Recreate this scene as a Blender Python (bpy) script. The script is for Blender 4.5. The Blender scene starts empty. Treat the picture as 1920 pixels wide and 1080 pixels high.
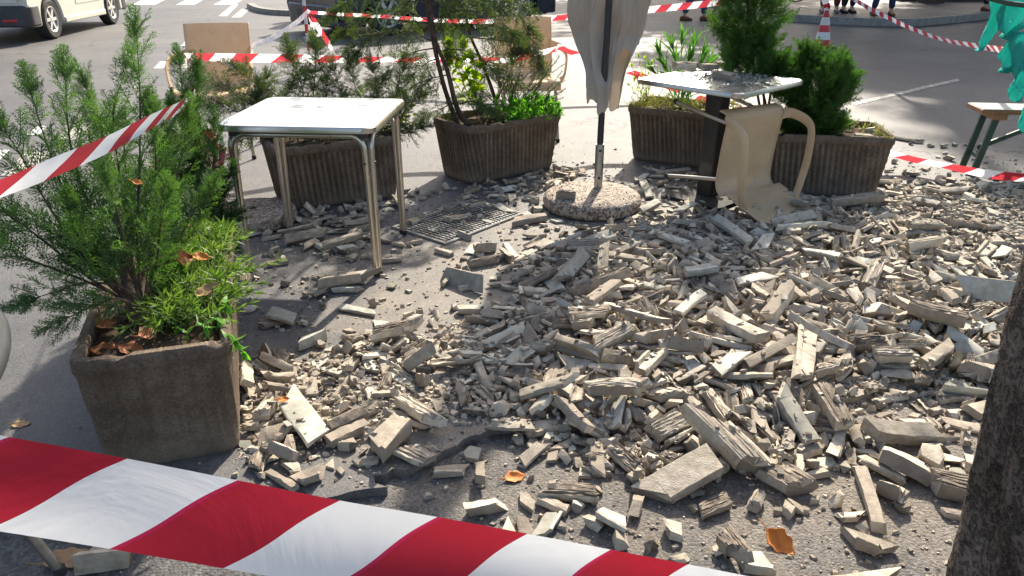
import bpy, bmesh, math, random
import numpy as np
from mathutils import Vector, Matrix, Quaternion, Euler
S = bpy.context.scene
C = S.collection
R = math.radians
# ---------------------------------------------------------------- camera, sky, sun, exposure
FPX, CAMH, PITCH = 1440.0, 1.48, R(24.2)
cam = bpy.data.cameras.new('camera'); cam.lens = FPX/1920*36; cam.sensor_width = 36
cam.clip_start = .05; cam.clip_end = 600
co = bpy.data.objects.new('camera', cam); C.objects.link(co); S.camera = co
co.location = (0, 0, CAMH); co.rotation_euler = (R(90)-PITCH, 0, 0)
SUN_AZ, SUN_EL = math.atan2(.275, .961), R(36)          # azimuth from +Y towards +X
W = bpy.data.worlds.new('World'); S.world = W; W.use_nodes = True
wn = W.node_tree.nodes; wl = W.node_tree.links
sky = wn.new('ShaderNodeTexSky'); sky.sky_type = 'NISHITA'; sky.sun_disc = False
sky.sun_elevation = SUN_EL; sky.sun_rotation = SUN_AZ; sky.dust_density = 3.0; sky.air_density = 1.0; sky.ozone_density = .4
bg = wn['Background']; bg.inputs['Strength'].default_value = .13
wl.new(sky.outputs[0], bg.inputs['Color'])
sun = bpy.data.lights.new('sun', 'SUN'); sun.energy = 5.0; sun.angle = R(.9); sun.color = (1, .91, .77)
so = bpy.data.objects.new('sun', sun); C.objects.link(so)
sd = Vector((math.sin(SUN_AZ)*math.cos(SUN_EL), math.cos(SUN_AZ)*math.cos(SUN_EL), math.sin(SUN_EL)))
so.rotation_euler = sd.to_track_quat('Z', 'Y').to_euler(); so.location = sd*30
S.view_settings.view_transform = 'Standard'; S.view_settings.look = 'None'
S.view_settings.exposure = .95; S.view_settings.gamma = 1

# ---------------------------------------------------------------- where a spot of the photograph lies in the place
def ray(x, y):
    u = (x-960)/FPX; v = (y-540)/FPX
    return Vector((u, math.cos(PITCH)-v*math.sin(PITCH), -math.sin(PITCH)-v*math.cos(PITCH)))
def gp(x, y, z=0.):                       # point at height z
    d = ray(x, y); t = (z-CAMH)/d.z
    return Vector((t*d.x, t*d.y, z))
def at(x, y, Y):                          # point at distance Y
    d = ray(x, y); t = Y/d.y
    return Vector((t*d.x, Y, CAMH+t*d.z))
def proj(q):
    dz = q[2]-CAMH; c = q[1]*math.cos(PITCH)-dz*math.sin(PITCH)
    return 960+FPX*q[0]/c, 540+FPX*(-q[1]*math.sin(PITCH)-dz*math.cos(PITCH))/c

# ---------------------------------------------------------------- helpers
def tag(o, label=None, cat=None, group=None, kind=None):
    if label: o['label'] = label
    if cat: o['category'] = cat; o['kind'] = 'thing'
    if group: o['group'] = group
    if kind: o['kind'] = kind
    return o
def empty(name, loc=(0, 0, 0), rz=0, **k):
    o = bpy.data.objects.new(name, None); C.objects.link(o); o.location = loc; o.rotation_euler = (0, 0, rz)
    o.empty_display_size = .1
    return tag(o, **k)
class MB:
    def __init__(s): s.v = []; s.f = []; s.m = []; s.uv = []
    def add(s, V, F, m=0, uv=None):
        b = len(s.v); s.v += [tuple(p) for p in V]
        for k, f in enumerate(F):
            s.f.append(tuple(i+b for i in f)); s.m.append(m if isinstance(m, int) else m[k])
            if uv is not None: s.uv += [uv[i] for i in f]
        return s
    def box(s, c, d, M=None, m=0):
        V = [Vector((c[0]+x*d[0]/2, c[1]+y*d[1]/2, c[2]+z*d[2]/2)) for x in (-1, 1) for y in (-1, 1) for z in (-1, 1)]
        if M: V = [M@v for v in V]
        return s.add(V, [(0, 1, 3, 2), (4, 6, 7, 5), (0, 4, 5, 1), (2, 3, 7, 6), (0, 2, 6, 4), (1, 5, 7, 3)], m)
    def tube(s, P, r, n=8, m=0, caps=True):
        P = [Vector(p) for p in P]; k = len(P)
        rr = r if isinstance(r, (list, tuple)) else [r]*k
        t = (P[1]-P[0]).normalized(); a = t.orthogonal().normalized(); V = []
        for i in range(k):
            t2 = (P[min(i+1, k-1)]-P[max(i-1, 0)]).normalized()
            if t2.length < .5: t2 = t
            a = (t.rotation_difference(t2)@a); a = (a-t2*a.dot(t2)).normalized(); t = t2; b = t.cross(a)
            V += [P[i]+(a*math.cos(6.28319*j/n)+b*math.sin(6.28319*j/n))*rr[i] for j in range(n)]
        F = [(i*n+j, i*n+(j+1) % n, (i+1)*n+(j+1) % n, (i+1)*n+j) for i in range(k-1) for j in range(n)]
        if caps: F += [tuple(range(n-1, -1, -1)), tuple(range((k-1)*n, k*n))]
        return s.add(V, F, m)
    def lathe(s, prof, n=32, M=None, m=0, caps=True):
        V = [Vector((r*math.cos(6.28319*j/n), r*math.sin(6.28319*j/n), z)) for r, z in prof for j in range(n)]
        if M: V = [M@v for v in V]
        k = len(prof)
        F = [(i*n+j, i*n+(j+1) % n, (i+1)*n+(j+1) % n, (i+1)*n+j) for i in range(k-1) for j in range(n)]
        if caps: F += [tuple(range(n-1, -1, -1)), tuple(range((k-1)*n, k*n))]
        return s.add(V, F, m if isinstance(m, int) else [m[min(i//n, len(m)-1)] for i in range(len(F))])
    def grid(s, G, m=0, uv=None, closed=False):
        r = len(G); c = len(G[0]); V = [p for row in G for p in row]; cc = c if closed else c-1
        F = [(i*c+j, i*c+(j+1) % c, (i+1)*c+(j+1) % c, (i+1)*c+j) for i in range(r-1) for j in range(cc)]
        return s.add(V, F, m, uv)
    def prism(s, poly, z0, z1, M=None, m=0):
        n = len(poly); V = [Vector((x, y, z0)) for x, y in poly]+[Vector((x, y, z1)) for x, y in poly]
        if M: V = [M@v for v in V]
        return s.add(V, [tuple(range(n-1, -1, -1)), tuple(range(n, 2*n))]+[(i, (i+1) % n, n+(i+1) % n, n+i) for i in range(n)], m)
    def build(s, name, mats, parent=None, smooth=35, bevel=0, solid=0, sub=0):
        me = bpy.data.meshes.new(name); me.from_pydata(s.v, [], s.f)
        mats = mats if isinstance(mats, (list, tuple)) else [mats]
        for q in mats: me.materials.append(q)
        if len(mats) > 1: me.polygons.foreach_set('material_index', s.m)
        if s.uv and len(s.uv) == len(me.loops):
            u = me.uv_layers.new(name='UVMap'); u.data.foreach_set('uv', [c for p in s.uv for c in p])
        if smooth:
            me.polygons.foreach_set('use_smooth', [True]*len(me.polygons))
            if smooth < 180: me.set_sharp_from_angle(angle=R(smooth))
        me.update(); o = bpy.data.objects.new(name, me); C.objects.link(o)
        if parent: o.parent = parent
        if bevel:
            b = o.modifiers.new('bevel', 'BEVEL'); b.width = bevel; b.segments = 2; b.limit_method = 'ANGLE'; b.angle_limit = R(40)
        if solid:
            b = o.modifiers.new('thickness', 'SOLIDIFY'); b.thickness = solid; b.offset = 0
        if sub:
            b = o.modifiers.new('smooth', 'SUBSURF'); b.levels = sub; b.render_levels = sub
        return o
def catmull(P, n):
    P = [np.array(p, float) for p in P]; P = [2*P[0]-P[1]]+P+[2*P[-1]-P[-2]]; out = []
    for i in range(1, len(P)-2):
        a, b, c, d = P[i-1:i+3]
        for k in range(n):
            t = k/n; out.append(.5*(2*b+(c-a)*t+(2*a-5*b+4*c-d)*t*t+(3*b-a-3*c+d)*t**3))
    out.append(P[-2]); return [Vector(p) for p in out]

# ---------------------------------------------------------------- materials
class NT:
    def __init__(s, name):
        s.m = bpy.data.materials.new(name); s.m.use_nodes = True; s.t = s.m.node_tree; s.t.nodes.clear()
        s.out = s.t.nodes.new('ShaderNodeOutputMaterial')
    def n(s, ty, ins=None, **pr):
        o = s.t.nodes.new('ShaderNode'+ty)
        for k, v in pr.items(): setattr(o, k, v)
        for k, v in (ins or {}).items():
            if isinstance(v, bpy.types.Node): v = v.outputs[0]
            if isinstance(v, bpy.types.NodeSocket): s.t.links.new(v, o.inputs[k])
            else: o.inputs[k].default_value = v
        return o
    def co(s, kind='Object'): return s.n('TexCoord').outputs[kind]
    def noise(s, scale, detail=4, rough=.6, vec=None, dist=0):
        return s.n('TexNoise', {'Vector': vec or s.co(), 'Scale': scale, 'Detail': detail, 'Roughness': rough, 'Distortion': dist})
    def ramp(s, fac, stops):
        r = s.n('ValToRGB', {'Fac': fac}); e = r.color_ramp.elements
        while len(e) < len(stops): e.new(.5)
        for q, (p, c) in zip(e, stops):
            q.position = p; q.color = (*c, 1) if isinstance(c, tuple) else (c, c, c, 1)
        return r
    def mix(s, fac, a, b, mode='MIX'):
        n = s.n('Mix', data_type='RGBA', blend_type=mode)
        for k, v in ((0, fac), (6, a), (7, b)):
            if isinstance(v, bpy.types.Node): v = v.outputs[0]
            if isinstance(v, bpy.types.NodeSocket): s.t.links.new(v, n.inputs[k])
            else: n.inputs[k].default_value = (*v, 1) if isinstance(v, tuple) else v
        return n.outputs[2]
    def math(s, op, a, b=0., c=None):
        n = s.n('Math', operation=op)
        for k, v in enumerate((a, b) if c is None else (a, b, c)):
            if isinstance(v, bpy.types.Node): v = v.outputs[0]
            if isinstance(v, bpy.types.NodeSocket): s.t.links.new(v, n.inputs[k])
            else: n.inputs[k].default_value = v
        return n.outputs[0]
    def bump(s, h, strength=.3, dist=.01, nrm=None):
        i = {'Height': h, 'Strength': strength, 'Distance': dist}
        if nrm: i['Normal'] = nrm
        return s.n('Bump', i).outputs[0]
    def bsdf(s, color, rough=.6, metal=0., normal=None, spec=.5, **k):
        i = {'Base Color': (*color, 1) if isinstance(color, tuple) else color, 'Roughness': rough, 'Metallic': metal, 'Specular IOR Level': spec}
        if normal: i['Normal'] = normal
        i.update(k); return s.n('BsdfPrincipled', i)
    def done(s, sh):
        s.t.links.new(sh.outputs[0], s.out.inputs['Surface']); return s.m
def simple(name, c1, c2=None, scale=8, rough=.6, metal=0., bump=0., bscale=60, spec=.5, lo=.35, hi=.65):
    t = NT(name); c2 = c2 or tuple(x*.8 for x in c1)
    col = t.ramp(t.noise(scale), [(lo, c1), (hi, c2)])
    nr = t.bump(t.noise(bscale, 3), bump, .004) if bump else None
    rg = t.math('MULTIPLY_ADD', t.noise(scale*2.3), .25, rough-.12)
    return t.done(t.bsdf(col.outputs[0], rg, metal, nr, spec))
def foliage(name, c1, c2, c3=None, scale=9, transl=.4, tint=(1.3, 1.5, .5)):
    t = NT(name)
    col = t.ramp(t.noise(scale, 3), [(.3, c1), (.62, c2)]+([(.75, c3)] if c3 else []))
    isl = t.n('NewGeometry').outputs['Random Per Island']
    v = t.math('MULTIPLY_ADD', isl, .5, .75)
    cc = t.mix(1., col.outputs[0], t.n('CombineColor', {0: v, 1: v, 2: v}).outputs[0], 'MULTIPLY')
    a = t.bsdf(cc, .5, spec=.35)
    tr = t.n('BsdfTranslucent', {'Color': t.mix(1., cc, tint, 'MULTIPLY')})
    return t.done(t.n('MixShader', {0: transl, 1: a, 2: tr}))
def mat_asphalt(name, coarse):
    t = NT(name); P = t.co()
    big = t.noise(.55, 5, .65, P); mid = t.noise(6, 6, .7, P); fine = t.noise(90, 3, .7, P)
    vor = t.n('TexVoronoi', {'Vector': P, 'Scale': 110 if not coarse else 105, 'Randomness': 1.})
    base = t.ramp(big, [(.3, (.085, .084, .088)), (.5, (.115, .112, .11)), (.72, (.15, .144, .137))])
    st = t.ramp(vor.outputs['Color'], [(.1, .4 if coarse else .6), (.55, 1.0), (.95, 1.7 if coarse else 1.45)])
    c = t.mix(.8 if coarse else .55, base.outputs[0], st.outputs[0], 'MULTIPLY')
    c = t.mix(.5, c, t.ramp(mid, [(.3, .62), (.7, 1.3)]).outputs[0], 'MULTIPLY')
    # plaster dust that settled round the rubble
    sp = t.n('SeparateXYZ', {0: P})
    dx = t.math('MULTIPLY', t.math('SUBTRACT', sp.outputs[0], .9), .42); dy = t.math('MULTIPLY', t.math('SUBTRACT', sp.outputs[1], 2.9), .42)
    d = t.math('SQRT', t.math('ADD', t.math('MULTIPLY', dx, dx), t.math('MULTIPLY', dy, dy)))
    dm = t.math('ADD', t.math('SUBTRACT', 1.0, d), t.math('MULTIPLY', t.math('SUBTRACT', t.noise(2.6, 6, .7, P).outputs[0], .5), 1.5))
    dm = t.ramp(dm, [(.18, 0.), (.75, .68 if coarse else .92)])
    gr = t.ramp(fine, [(.35, (.22, .18, .135)), (.65, (.36, .305, .235))])
    c = t.mix(dm.outputs[0], c, t.mix(.35, gr.outputs[0], st.outputs[0], 'MULTIPLY'))
    # cracks, only some of them open
    dis = t.n('VectorMath', {0: P, 1: t.n('VectorMath', {0: t.noise(1.7, 4, .6, P).outputs['Color'], 'Scale': 1.6}, operation='SCALE').outputs[0]}, operation='ADD')
    e = t.n('TexVoronoi', {'Vector': dis.outputs[0], 'Scale': .42}, feature='DISTANCE_TO_EDGE')
    wid = t.math('MULTIPLY', t.ramp(t.noise(.8, 3, .5, P), [(.45, 0.), (.62, 1.)]).outputs[0], .007)
    ck = t.math('LESS_THAN', e.outputs[0], wid)
    c = t.mix(t.math('MULTIPLY', ck, .8), c, (.02, .02, .02))
    h = t.math('ADD', t.math('MULTIPLY', vor.outputs['Distance'], -.9 if coarse else -.5), t.math('MULTIPLY', t.noise(170, 4, .75, P).outputs[0], 1.3))
    h = t.math('SUBTRACT', h, t.math('MULTIPLY', ck, 2.))
    nb = t.bump(h, .8 if coarse else .5, .007 if coarse else .005)
    rg = t.math('MULTIPLY_ADD', mid.outputs[0], .25, .5)
    return t.done(t.bsdf(c, rg, normal=nb, spec=.3))
M = {}
M['asphalt'] = mat_asphalt('worn_asphalt', False); M['coarse'] = mat_asphalt('coarse_asphalt', True)
def mat_paint(name, col, wear_shade):
    t = NT(name); n = t.noise(14, 6, .75); m = t.ramp(n, [(wear_shade-.06, 0.), (wear_shade+.06, 1.)])
    c = t.mix(m.outputs[0], (.17, .165, .16), t.mix(.4, col, t.ramp(t.noise(3), [(.3, .7), (.7, 1.)]).outputs[0], 'MULTIPLY'))
    return t.done(t.bsdf(c, .65, normal=t.bump(t.noise(160), .3, .004)))
M['paint'] = mat_paint('road_paint', (.74, .74, .72), .36); M['paint_worn'] = mat_paint('worn_road_paint', (.55, .52, .42), .5)
def mat_rubble():
    out = []
    for name, c1, c2, c3 in (('cream_render', (.33, .28, .213), (.48, .422, .337), (.63, .575, .478)),
                             ('painted_render', (.34, .33, .275), (.44, .43, .365), (.6, .58, .5)),
                             ('weathered_clay', (.12, .094, .073), (.23, .19, .148), (.4, .345, .28))):
        t = NT(name); P = t.co()
        g = t.n('NewGeometry').outputs['Random Per Island']; oi = t.n('ObjectInfo').outputs['Random']
        r = t.math('FRACT', t.math('ADD', g, oi))
        shift = t.n('VectorMath', {0: P, 1: t.n('CombineXYZ', {0: t.math('MULTIPLY', r, 37.), 1: t.math('MULTIPLY', r, 91.), 2: r}).outputs[0]}, operation='ADD').outputs[0]
        st = t.n('Mapping', {'Vector': shift, 'Scale': (.25, 1, 1)}).outputs[0]
        a = t.noise(28, 5, .65, shift); b = t.noise(190, 3, .6, shift); w = t.noise(70, 4, .7, st)
        col = t.ramp(a, [(.28, c1), (.5, c2), (.72, c3)]).outputs[0]
        v = t.math('MULTIPLY_ADD', r, .62, .62)
        col = t.mix(1., col, t.n('CombineColor', {0: v, 1: t.math('MULTIPLY', v, .99), 2: t.math('MULTIPLY', v, .97)}).outputs[0], 'MULTIPLY')
        if name == 'weathered_clay': col = t.mix(.8, col, t.ramp(w, [(.3, .45), (.65, 1.25)]).outputs[0], 'MULTIPLY')
        if name == 'cream_render':           # soot and clay on some of the broken faces
            k = t.math('GREATER_THAN', t.math('FRACT', t.math('MULTIPLY', r, 7.31)), .62)
            col = t.mix(t.math('MULTIPLY', k, t.ramp(a, [(.35, .15), (.6, .8)]).outputs[0]), col, (.2, .16, .125))
        if name == 'painted_render': col = t.mix(t.ramp(t.noise(45, 5, .8, shift), [(.62, 0.), (.68, .6)]).outputs[0], col, (.4, .34, .26))
        h = t.math('ADD', t.math('MULTIPLY', a, .7), t.math('MULTIPLY', b, .5))
        s = .25 if name == 'painted_render' else .75
        out.append(t.done(t.bsdf(col, .85, normal=t.bump(h, s, .006), spec=.25)))
    return out
M['rubble'] = mat_rubble()
def mat_planter():
    t = NT('brown_concrete'); P = t.co(); a = t.noise(6, 6, .7, P); k = t.n('TexCoord').outputs['Object']
    st = t.noise(22, 4, .65, t.n('Mapping', {'Vector': k, 'Scale': (1, 1, .07)}).outputs[0]); gr = t.n('TexVoronoi', {'Vector': P, 'Scale': 150.})
    c = t.ramp(a, [(.28, (.085, .062, .044)), (.5, (.135, .102, .075)), (.72, (.205, .162, .122))]).outputs[0]
    c = t.mix(.75, c, t.ramp(st, [(.32, .72), (.6, 1.1)]).outputs[0], 'MULTIPLY'); c = t.mix(.45, c, t.ramp(gr.outputs['Color'], [(.1, .5), (.9, 1.5)]).outputs[0], 'MULTIPLY')
    z = t.n('SeparateXYZ', {0: k}).outputs[2]
    wr = t.n('Attribute', attribute_name='wear_shade').outputs['Fac']; c = t.mix(1., c, t.ramp(wr, [(.0, .7), (1., 1.5)]).outputs[0], 'MULTIPLY')  # worn pale ridges, with groove shade painted into the colour for rib contrast
    ft = t.ramp(t.math('ADD', t.math('MULTIPLY', z, 4.), t.math('MULTIPLY', t.noise(9, 4, .6, P).outputs[0], .6)), [(.3, 1.), (.75, 0.)])
    c = t.mix(t.math('MULTIPLY', ft.outputs[0], .35), c, (.3, .26, .2))
    return t.done(t.bsdf(c, .9, normal=t.bump(t.math('ADD', t.noise(120, 4, .7, P).outputs[0], a.outputs[0]), .55, .006), spec=.2))
M['planter'] = mat_planter()
M['soil'] = simple('soil', (.04, .028, .02), (.1, .07, .045), 25, .95, bump=1., bscale=45, spec=.1)
M['bark'] = simple('bark', (.06, .042, .03), (.14, .1, .075), 22, .9, bump=.8, bscale=60, spec=.1)
M['alu'] = simple('aluminium_tube', (.62, .59, .53), (.5, .47, .42), 5, .3, metal=1.)
def mat_top():
    t = NT('brushed_table_top')
    s1 = t.ramp(t.noise(3.2, 5, .6, dist=1.5), [(.36, (.7, .71, .7)), (.5, (.5, .53, .55)), (.66, (.66, .68, .68))])  # dust tone and streaky reflections painted into the metal colour
    rg = t.math('MULTIPLY_ADD', t.noise(7, 6, .75, dist=1.).outputs[0], .55, .05)
    return t.done(t.bsdf(s1.outputs[0], rg, 1., t.bump(t.noise(30, 3), .08, .003)))
M['top'] = mat_top()
M['galv'] = simple('galvanised_steel', (.5, .5, .48), (.34, .34, .33), 18, .38, metal=1.)
M['black'] = simple('black_metal', (.018, .018, .02), (.03, .03, .032), 10, .42)
M['rubber'] = simple('rubber', (.02, .02, .02), (.035, .034, .033), 20, .85)
def mat_beige():
    t = NT('beige_plastic'); c = t.ramp(t.noise(6), [(.35, (.78, .6, .39)), (.65, (.7, .53, .33))]).outputs[0]
    c = t.mix(t.ramp(t.noise(28, 5, .75), [(.55, 0.), (.75, .35)]).outputs[0], c, (.3, .24, .18))
    return t.done(t.n('MixShader', {0: .28, 1: t.bsdf(c, .42, spec=.4), 2: t.n('BsdfTranslucent', {'Color': c})}))
M['beige'] = mat_beige()
M['greyplastic'] = simple('grey_plastic', (.1, .105, .11), (.075, .08, .085), 6, .45)
M['wood'] = simple('bench_wood', (.3, .15, .06), (.2, .095, .04), 12, .55)
M['greywood'] = simple('grey_bench_top', (.33, .34, .35), (.25, .26, .27), 9, .4)
M['greenmetal'] = simple('dark_green_metal', (.02, .05, .035), (.03, .065, .045), 12, .5)
M['white'] = simple('white_plastic', (.72, .7, .66), (.6, .58, .55), 6, .5)
M['kerb'] = simple('kerb_stone', (.2, .185, .165), (.3, .28, .25), 9, .85, bump=.5, bscale=80)
M['leafdry'] = simple('dry_leaf', (.36, .12, .03), (.2, .07, .025), 30, .7, bump=.6, bscale=50)
M['leaforange'] = simple('orange_leaf', (.62, .22, .03), (.45, .13, .02), 30, .7, bump=.6, bscale=50)
M['leaftan'] = simple('tan_leaf', (.4, .27, .12), (.28, .15, .08), 25, .7, bump=.6, bscale=50)
M['glass'] = simple('car_glass', (.02, .025, .03), None, 3, .12)
M['navy'] = simple('navy_paint', (.012, .016, .035), (.014, .02, .04), 3, .25, spec=.6)
M['cream_paint'] = simple('cream_paint', (.6, .59, .51), (.55, .54, .47), 3, .35)
M['dkplastic'] = simple('dark_bumper_plastic', (.035, .036, .04), (.05, .05, .055), 9, .6)
M['rim'] = simple('alloy_rim', (.6, .6, .6), (.5, .5, .5), 5, .35, metal=.6)
M['red'] = simple('red_plastic', (.55, .03, .03), None, 4, .4)
M['lamp'] = simple('clear_lamp', (.5, .52, .55), (.35, .37, .4), 8, .15)
def mat_terrazzo():
    t = NT('exposed_aggregate'); v = t.n('TexVoronoi', {'Vector': t.co(), 'Scale': 75.})
    c = t.ramp(v.outputs['Color'], [(.05, (.04, .03, .025)), (.3, (.17, .12, .09)), (.55, (.3, .24, .185)), (.85, (.43, .37, .3))])
    h = t.math('MULTIPLY', v.outputs['Distance'], -1.)
    return t.done(t.bsdf(c.outputs[0], .8, normal=t.bump(h, .8, .008)))
M['terrazzo'] = mat_terrazzo()
def mat_cloth(name, c1, c2, tr, k):
    t = NT(name)
    c = t.ramp(t.noise(5, 4), [(.3, c1), (.7, c2)]).outputs[0]
    w = t.n('TexWave', {'Vector': t.co(), 'Scale': 300.})
    b = t.bump(t.math('ADD', w, t.math('MULTIPLY', t.noise(9, 4), 6.)), .15, .004)
    return t.done(t.n('MixShader', {0: k, 1: t.bsdf(c, .9, normal=b, spec=.15), 2: t.n('BsdfTranslucent', {'Color': (*tr, 1), 'Normal': b})}))
M['umbrella'] = mat_cloth('taupe_canvas', (.62, .565, .49), (.54, .485, .415), (.7, .62, .51), .42)
M['turquoise'] = mat_cloth('turquoise_canvas', (.085, .5, .45), (.05, .41, .375), (.12, .72, .64), .45)
def mat_tape(period=.095, name='hazard_tape', curve=.03, fade=0., slant=-.9, duty=.5):
    t = NT(name); uv = t.n('SeparateXYZ', {0: t.n('UVMap').outputs[0]})
    u, v = uv.outputs[0], uv.outputs[1]           # u metres along, v 0..1 across
    s = t.math('MULTIPLY', t.math('SINE', t.math('MULTIPLY', v, 6.283)), curve)
    ph = t.math('FRACT', t.math('ADD', t.math('DIVIDE', u, period*2), t.math('MULTIPLY', t.math('ADD', v, s), slant*.5)))
    red = t.math('LESS_THAN', ph, duty)
    pk = t.math('MULTIPLY', red, t.math('LESS_THAN', ph, .028))
    wr = t.ramp(t.noise(4, 4, .6, t.co()), [(.35, .82), (.65, 1.)])
    c = t.mix(red, (.92, .92, .92), (.47+.2*fade, .018+.1*fade, .035+.1*fade)); c = t.mix(pk, c, (.56, .022, .09))
    c = t.mix(.6, c, wr.outputs[0], 'MULTIPLY')
    b = t.bump(t.noise(6, 5, .55, t.co(), 1.), .25, .012)
    a = t.bsdf(c, .38, normal=b, spec=.4)
    return t.done(t.n('MixShader', {0: .5, 1: a, 2: t.n('BsdfTranslucent', {'Color': c, 'Normal': b})}))
M['tape'] = mat_tape(); M['tape_far'] = mat_tape(.15, 'faded_hazard_tape', .0, .3, slant=-.5); M['tape_white'] = mat_tape(.1, 'bleached_hazard_tape', 0., 1., duty=.12)
M['band'] = mat_tape(.075, 'banded_hazard_sleeve', 0., .1, slant=0.)
M['cypress'] = foliage('cypress_green', (.055, .11, .04), (.09, .17, .06), (.14, .24, .085))
M['cypress_dark'] = foliage('dark_cypress_green', (.03, .075, .025), (.05, .115, .032))
M['juniper'] = foliage('juniper_green', (.05, .075, .034), (.08, .11, .045), (.12, .15, .055), transl=.38)
M['thuja'] = foliage('thuja_green', (.04, .095, .025), (.07, .15, .035), (.14, .24, .05), scale=5)
M['rosemary'] = foliage('rosemary_green', (.06, .085, .05), (.1, .13, .075), transl=.25)
M['oleander'] = foliage('oleander_green', (.06, .16, .04), (.1, .24, .055), transl=.45)
M['grass'] = foliage('grass_green', (.085, .15, .035), (.15, .23, .065), (.25, .27, .11))
M['bright'] = foliage('bright_leaf_green', (.09, .26, .03), (.16, .38, .04), transl=.5)
M['lime'] = foliage('lime_leaf', (.25, .38, .02), (.42, .5, .03), transl=.55)
M['dryweed'] = foliage('dry_weed', (.2, .2, .06), (.3, .26, .1))
M['treeleaf'] = foliage('street_tree_leaf', (.04, .09, .02), (.07, .13, .03))
def cl(name, c): return simple(name, c, tuple(x*.75 for x in c), 12, .85, bump=.3, bscale=150, spec=.2)
M['skin'] = simple('skin', (.5, .3, .21), (.45, .26, .18), 10, .5)

# ---------------------------------------------------------------- the setting
rg = random.Random(11)
EDGE = [gp(*q) for q in ((-600,1010),(200,950),(430,925),(560,915),(600,937),(660,925),(722,912),(700,893),(735,880),(790,868),(850,835),(935,800),(1010,792),(1180,800),(1450,790),(1600,742),(1790,702),(2200,690))]
edge = []
for a, b in zip(EDGE, EDGE[1:]):
    n = max(2, int((b-a).length/.035))
    for k in range(n):
        p = a.lerp(b, k/n); edge.append((p.x+rg.gauss(0, .006), p.y+rg.gauss(0, .008)))
LOW = -.03
def below_edge(x, y):
    for (x0, y0), (x1, y1) in zip(edge, edge[1:]):
        if min(x0, x1) <= x <= max(x0, x1) and y < (y0+y1)/2: return True
    return False
MB().add([(-300, -40, LOW), (300, -40, LOW), (300, 400, LOW), (-300, 400, LOW)], [(0, 1, 2, 3)]).build('ground', M['coarse'], smooth=0)['kind'] = 'structure'
poly = edge+[(300, edge[-1][1]), (300, 400), (-300, 400), (-300, edge[0][1])]
MB().prism(poly, -.05, 0).build('road', M['asphalt'], smooth=0)['kind'] = 'structure'
def mark(name, quads, mat, z=.004):
    mb = MB()
    for q in quads: mb.add([gp(x, y, z) for x, y in q], [tuple(range(len(q)))])
    mb.build(name, M[mat], smooth=0)['kind'] = 'structure'
mark('crosswalk', [[(a, 9), (b, 9), (b+(b-330)*-.1+58, -22), (a+62, -22)] for a, b in ((185, 215), (248, 290), (330, 364), (400, 440))], 'paint')
mark('dashed_lane_line', [[(410,30),(426,30),(447,8),(437,8)], [(339,86),(357,86),(370,66),(356,66)], [(288,128),(306,128),(318,115),(300,115)], [(48,253),(72,253),(92,236),(72,236)], [(-60,330),(-30,330),(18,281),(-6,281)]], 'paint')
mark('worn_yellow_line', [[(433,33),(452,33),(470,16),(454,16)], [(380,86),(400,86),(420,66),(402,66)], [(330,128),(352,128),(372,108),(350,108)], [(100,262),(140,262),(175,232),(140,232)], [(0,330),(50,330),(95,285),(50,285)]], 'paint_worn', .0045)
mark('white_road_line', [[(1600,192),(1604,197),(1800,151),(1796,147)]], 'paint_worn')
def island(name, px, z, back):
    e = [gp(x, y, z) for x, y in px]; e = catmull(e, 8)
    c = [(p.x, p.y) for p in e]
    inner = []
    for i in range(len(e)):
        t = (e[min(i+1, len(e)-1)]-e[max(i-1, 0)]).normalized(); inner.append((e[i].x-t.y*.16, e[i].y+t.x*.16))
    mb = MB(); n = len(c)
    for i in range(n-1):
        if i % 8 == 7: g = .004
        else: g = 0
        q = [c[i], c[i+1], inner[i+1], inner[i]]
        mb.prism([(c[i][0], c[i][1]), (c[i+1][0]-(c[i+1][0]-c[i][0])*g*8, c[i+1][1]), inner[i+1], inner[i]], -.02, z+.004)
    mb.build('kerb', M['kerb'], smooth=0)['kind'] = 'structure'
    MB().prism(inner+back, -.02, z).build(name, M['asphalt'], smooth=0)['kind'] = 'structure'
island('pavement', [(1380, 16), (1470, 26), (1540, 31), (1600, 34), (1700, 36), (1760, 33), (1850, 24), (1960, 8), (2100, -14)], .13, [(22, 60), (3, 60)])
island('traffic_island', [(462, 6), (474, 12), (490, 16), (520, 19), (580, 20), (700, 14)], .11, [(-1, 45), (-9, 45)])
o = MB().box((14.2, 21.3, .38), (8.5, .35, .5)).build('low_wall', simple('brown_wall', (.12, .075, .05), (.17, .11, .075), 4, .9, bump=.5, bscale=40), bevel=.02)
tag(o, 'low brown wall on the far pavement behind the bystanders', 'wall')

# ---------------------------------------------------------------- planters
def rrect(a, b, r, n):
    """n points round a rounded rectangle (half sizes a, b), with arc lengths"""
    sa, sb = 2*(a-r), 2*(b-r); q = math.pi*r/2; tot = 2*sa+2*sb+4*q; out = []
    for i in range(n):
        s = tot*i/n; k = 0
        for seg in (sa, q, sb, q, sa, q, sb, q):
            if s <= seg or k == 7: break
            s -= seg; k += 1
        if k == 0: p = (-a+r+s, -b); nn = (0, -1)
        elif k == 2: p = (a, -b+r+s); nn = (1, 0)
        elif k == 4: p = (a-r-s, b); nn = (0, 1)
        elif k == 6: p = (-a, b-r-s); nn = (-1, 0)
        else:
            cx, cy, a0 = {1: (a-r, -b+r, -90), 3: (a-r, b-r, 0), 5: (-a+r, b-r, 90), 7: (-a+r, -b+r, 180)}[k]
            an = R(a0)+s/r; nn = (math.cos(an), math.sin(an)); p = (cx+r*nn[0], cy+r*nn[1])
        out.append((p, nn, tot*i/n))
    return out
PL = {}
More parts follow.
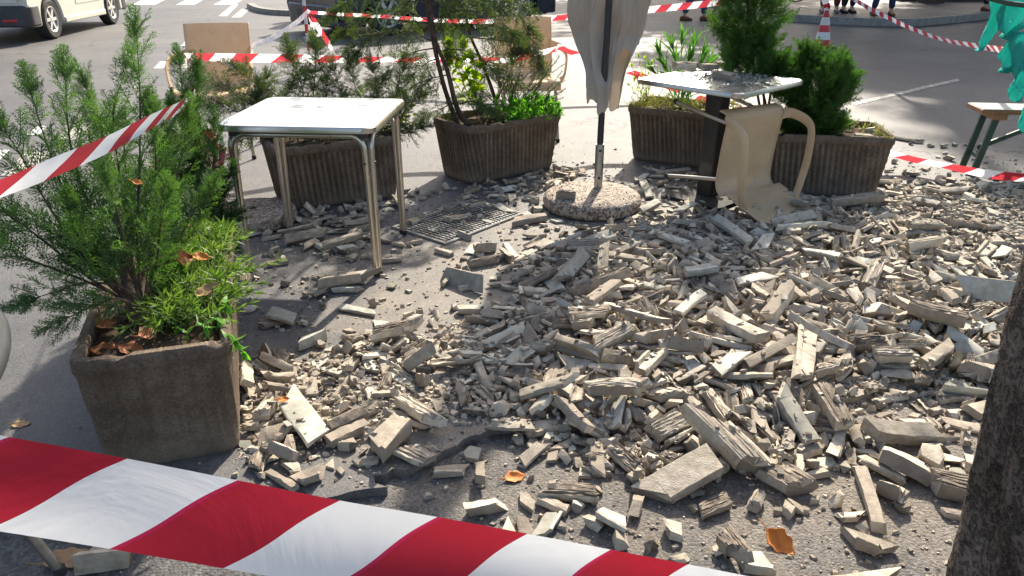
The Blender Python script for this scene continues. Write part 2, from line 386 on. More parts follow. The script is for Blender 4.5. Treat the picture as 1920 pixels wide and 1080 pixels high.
def planter(key, pa, pb, label, W=.42, h=.4, r=.09, rib=.01, fill=.04, taper=1.):
    a, b = [q if isinstance(q, Vector) else gp(*q) for q in (pa, pb)]; d = (b-a); L = d.length; d.normalize(); nrm = Vector((-d.y, d.x, 0))
    c = (a+b)/2+nrm*(W/2); yaw = math.atan2(d.y, d.x)
    root = empty('planter', (c.x, c.y, 0), yaw, label=label, cat='planter', group='concrete planters round the terrace')
    A, B = L/2+.04, W/2+.04; n = 900; rr = random.Random(key)
    lev = [(0, .06, 0), (.012, .048, 0), (.035, .042, .3)]+[(.05+(h-.11)*i/6, .04-.034*i/6, 1) for i in range(7)]+[(h-.05, .004, .2), (h-.045, 0, 0), (h-.01, 0, 0), (h, .006, 0), (h, .028, 0), (h-.012, .034, 0), (h-.09, .04, 0)]
    G = []; chip = [(rr.uniform(0, 2.6), rr.uniform(.012, .035), rr.uniform(.006, .016)) for _ in range(9)]
    lev = [(z, ins*taper if z < h-.04 else ins, am) for z, ins, am in lev]
    for z, ins, am in lev:
        base = rrect(A-ins, B-ins, max(r-ins*.3, .02), n); row = []
        for p, nn, s in base:
            o_ = rib*am*(.5-.5*math.cos(s/.034*6.2832))**.7+rr.uniform(0, .0006)
            row.append((p[0]-nn[0]*o_, p[1]-nn[1]*o_, z+(rr.uniform(-.001, .001)-sum(cd*max(0, 1-((s-cs)/cw)**2) for cs, cw, cd in chip) if z > h-.02 else 0)))
        G.append(row)
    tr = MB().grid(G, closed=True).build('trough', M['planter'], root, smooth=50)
    tr.data.attributes.new('wear_shade', 'FLOAT', 'POINT').data.foreach_set('value', [(.5 if am < .3 or rib < .004 else 1-(.5-.5*math.cos(s/.034*6.2832))**.7) for z, ins, am in lev for p, nn, s in rrect(A-ins, B-ins, max(r-ins*.3, .02), n)])  # rib tone per vertex: painted shade in grooves, lighter worn ridges
    G = []
    for k in range(7):
        f = 1-k/6*.98; G.append([(p[0]*f, p[1]*f, h-fill+(rr.uniform(-.008, .012) if k else -.005)) for p, nn, s in rrect(A-.036, B-.036, max(r-.03, .02), 60)])
    MB().grid(G, closed=True).build('soil', M['soil'], root)
    PL[key] = (root, c, yaw, A, B, h-fill)
    return root
yw1 = R(18); c1 = Vector((-.835, 2.01, 0)); f1 = Vector((math.cos(yw1), math.sin(yw1), 0)); g1 = Vector((-f1.y, f1.x, 0))
planter(1, c1-f1*.40+g1*.04, c1-f1*.04+g1*.04, 'squat brown concrete planter in the left foreground, end-on, holding the big bright conifer', W=1.0, h=.4, r=.05, rib=.003, taper=.55)
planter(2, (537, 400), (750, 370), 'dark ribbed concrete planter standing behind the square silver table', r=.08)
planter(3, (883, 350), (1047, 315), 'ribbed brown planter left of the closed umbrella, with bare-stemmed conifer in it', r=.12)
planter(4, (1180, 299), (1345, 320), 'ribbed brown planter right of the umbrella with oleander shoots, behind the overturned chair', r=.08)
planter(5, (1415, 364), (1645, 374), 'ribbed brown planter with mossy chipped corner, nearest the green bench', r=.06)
planter(6, (318, 448), (402, 440), 'shaded planter hidden behind the left foreground planter, left of the silver table', W=.9, r=.06)
def pw(key, u, v, z=0):                       # planter coordinates (-1..1) to the world
    root, c, yaw, A, B, hh = PL[key]
    x, y = u*A, v*B
    return Vector((c.x+x*math.cos(yaw)-y*math.sin(yaw), c.y+x*math.sin(yaw)+y*math.cos(yaw), hh+z))

def pu(key, p):
    root, c, yaw, A, B, hh = PL[key]; dx, dy = p.x-c.x, p.y-c.y
    return ((dx*math.cos(yaw)+dy*math.sin(yaw))/A, (dy*math.cos(yaw)-dx*math.sin(yaw))/B)
# ---------------------------------------------------------------- tables
def rsq(a, b, r, k=6):
    out = []
    for cx, cy, a0 in ((a-r, -b+r, -90), (a-r, b-r, 0), (-a+r, b-r, 90), (-a+r, -b+r, 180)):
        out += [(cx+r*math.cos(R(a0+90*i/k)), cy+r*math.sin(R(a0+90*i/k))) for i in range(k+1)]
    return out
def tabletop(root, a, z, b=None, r=.06):
    b = b or a; mb = MB(); P = rsq(a, b, r, 8); n = len(P)
    lev = [(z-.028, .014), (z-.028, 0), (z-.006, 0), (z-.001, .004), (z, .012)]
    G = [[(x*(1-i/a), y*(1-i/b), zz) for x, y in P] for zz, i in lev]
    mb.grid(G, closed=True); top = len(mb.v)-n
    mb.f.append(tuple(range(top, top+n))); mb.m.append(1); mb.f.append(tuple(range(n-1, -1, -1))); mb.m.append(0)
    return mb.build('tabletop', [M['alu'], M['top']], root, smooth=40)
def ubar(p, q, zt, rad, splay):
    """inverted U between floor points p and q"""
    d = (q-p).normalized(); k = .07; P = [p-d*splay+Vector((0, 0, .0)), p+Vector((0, 0, zt-k))]
    for i in range(1, 6):
        an = i/6*math.pi/2; P.append(p+d*(k-k*math.cos(an))+Vector((0, 0, zt-k+k*math.sin(an))))
    Q = [q+d*splay, q+Vector((0, 0, zt-k))]
    for i in range(1, 6):
        an = i/6*math.pi/2; Q.append(q-d*(k-k*math.cos(an))+Vector((0, 0, zt-k+k*math.sin(an))))
    return P+Q[::-1]
t1 = empty('cafe_table', (-.95, 3.76, 0), R(-4.5), label='square silver cafe table on four double tube legs, clear of rubble', cat='table')
tabletop(t1, .367, .735, .355)
MB().box((0, 0, .69), (.64, .62, .03)).build('apron', M['dkplastic'], t1, bevel=.004)
for p, q in (((-.305, -.3), (.305, -.3)), ((-.305, .3), (.305, .3)), ((-.33, -.275), (-.33, .275)), ((.33, -.275), (.33, .275))):
    p, q = Vector((*p, .012)), Vector((*q, .012))
    lf = MB().tube(ubar(p, q, .675, .0125, .012), .0135, 12).build('leg_frame', M['alu'], t1, smooth=60)
    d = (q-p).normalized()
    for e, s in ((p, -1), (q, 1)):
        MB().lathe([(.015, 0), (.0155, .002), (.0155, .022), (.013, .024)], 12, Matrix.Translation((e.x+d.x*s*.012, e.y+d.y*s*.012, .0005))).build('foot_cap', M['rubber'], lf)
        MB().lathe([(.006, 0), (.006, .004), (.003, .006)], 8, Matrix.Translation((e.x+(0 if abs(d.x) > .5 else math.copysign(.0125, e.x)), e.y-(.0125 if abs(d.x) > .5 and e.y < 0 else 0), .56))@Matrix.Rotation(R(90), 4, 'X')).build('screw', M['black'], lf)
t2 = empty('pedestal_table', (1.25, 4.72, 0), R(43), label='silver pedestal table with rubble on its top, beside the overturned chair', cat='table')
tabletop(t2, .365, .735)
MB().prism(rsq(.055, .055, .012, 3), .02, .69).build('column', M['black'], t2, smooth=30)
MB().box((0, 0, .697), (.3, .3, .018)).build('bracket', M['black'], t2, bevel=.003)
MB().prism(rsq(.22, .22, .04), .002, .02).build('base_plate', M['rubber'], t2, smooth=30)

# ---------------------------------------------------------------- chairs
def chair(label, matrix, shell='beige', legm='alu', backtop=.88, group='beige plastic cafe chairs'):
    root = empty('plastic_chair', label=label, cat='chair', group=group)
    root.matrix_world = matrix
    prof = [(-.255, .395), (-.25, .425), (-.232, .447), (-.19, .454), (-.05, .442), (.1, .436), (.17, .44), (.21, .462), (.232, .505), (.25, .58), (.272, .68), (.3, .8), (.322, backtop)]
    prof = [(p.x, p.y) for p in catmull([(a, b, 0) for a, b in prof], 4)]
    k = len(prof); G = []
    for i, (y, z) in enumerate(prof):
        t = i/(k-1); w = .225; row = []
        for j in range(17):
            u = j/8-1; e = 1
            cur = (.03*u*u) if z > .5 else .012*u*u*(1 if z > .42 else 0)
            row.append((w*u, y-cur if z > .5 else y, z*e if z > .6 else z+cur))
        G.append(row)
    MB().grid(G).build('shell', M[shell], root, smooth=70, solid=.009)
    for s in (-1, 1):
        A = catmull([(.215*s, -.2, .45), (.25*s, -.22, .5), (.268*s, -.2, .6), (.268*s, -.15, .655), (.262*s, 0, .672), (.245*s, .15, .67), (.205*s, .265, .68)], 6)
        G = []
        for i, p in enumerate(A):
            t = (A[min(i+1, len(A)-1)]-A[max(i-1, 0)]).normalized(); out = Vector((s, 0, .1)); up = t.cross(out).normalized()
            n = out.normalized(); w = .029
            G.append([p+up*w+n*0, p+up*w*.7+n*.008, p-up*w*.7+n*.008, p-up*w, p-up*w*.7-n*.004, p+up*w*.7-n*.004])
        MB().grid(G, closed=True).build('armrest', M[shell], root, smooth=60)
        for y0, y1 in ((-.19, -.225), (.15, .25)):
            lg = MB().tube([(.19*s, y0, .435), (.2*s, y0*.7+y1*.3, .3), (.215*s, y1, .012)], .0125, 12).build('leg', M[legm], root, smooth=60)
            MB().lathe([(.014, 0), (.0155, .004), (.0155, .025), (.013, .027)], 12, Matrix.Translation((.215*s, y1, 0))).build('foot_cap', M['rubber'], lg)
    return root
def place(p, yaw): return Matrix.Translation(p)@Matrix.Rotation(yaw, 4, 'Z')
chair('beige plastic chair standing in the road, far left behind the conifers, tape across its arms', place((-2.2, 5.85, 0), R(10))@Matrix.Scale(1.06, 4), backtop=.87)
chair('beige plastic chair standing behind the bare-stemmed conifer, nearest the closed umbrella', place((.12, 6.4, 0), R(6))@Matrix.Scale(1.06, 4), backtop=.87)
lie = Matrix(((-1, 0, 0, 0), (0, 0, -1, 0), (0, -1, 0, 0), (0, 0, 0, 1)))
mt = Matrix.Rotation(R(30), 4, 'Z')@Matrix.Rotation(R(3), 4, 'X')@lie
low = min((mt@Vector(q)).z for q in ((0, .322, .88), (0, .3, .8), (.21, .25, .5), (.2, .31, .88), (-.2, .31, .88), (.215, .25, .01), (-.215, .25, .01)))
jn = mt@Vector((0, .22, .47)); mt.translation = Vector((1.41-jn.x, 4.5-jn.y, -low+.0))
chair('overturned beige plastic chair lying on its back in the rubble, legs in the air', mt)
mg = place((-1.3, 1.2, 0), R(-66))
chair('dark grey plastic chair with chrome legs cut off by the left edge', mg, 'greyplastic', 'galv', .72, 'grey plastic chairs')

# ---------------------------------------------------------------- closed umbrella
ub = gp(1120, 378); UX, UY = ub.x, ub.y
um = empty('closed_umbrella', (UX, UY, 0), label='closed taupe parasol on a round pebbled concrete base', cat='umbrella')
tb = Matrix.Translation((-.045, -.1, 0))
MB().lathe([(.27, 0), (.293, .012), (.3, .045), (.293, .072), (.27, .088), (.2, .093), (.03, .095)], 64, tb).build('base', M['terrazzo'], um, smooth=50)
sl = MB().lathe([(.026, .09), (.027, .36), (.026, .365)], 20).build('sleeve', M['galv'], um)
for z in (.16, .33): MB().lathe([(.009, 0), (.009, .008), (.004, .011)], 8, Matrix.Translation((0, -.026, z))@Matrix.Rotation(R(90), 4, 'X')).build('bolt', M['black'], sl)
MB().tube([(0, 0, .355), (.002, 0, .62), (.01, -.005, 1.0), (.03, -.015, 2.35)], .0195, 16).build('pole', M['black'], um)
nth, nz = 260, 110; G = []
def lerp(x, xs, ys): return float(np.interp(x, xs, ys))
rz_ = random.Random(8); ph = [rz_.uniform(0, 6.28) for _ in range(12)]
def hem(th):
    d_r = abs((th+math.pi+.45) % (2*math.pi)-math.pi)          # towards the right, a little to the camera
    return .585+.33*max(0, 1-(d_r/.95)**4)**.5+.03*math.sin(5*th+ph[0])+.012*math.sin(13*th+ph[6])+.1*max(0, math.cos(th-2.7))**3
def canopy(th, z):
    zb = hem(th); Rz = lerp(z, (.55, .62, .78, .92, 1.05, 1.2, 1.5, 2.3), (.07, .084, .112, .15, .186, .192, .17, .045))
    w = th+.22*math.sin(2.3*z+ph[1])+.1*math.sin(7*z+3*th+ph[2])
    fold = .14*math.sin(5*w+ph[3])+.085*math.sin(9*w-1.3*z+ph[4])+.03*math.sin(17*w+2.2*z+ph[5])
    lump = .1*math.sin(9*z+2*th+ph[7])*math.sin(5*th-4*z)+.045*math.sin(21*z-4*th+ph[8])*math.sin(8*th+z*6)
    r = Rz*(1+fold+lump)*(1+.1*max(0, 1-(z-zb)/.12)*math.sin(9*th+ph[9]))
    return (lerp(z, (.55, .8, 1.0, 1.3, 2.3), (.012, .03, .05, .055, .035))+r*math.cos(th)*1.05, lerp(z, (.55, .72, .85, 1.0, 2.3), (.0, .04, .135, .2, .06))+r*math.sin(th)*.85, z)
for i in range(nz):
    G.append([canopy(6.28319*j/nth, hem(6.28319*j/nth)+(2.3-hem(6.28319*j/nth))*(i/(nz-1))**1.25) for j in range(nth)])
cv = MB().grid(G, closed=True).build('canopy', M['umbrella'], um, smooth=180, solid=.003)
M['canopy_line'] = simple('canopy_line_tone', (.46, .41, .35), (.4, .355, .3), 40, .9)  # slightly darker tone for thin lines laid over the canopy
for t0, z0, t1, z1 in ((-2.3, .62, -1.35, 1.5), (-1.2, .66, -.75, 1.6), (-.7, .95, -1.2, 1.5), (-2.6, .8, -2.0, 1.25), (-1.75, .8, -.9, 1.02), (-.55, 1.0, -.1, 1.7)):
    P = []
    for k in range(25):
        th = t0+(t1-t0)*k/24; z = max(z0+(z1-z0)*k/24, hem(th)+.01); x, y, z = canopy(th, z); P.append((x+.0025*math.cos(th), y+.0025*math.sin(th), z))
    MB().tube(P, .0025, 5).build('canopy_line', M['canopy_line'], cv)
MB().lathe([(.05, 2.28), (.055, 2.33), (.03, 2.37), (.012, 2.42)], 16, Matrix.Translation((.035, -.0, 0))).build('finial', M['black'], um)
# second parasol base, empty, behind the table leg
o = MB().lathe([(.22, 0), (.243, .012), (.25, .04), (.243, .07), (.2, .085), (.03, .088), (.028, .06)], 48).build('umbrella_base', M['terrazzo'])
p = gp(478, 425); o.location = (p.x-.03, p.y+.08, 0); tag(o, 'round pebbled concrete parasol base without a pole, behind the silver table leg', 'umbrella base')

# ---------------------------------------------------------------- access cover in the asphalt
q = [gp(755, 421), gp(820, 457), gp(962, 402), gp(902, 384)]
cx = sum(q, Vector())/4; ex = (q[2]-q[1]); ey = (q[0]-q[1]); lx, ly = ex.length*.98, ey.length*1.0; ax = math.atan2(ex.y, ex.x)
mc = empty('access_cover', (cx.x, cx.y, 0), ax, label='steel access cover with raised tread bars set in the asphalt', cat='access cover')
MB().box((0, 0, .004), (lx, ly, .01)).build('plate', simple('steel_plate', (.2, .21, .23), (.12, .125, .135), 15, .4, metal=.85), mc, bevel=.002)
mb = MB(); nb = 24
for i in range(nb):
    for j in range(11):
        mb.box((-lx/2+lx*(i+.5)/nb, -ly/2+ly*(j+.5)/11, .011), (lx/nb*.38, ly/11*.8, .007))
mb.build('tread_bars', simple('worn_steel', (.2, .195, .19), (.1, .1, .1), 9, .6, metal=.5), mc, smooth=0)
mb = MB()
for s in (-1, 1):
    mb.box((0, s*(ly/2+.013), .004), (lx+.05, .018, .014)); mb.box((s*(lx/2+.013), 0, .0045), (.018, ly+.006, .014))
mb.build('frame', M['kerb'], mc, smooth=0)

# ---------------------------------------------------------------- hazard tape
def ribbon(name, label, px, mat='tape_far', width=.075, n=10, seed=1, up=None, group='red and white hazard tapes', wav=.1, u0=0.):
    """px: (x, y, distance, apparent width in photograph pixels or None)"""
    P = [at(a[0], a[1], a[2]) for a in px]; Wd = []
    for a, p in zip(px, P):
        c = p.y*math.cos(PITCH)-(p.z-CAMH)*math.sin(PITCH); Wd.append(min(width, a[3]*c/FPX) if len(a) > 3 and a[3] else width)
    Q = catmull(P, n); ws = np.interp(np.linspace(0, len(P)-1, len(Q)), range(len(P)), Wd)
    rr = random.Random(seed); G = []; UV = []; s = u0; K = 7
    f1, f2 = rr.uniform(0, 6), rr.uniform(0, 6)
    for i, p in enumerate(Q):
        if i: s += (p-Q[i-1]).length
        t = (Q[min(i+1, len(Q)-1)]-Q[max(i-1, 0)]).normalized()
        view = (p-Vector((0, 0, CAMH))).normalized()
        w_ = view.cross(t).normalized()
        if w_.z < 0: w_ = -w_
        if abs(t.z) > .8: w_ = view.cross(t).normalized()
        w_.normalize(); nn = t.cross(w_).normalized()
        # the tape is wider than it looks where it is turned edge-on
        a_ = math.acos(max(.12, min(1, ws[i]/width)))*(1 if rr.random() < 2 else 1)
        dirw = w_*math.cos(a_)+nn*math.sin(a_)
        for k in range(K):
            v = k/(K-1); off = (v-.5)*width
            bulge = math.sin(v*math.pi)*.006*math.sin(s*5+f1)+.004*math.sin(v*6.28+s*9+f2)*wav*10
            UV.append((s, v))
        G.append([p+dirw*((k/(K-1)-.5)*width)+nn*(math.sin(k/(K-1)*math.pi)*.007*math.sin(s*4+f1)+wav*.03*math.sin(k/(K-1)*5+s*11+f2)) for k in range(K)])
    o = MB().grid(G, uv=UV).build(name, M[mat], smooth=180)
    return tag(o, label, 'tape', group)
# the foreground tape, at arm's length
o_ = []
def fdep(x, y, c):
    d = ray(x, y); fwd = d.y*math.cos(PITCH)-d.z*math.sin(PITCH); return d.y/fwd*c
ribbon('hazard_tape', 'wide red and white hazard tape slanting across the whole foreground, nearest of all', [(x, y, fdep(x, y, c), None) for x, y, c in
       ((-330, 852, .6), (0, 905, .645), (250, 948, .67), (450, 985, .69), (630, 1018, .71), (835, 1050, .735), (1160, 1106, .79), (1310, 1132, .82), (1560, 1178, .87), (1900, 1240, .95))], 'tape', .075, 12, 3, wav=.012, u0=.16)
ribbon('hazard_tape', 'hazard tape stretched across the big conifer from the left edge to the far-left chair', [(-160, 412, 1.4, 40), (0, 354, 1.5, 30), (100, 314, 1.65, 33), (200, 272, 1.9, 28), (285, 228, 2.25, 22), (330, 205, 2.65, 17), (360, 188, 3.0, 13)], seed=4, wav=.05)
ribbon('hazard_tape', 'twisted hazard tape hanging straight down from the left arm of the far-left chair', [(359, 104, 5.6, 14), (361, 140, 4.8, 9), (360, 170, 3.6, 10), (361, 188, 3.05, 12)], seed=5)
ribbon('hazard_tape', 'hazard tape tied level across the arms of the far-left chair and on behind the conifers', [(349, 106, 5.62, 12), (420, 108, 5.6, 15), (478, 109, 5.6, 16), (560, 110, 5.7, 15), (640, 111, 5.85, 12), (740, 112, 6.0, 9), (850, 113, 6.1, 9), (900, 112, 6.12, 9), (960, 112, 6.14, 9), (1042, 92, 6.2, 9)], seed=6)
ribbon('hazard_tape', 'pale twisted tape sagging from the far-left chair up to the striped post', [(468, 86, 6.1, 9), (500, 76, 7.2, 10), (530, 60, 8.3, 9), (556, 42, 9.4, 8), (578, 22, 10.05, 8)], 'tape_white', seed=7)
ribbon('hazard_tape', 'thin hazard tape running from the striped post past the dark blue car to the umbrella', [(578, 23, 10.05, 6), (640, 27, 9.7, 6), (720, 31, 9.3, 6), (800, 37, 9.0, 7), (900, 40, 8.8, 8), (1000, 37, 8.7, 9), (1080, 31, 8.6, 10)], seed=8)
ribbon('hazard_tape', 'hazard tape end between the closed umbrella and the tall round bush, by the walking man', [(1080, 31, 8.6, 12), (1150, 26, 8.7, 12), (1220, 18, 8.8, 12), (1280, 12, 9.0, 12), (1345, 4, 9.3, 12), (1440, -14, 10, 11), (1540, -36, 11.4, 9)], seed=9, wav=.05)
ribbon('hazard_tape', 'loose tape tail fluttering down from the striped post', [(576, 22, 10.04, 8), (590, 40, 9.95, 10), (603, 62, 9.9, 9), (615, 80, 9.9, 9), (622, 94, 9.9, 5)], seed=10)
ribbon('hazard_tape', 'narrow torn strip of tape beside the striped post', [(580, 27, 10.02, 6), (585, 45, 10, 6), (588, 58, 10, 5), (594, 65, 9.96, 4), (604, 64, 9.92, 4)], 'tape_white', seed=11)
ribbon('hazard_tape', 'hazard tape dropping right from the arm of the chair near the umbrella', [(1042, 92, 6.2, 8), (1050, 88, 6.22, 9), (1065, 96, 6.2, 9), (1090, 104, 6.18, 9), (1180, 134, 6.2, 10), (1280, 172, 5.95, 12), (1340, 194, 5.75, 12), (1450, 220, 5.55, 12), (1560, 248, 5.45, 12), (1690, 293, 5.3, 11), (1760, 308, 5.15, 10), (1850, 326, 4.98, 16), (1925, 334, 4.9, 16), (2040, 344, 4.8, 16)], seed=12, wav=.05)
ribbon('hazard_tape', 'thin hazard tape crossing the road at the far right to the turquoise cloth', [(1570, -22, 11.6, 6), (1620, 10, 10.4, 7), (1690, 45, 9.0, 7), (1760, 72, 7.8, 6), (1830, 86, 6.6, 9), (1880, 94, 5.6, 12), (1925, 100, 5.2, 12)], seed=13)
ribbon('hazard_tape', 'red tape scrap knotted at the corner of the shaded planter, left of the silver table', [(412, 262, 3.55, 14), (417, 285, 3.5, 12), (414, 310, 3.48, 9), (419, 335, 3.46, 8)], seed=14)

# striped post and cone
pp = gp(583, 132)
sp = empty('striped_post', (pp.x, pp.y, 0), label='thin red and white post on a black foot in the road', cat='post')
mb = MB(); n = 8
for i in range(n):
    mb.lathe([(.021, .03+.85*i/n), (.021, .03+.85*(i+1)/n)], 14, m=i % 2)
mb.lathe([(.021, .88), (.022, .885), (.01, .9)], 14, m=1).build('pole', [M['red'], M['white']], sp)
MB().lathe([(.15, 0), (.15, .02), (.12, .045), (.03, .06)], 24).build('foot', M['rubber'], sp)
pc = gp(1540, 90)
cn = empty('traffic_cone', (pc.x, pc.y, 0), label='red and white striped traffic cone in the road, tape bound to its tip', cat='cone')
mb = MB(); zz = [.03, .13, .24, .34, .45, .55, .64]
for i in range(6): mb.lathe([(.125-.105*(zz[i]-.03)/.61, zz[i]), (.125-.105*(zz[i+1]-.03)/.61, zz[i+1])], 20, m=i % 2)
mb.build('cone', [M['red'], M['white']], cn)
MB().prism(rsq(.17, .17, .05), 0, .03).build('foot', M['rubber'], cn, smooth=30)
ribbon('hazard_tape', 'hazard tape hanging vertically onto the traffic cone at the far right', [(1541, -30, 12.3, 12), (1545, -5, 12.3, 12), (1551, 14, 12.3, 11), (1548, 34, 12.35, 9), (1543, 52, 12.38, 8), (1541, 66, 12.36, 5)], 'band', .1, seed=15)

# ---------------------------------------------------------------- plants
class Quads:
    """many small leaf faces, gathered as arrays"""
    def __init__(s): s.a = []
    def put(s, T, o, x, n, sc):                # T (m,4,3) placed at o with local x axis along x and normal near n
        x = np.asarray(x, float); x = x/np.linalg.norm(x); n = np.asarray(n, float); y = np.cross(n, x); l = np.linalg.norm(y)
        if l < 1e-4: y = np.cross((.3, .9, .1), x); l = np.linalg.norm(y)
        y /= l; z = np.cross(x, y); s.a.append(T@(np.stack([x, y, z])*sc)+np.asarray(o, float))
    def build(s, name, mat, parent=None):
        A = np.concatenate(s.a); m = len(A); me = bpy.data.meshes.new(name)
        me.vertices.add(m*4); me.vertices.foreach_set('co', A.reshape(-1).astype(np.float32))
        me.loops.add(m*4); me.loops.foreach_set('vertex_index', np.arange(m*4, dtype=np.int32))
        me.polygons.add(m); me.polygons.foreach_set('loop_start', np.arange(0, m*4, 4, dtype=np.int32))
        me.materials.append(mat); me.update(calc_edges=True); me.validate()
        o = bpy.data.objects.new(name, me); C.objects.link(o)
        if parent: o.parent = parent; o.matrix_parent_inverse = parent.matrix_basis.inverted()
        return o
def strand(p, q, w, w2=.25, tw=0.):
    p = np.array(p, float); q = np.array(q, float); d = q-p; n = np.cross((0, 0, 1), d); n = n/(np.linalg.norm(n)+1e-9)
    n = n*math.cos(tw)+np.array((0, 0, 1))*math.sin(tw)
    return np.array([p-n*w/2, p+n*w/2, q+n*w*w2/2, q-n*w*w2/2])
def spray(seed, nb=11, ang=42, sub=5, lw=.016, len0=.42, droop=.0, needles=False):
    r = random.Random(seed); out = []; pts = [np.array((0, 0, 0.))]
    for k in range(1, nb+2):
        t = k/(nb+1); pts.append(np.array((t, .05*math.sin(3*t+seed), -droop*t*t)))
    for a, b in zip(pts, pts[1:]): out.append(strand(a, b, lw*1.3, .9))
    for k in range(1, nb+1):
        t = k/(nb+1)
        for sd in (-1, 1):
            if r.random() < .08: continue
            l = len0*(1-t)**.75*(1-.35*math.exp(-t*9))+.06; l *= r.uniform(.75, 1.15)
            an = R(ang+r.uniform(-8, 8)); el = r.gauss(.0, .28)
            d = np.array((math.cos(an), sd*math.sin(an), el-droop*t)); d /= np.linalg.norm(d); p = pts[k]; q = p+d*l
            out.append(strand(p, q, lw, .35, r.uniform(-.6, .6)))
            ns = max(2, int(sub*l/len0+.5))
            for j in range(ns):
                u = (j+.7)/(ns+.4)
                for s2 in (-1, 1):
                    a2 = an*sd+s2*R(38 if not needles else 55); d2 = np.array((math.cos(a2), math.sin(a2), el+r.gauss(0, .25))); d2 /= np.linalg.norm(d2)
                    l2 = (.38*l*(1-u)+.045)*r.uniform(.8, 1.2) if not needles else .07
                    out.append(strand(p+d*l*u, p+d*l*u+d2*l2, lw, .3, r.uniform(-.8, .8)))
    return np.array(out)
CY = [spray(i, 11, 38, 5, .021, .44) for i in range(5)]
JU = [spray(20+i, 10, 48, 7, .021, .38, .25, True) for i in range(4)]
TH = [spray(40+i, 9, 35, 4, .024, .38) for i in range(4)]
def conifer(name, label, leaders, stems, mat, T, n_per_m=70, ln=(.2, .07), seed=1, twig=.006, tag_cat='shrub', spread=.75, group=None, up=.6, base_skip=.12, droop=0., roll=1.):
    """leaders: curves (lists of 3-D points); sprays leave each of them all round"""
    r = random.Random(seed); root = empty(name, leaders[0][0], label=label, cat=tag_cat, group=group); bpy.context.view_layer.update()
    Q = Quads(); wood = MB()
    for st, r0, r1 in stems:
        P = catmull(st, 5); k = len(P); wood.tube(P, [r0+(r1-r0)*i/(k-1) for i in range(k)], 9)
    for L in leaders:
        P = catmull(L, 6); k = len(P); wood.tube(P, [twig*(1-.8*i/(k-1)) for i in range(k)], 6)
        acc = 0; tot = sum((b-a).length for a, b in zip(P, P[1:])); n = int(tot*n_per_m); 
        for i in range(n):
            t = base_skip+(1-base_skip)*(i+r.random())/n; f = t*(k-1); j = min(int(f), k-2); p = P[j].lerp(P[j+1], f-j); d = (P[j+1]-P[j]).normalized()
            a = i*2.399+r.uniform(-.5, .5)*roll; o1 = d.orthogonal().normalized(); o2 = d.cross(o1); rad = o1*math.cos(a)+o2*math.sin(a)
            x = d*r.uniform(.55, .95)+rad*spread*r.uniform(.6, 1.2)+Vector((0, 0, up*.35-droop))
            l = (ln[0]+(ln[1]-ln[0])*t)*r.uniform(.65, 1.2)
            Q.put(r.choice(T), p, x, d.cross(rad)*.4+rad*-.5+Vector((r.gauss(0, .4), r.gauss(0, .4), 1.)), l)
        d = (P[-1]-P[-2]).normalized()
        for _ in range(3): Q.put(r.choice(T), P[-1]-d*.02, d+Vector((r.gauss(0, .1), r.gauss(0, .1), 0)), (r.gauss(0, 1), r.gauss(0, 1), .5), ln[1]*1.3)
    w = wood.build('trunk', M['bark'], None, smooth=60); w.parent = root; w.matrix_parent_inverse = root.matrix_basis.inverted()
    Q.build('foliage', mat, root)
    return root
V3 = Vector
# the big conifer in the near planter
b1 = gp(268, 606, .37)
def L1(*px, b=None, lift=.0):
    b = b or b1; return [b+V3((0, .02, .03))]+[at(x, y, Y) for x, y, Y in px]
lead = [L1((258, 470, 2.32), (262, 300, 2.4), (262, 170, 2.45), (256, 66, 2.48)), L1((240, 450, 2.35), (225, 330, 2.45), (212, 220, 2.52), (236, 128, 2.55)),
        L1((210, 480, 2.3), (150, 340, 2.35), (128, 240, 2.4), (122, 140, 2.42)), L1((200, 500, 2.25), (130, 380, 2.3), (88, 270, 2.3), (57, 172, 2.32)),
        L1((220, 450, 2.45), (190, 300, 2.55), (178, 220, 2.6), (160, 158, 2.62)), L1((190, 520, 2.2), (100, 400, 2.2), (50, 310, 2.2), (4, 236, 2.2)),
        L1((180, 530, 2.18), (80, 450, 2.15), (10, 400, 2.12), (-60, 372, 2.1)), L1((190, 540, 2.2), (90, 500, 2.15), (20, 480, 2.12), (-40, 498, 2.1)),
        L1((285, 440, 2.35), (292, 320, 2.4), (290, 250, 2.45), (285, 215, 2.46)), L1((300, 470, 2.5), (330, 340, 2.62), (345, 270, 2.7), (352, 220, 2.72)),
        L1((300, 520, 2.45), (345, 430, 2.55), (370, 385, 2.62), (392, 350, 2.66)), L1((230, 540, 2.15), (160, 530, 2.1), (110, 545, 2.05), (62, 560, 2.02)),
        L1((220, 560, 2.1), (160, 580, 2.06), (120, 600, 2.03)), L1((250, 520, 2.2), (230, 440, 2.15), (215, 380, 2.12), (200, 340, 2.1)),
        L1((290, 520, 2.3), (300, 430, 2.28), (310, 370, 2.26)), L1((250, 480, 2.5), (240, 380, 2.6), (235, 300, 2.65), (232, 250, 2.68)), L1((205, 490, 2.3), (120, 450, 2.3), (60, 420, 2.3), (10, 440, 2.3)),
        L1((270, 500, 2.4), (275, 400, 2.5), (300, 330, 2.6), (310, 280, 2.66)), L1((210, 520, 2.2), (170, 470, 2.2), (140, 430, 2.15), (130, 390, 2.12))]
conifer('conifer', 'big bright green feathery conifer growing in the left foreground planter', lead,
        [([b1-V3((0, 0, .05)), b1+V3((-.03, .02, .07)), at(232, 500, 2.3), at(212, 400, 2.36)], .026, .012), ([b1+V3((-.01, 0, .02)), at(275, 500, 2.4), at(300, 420, 2.5)], .018, .008), ([b1+V3((-.02, 0, .06)), at(200, 520, 2.22), at(150, 470, 2.2)], .012, .006)],
        M['cypress'], CY, 26, (.23, .085), 3, .0055, 'conifer', .62, 'shrubs growing in the planters', up=.7, base_skip=.2)
b6 = gp(362, 472, .36)
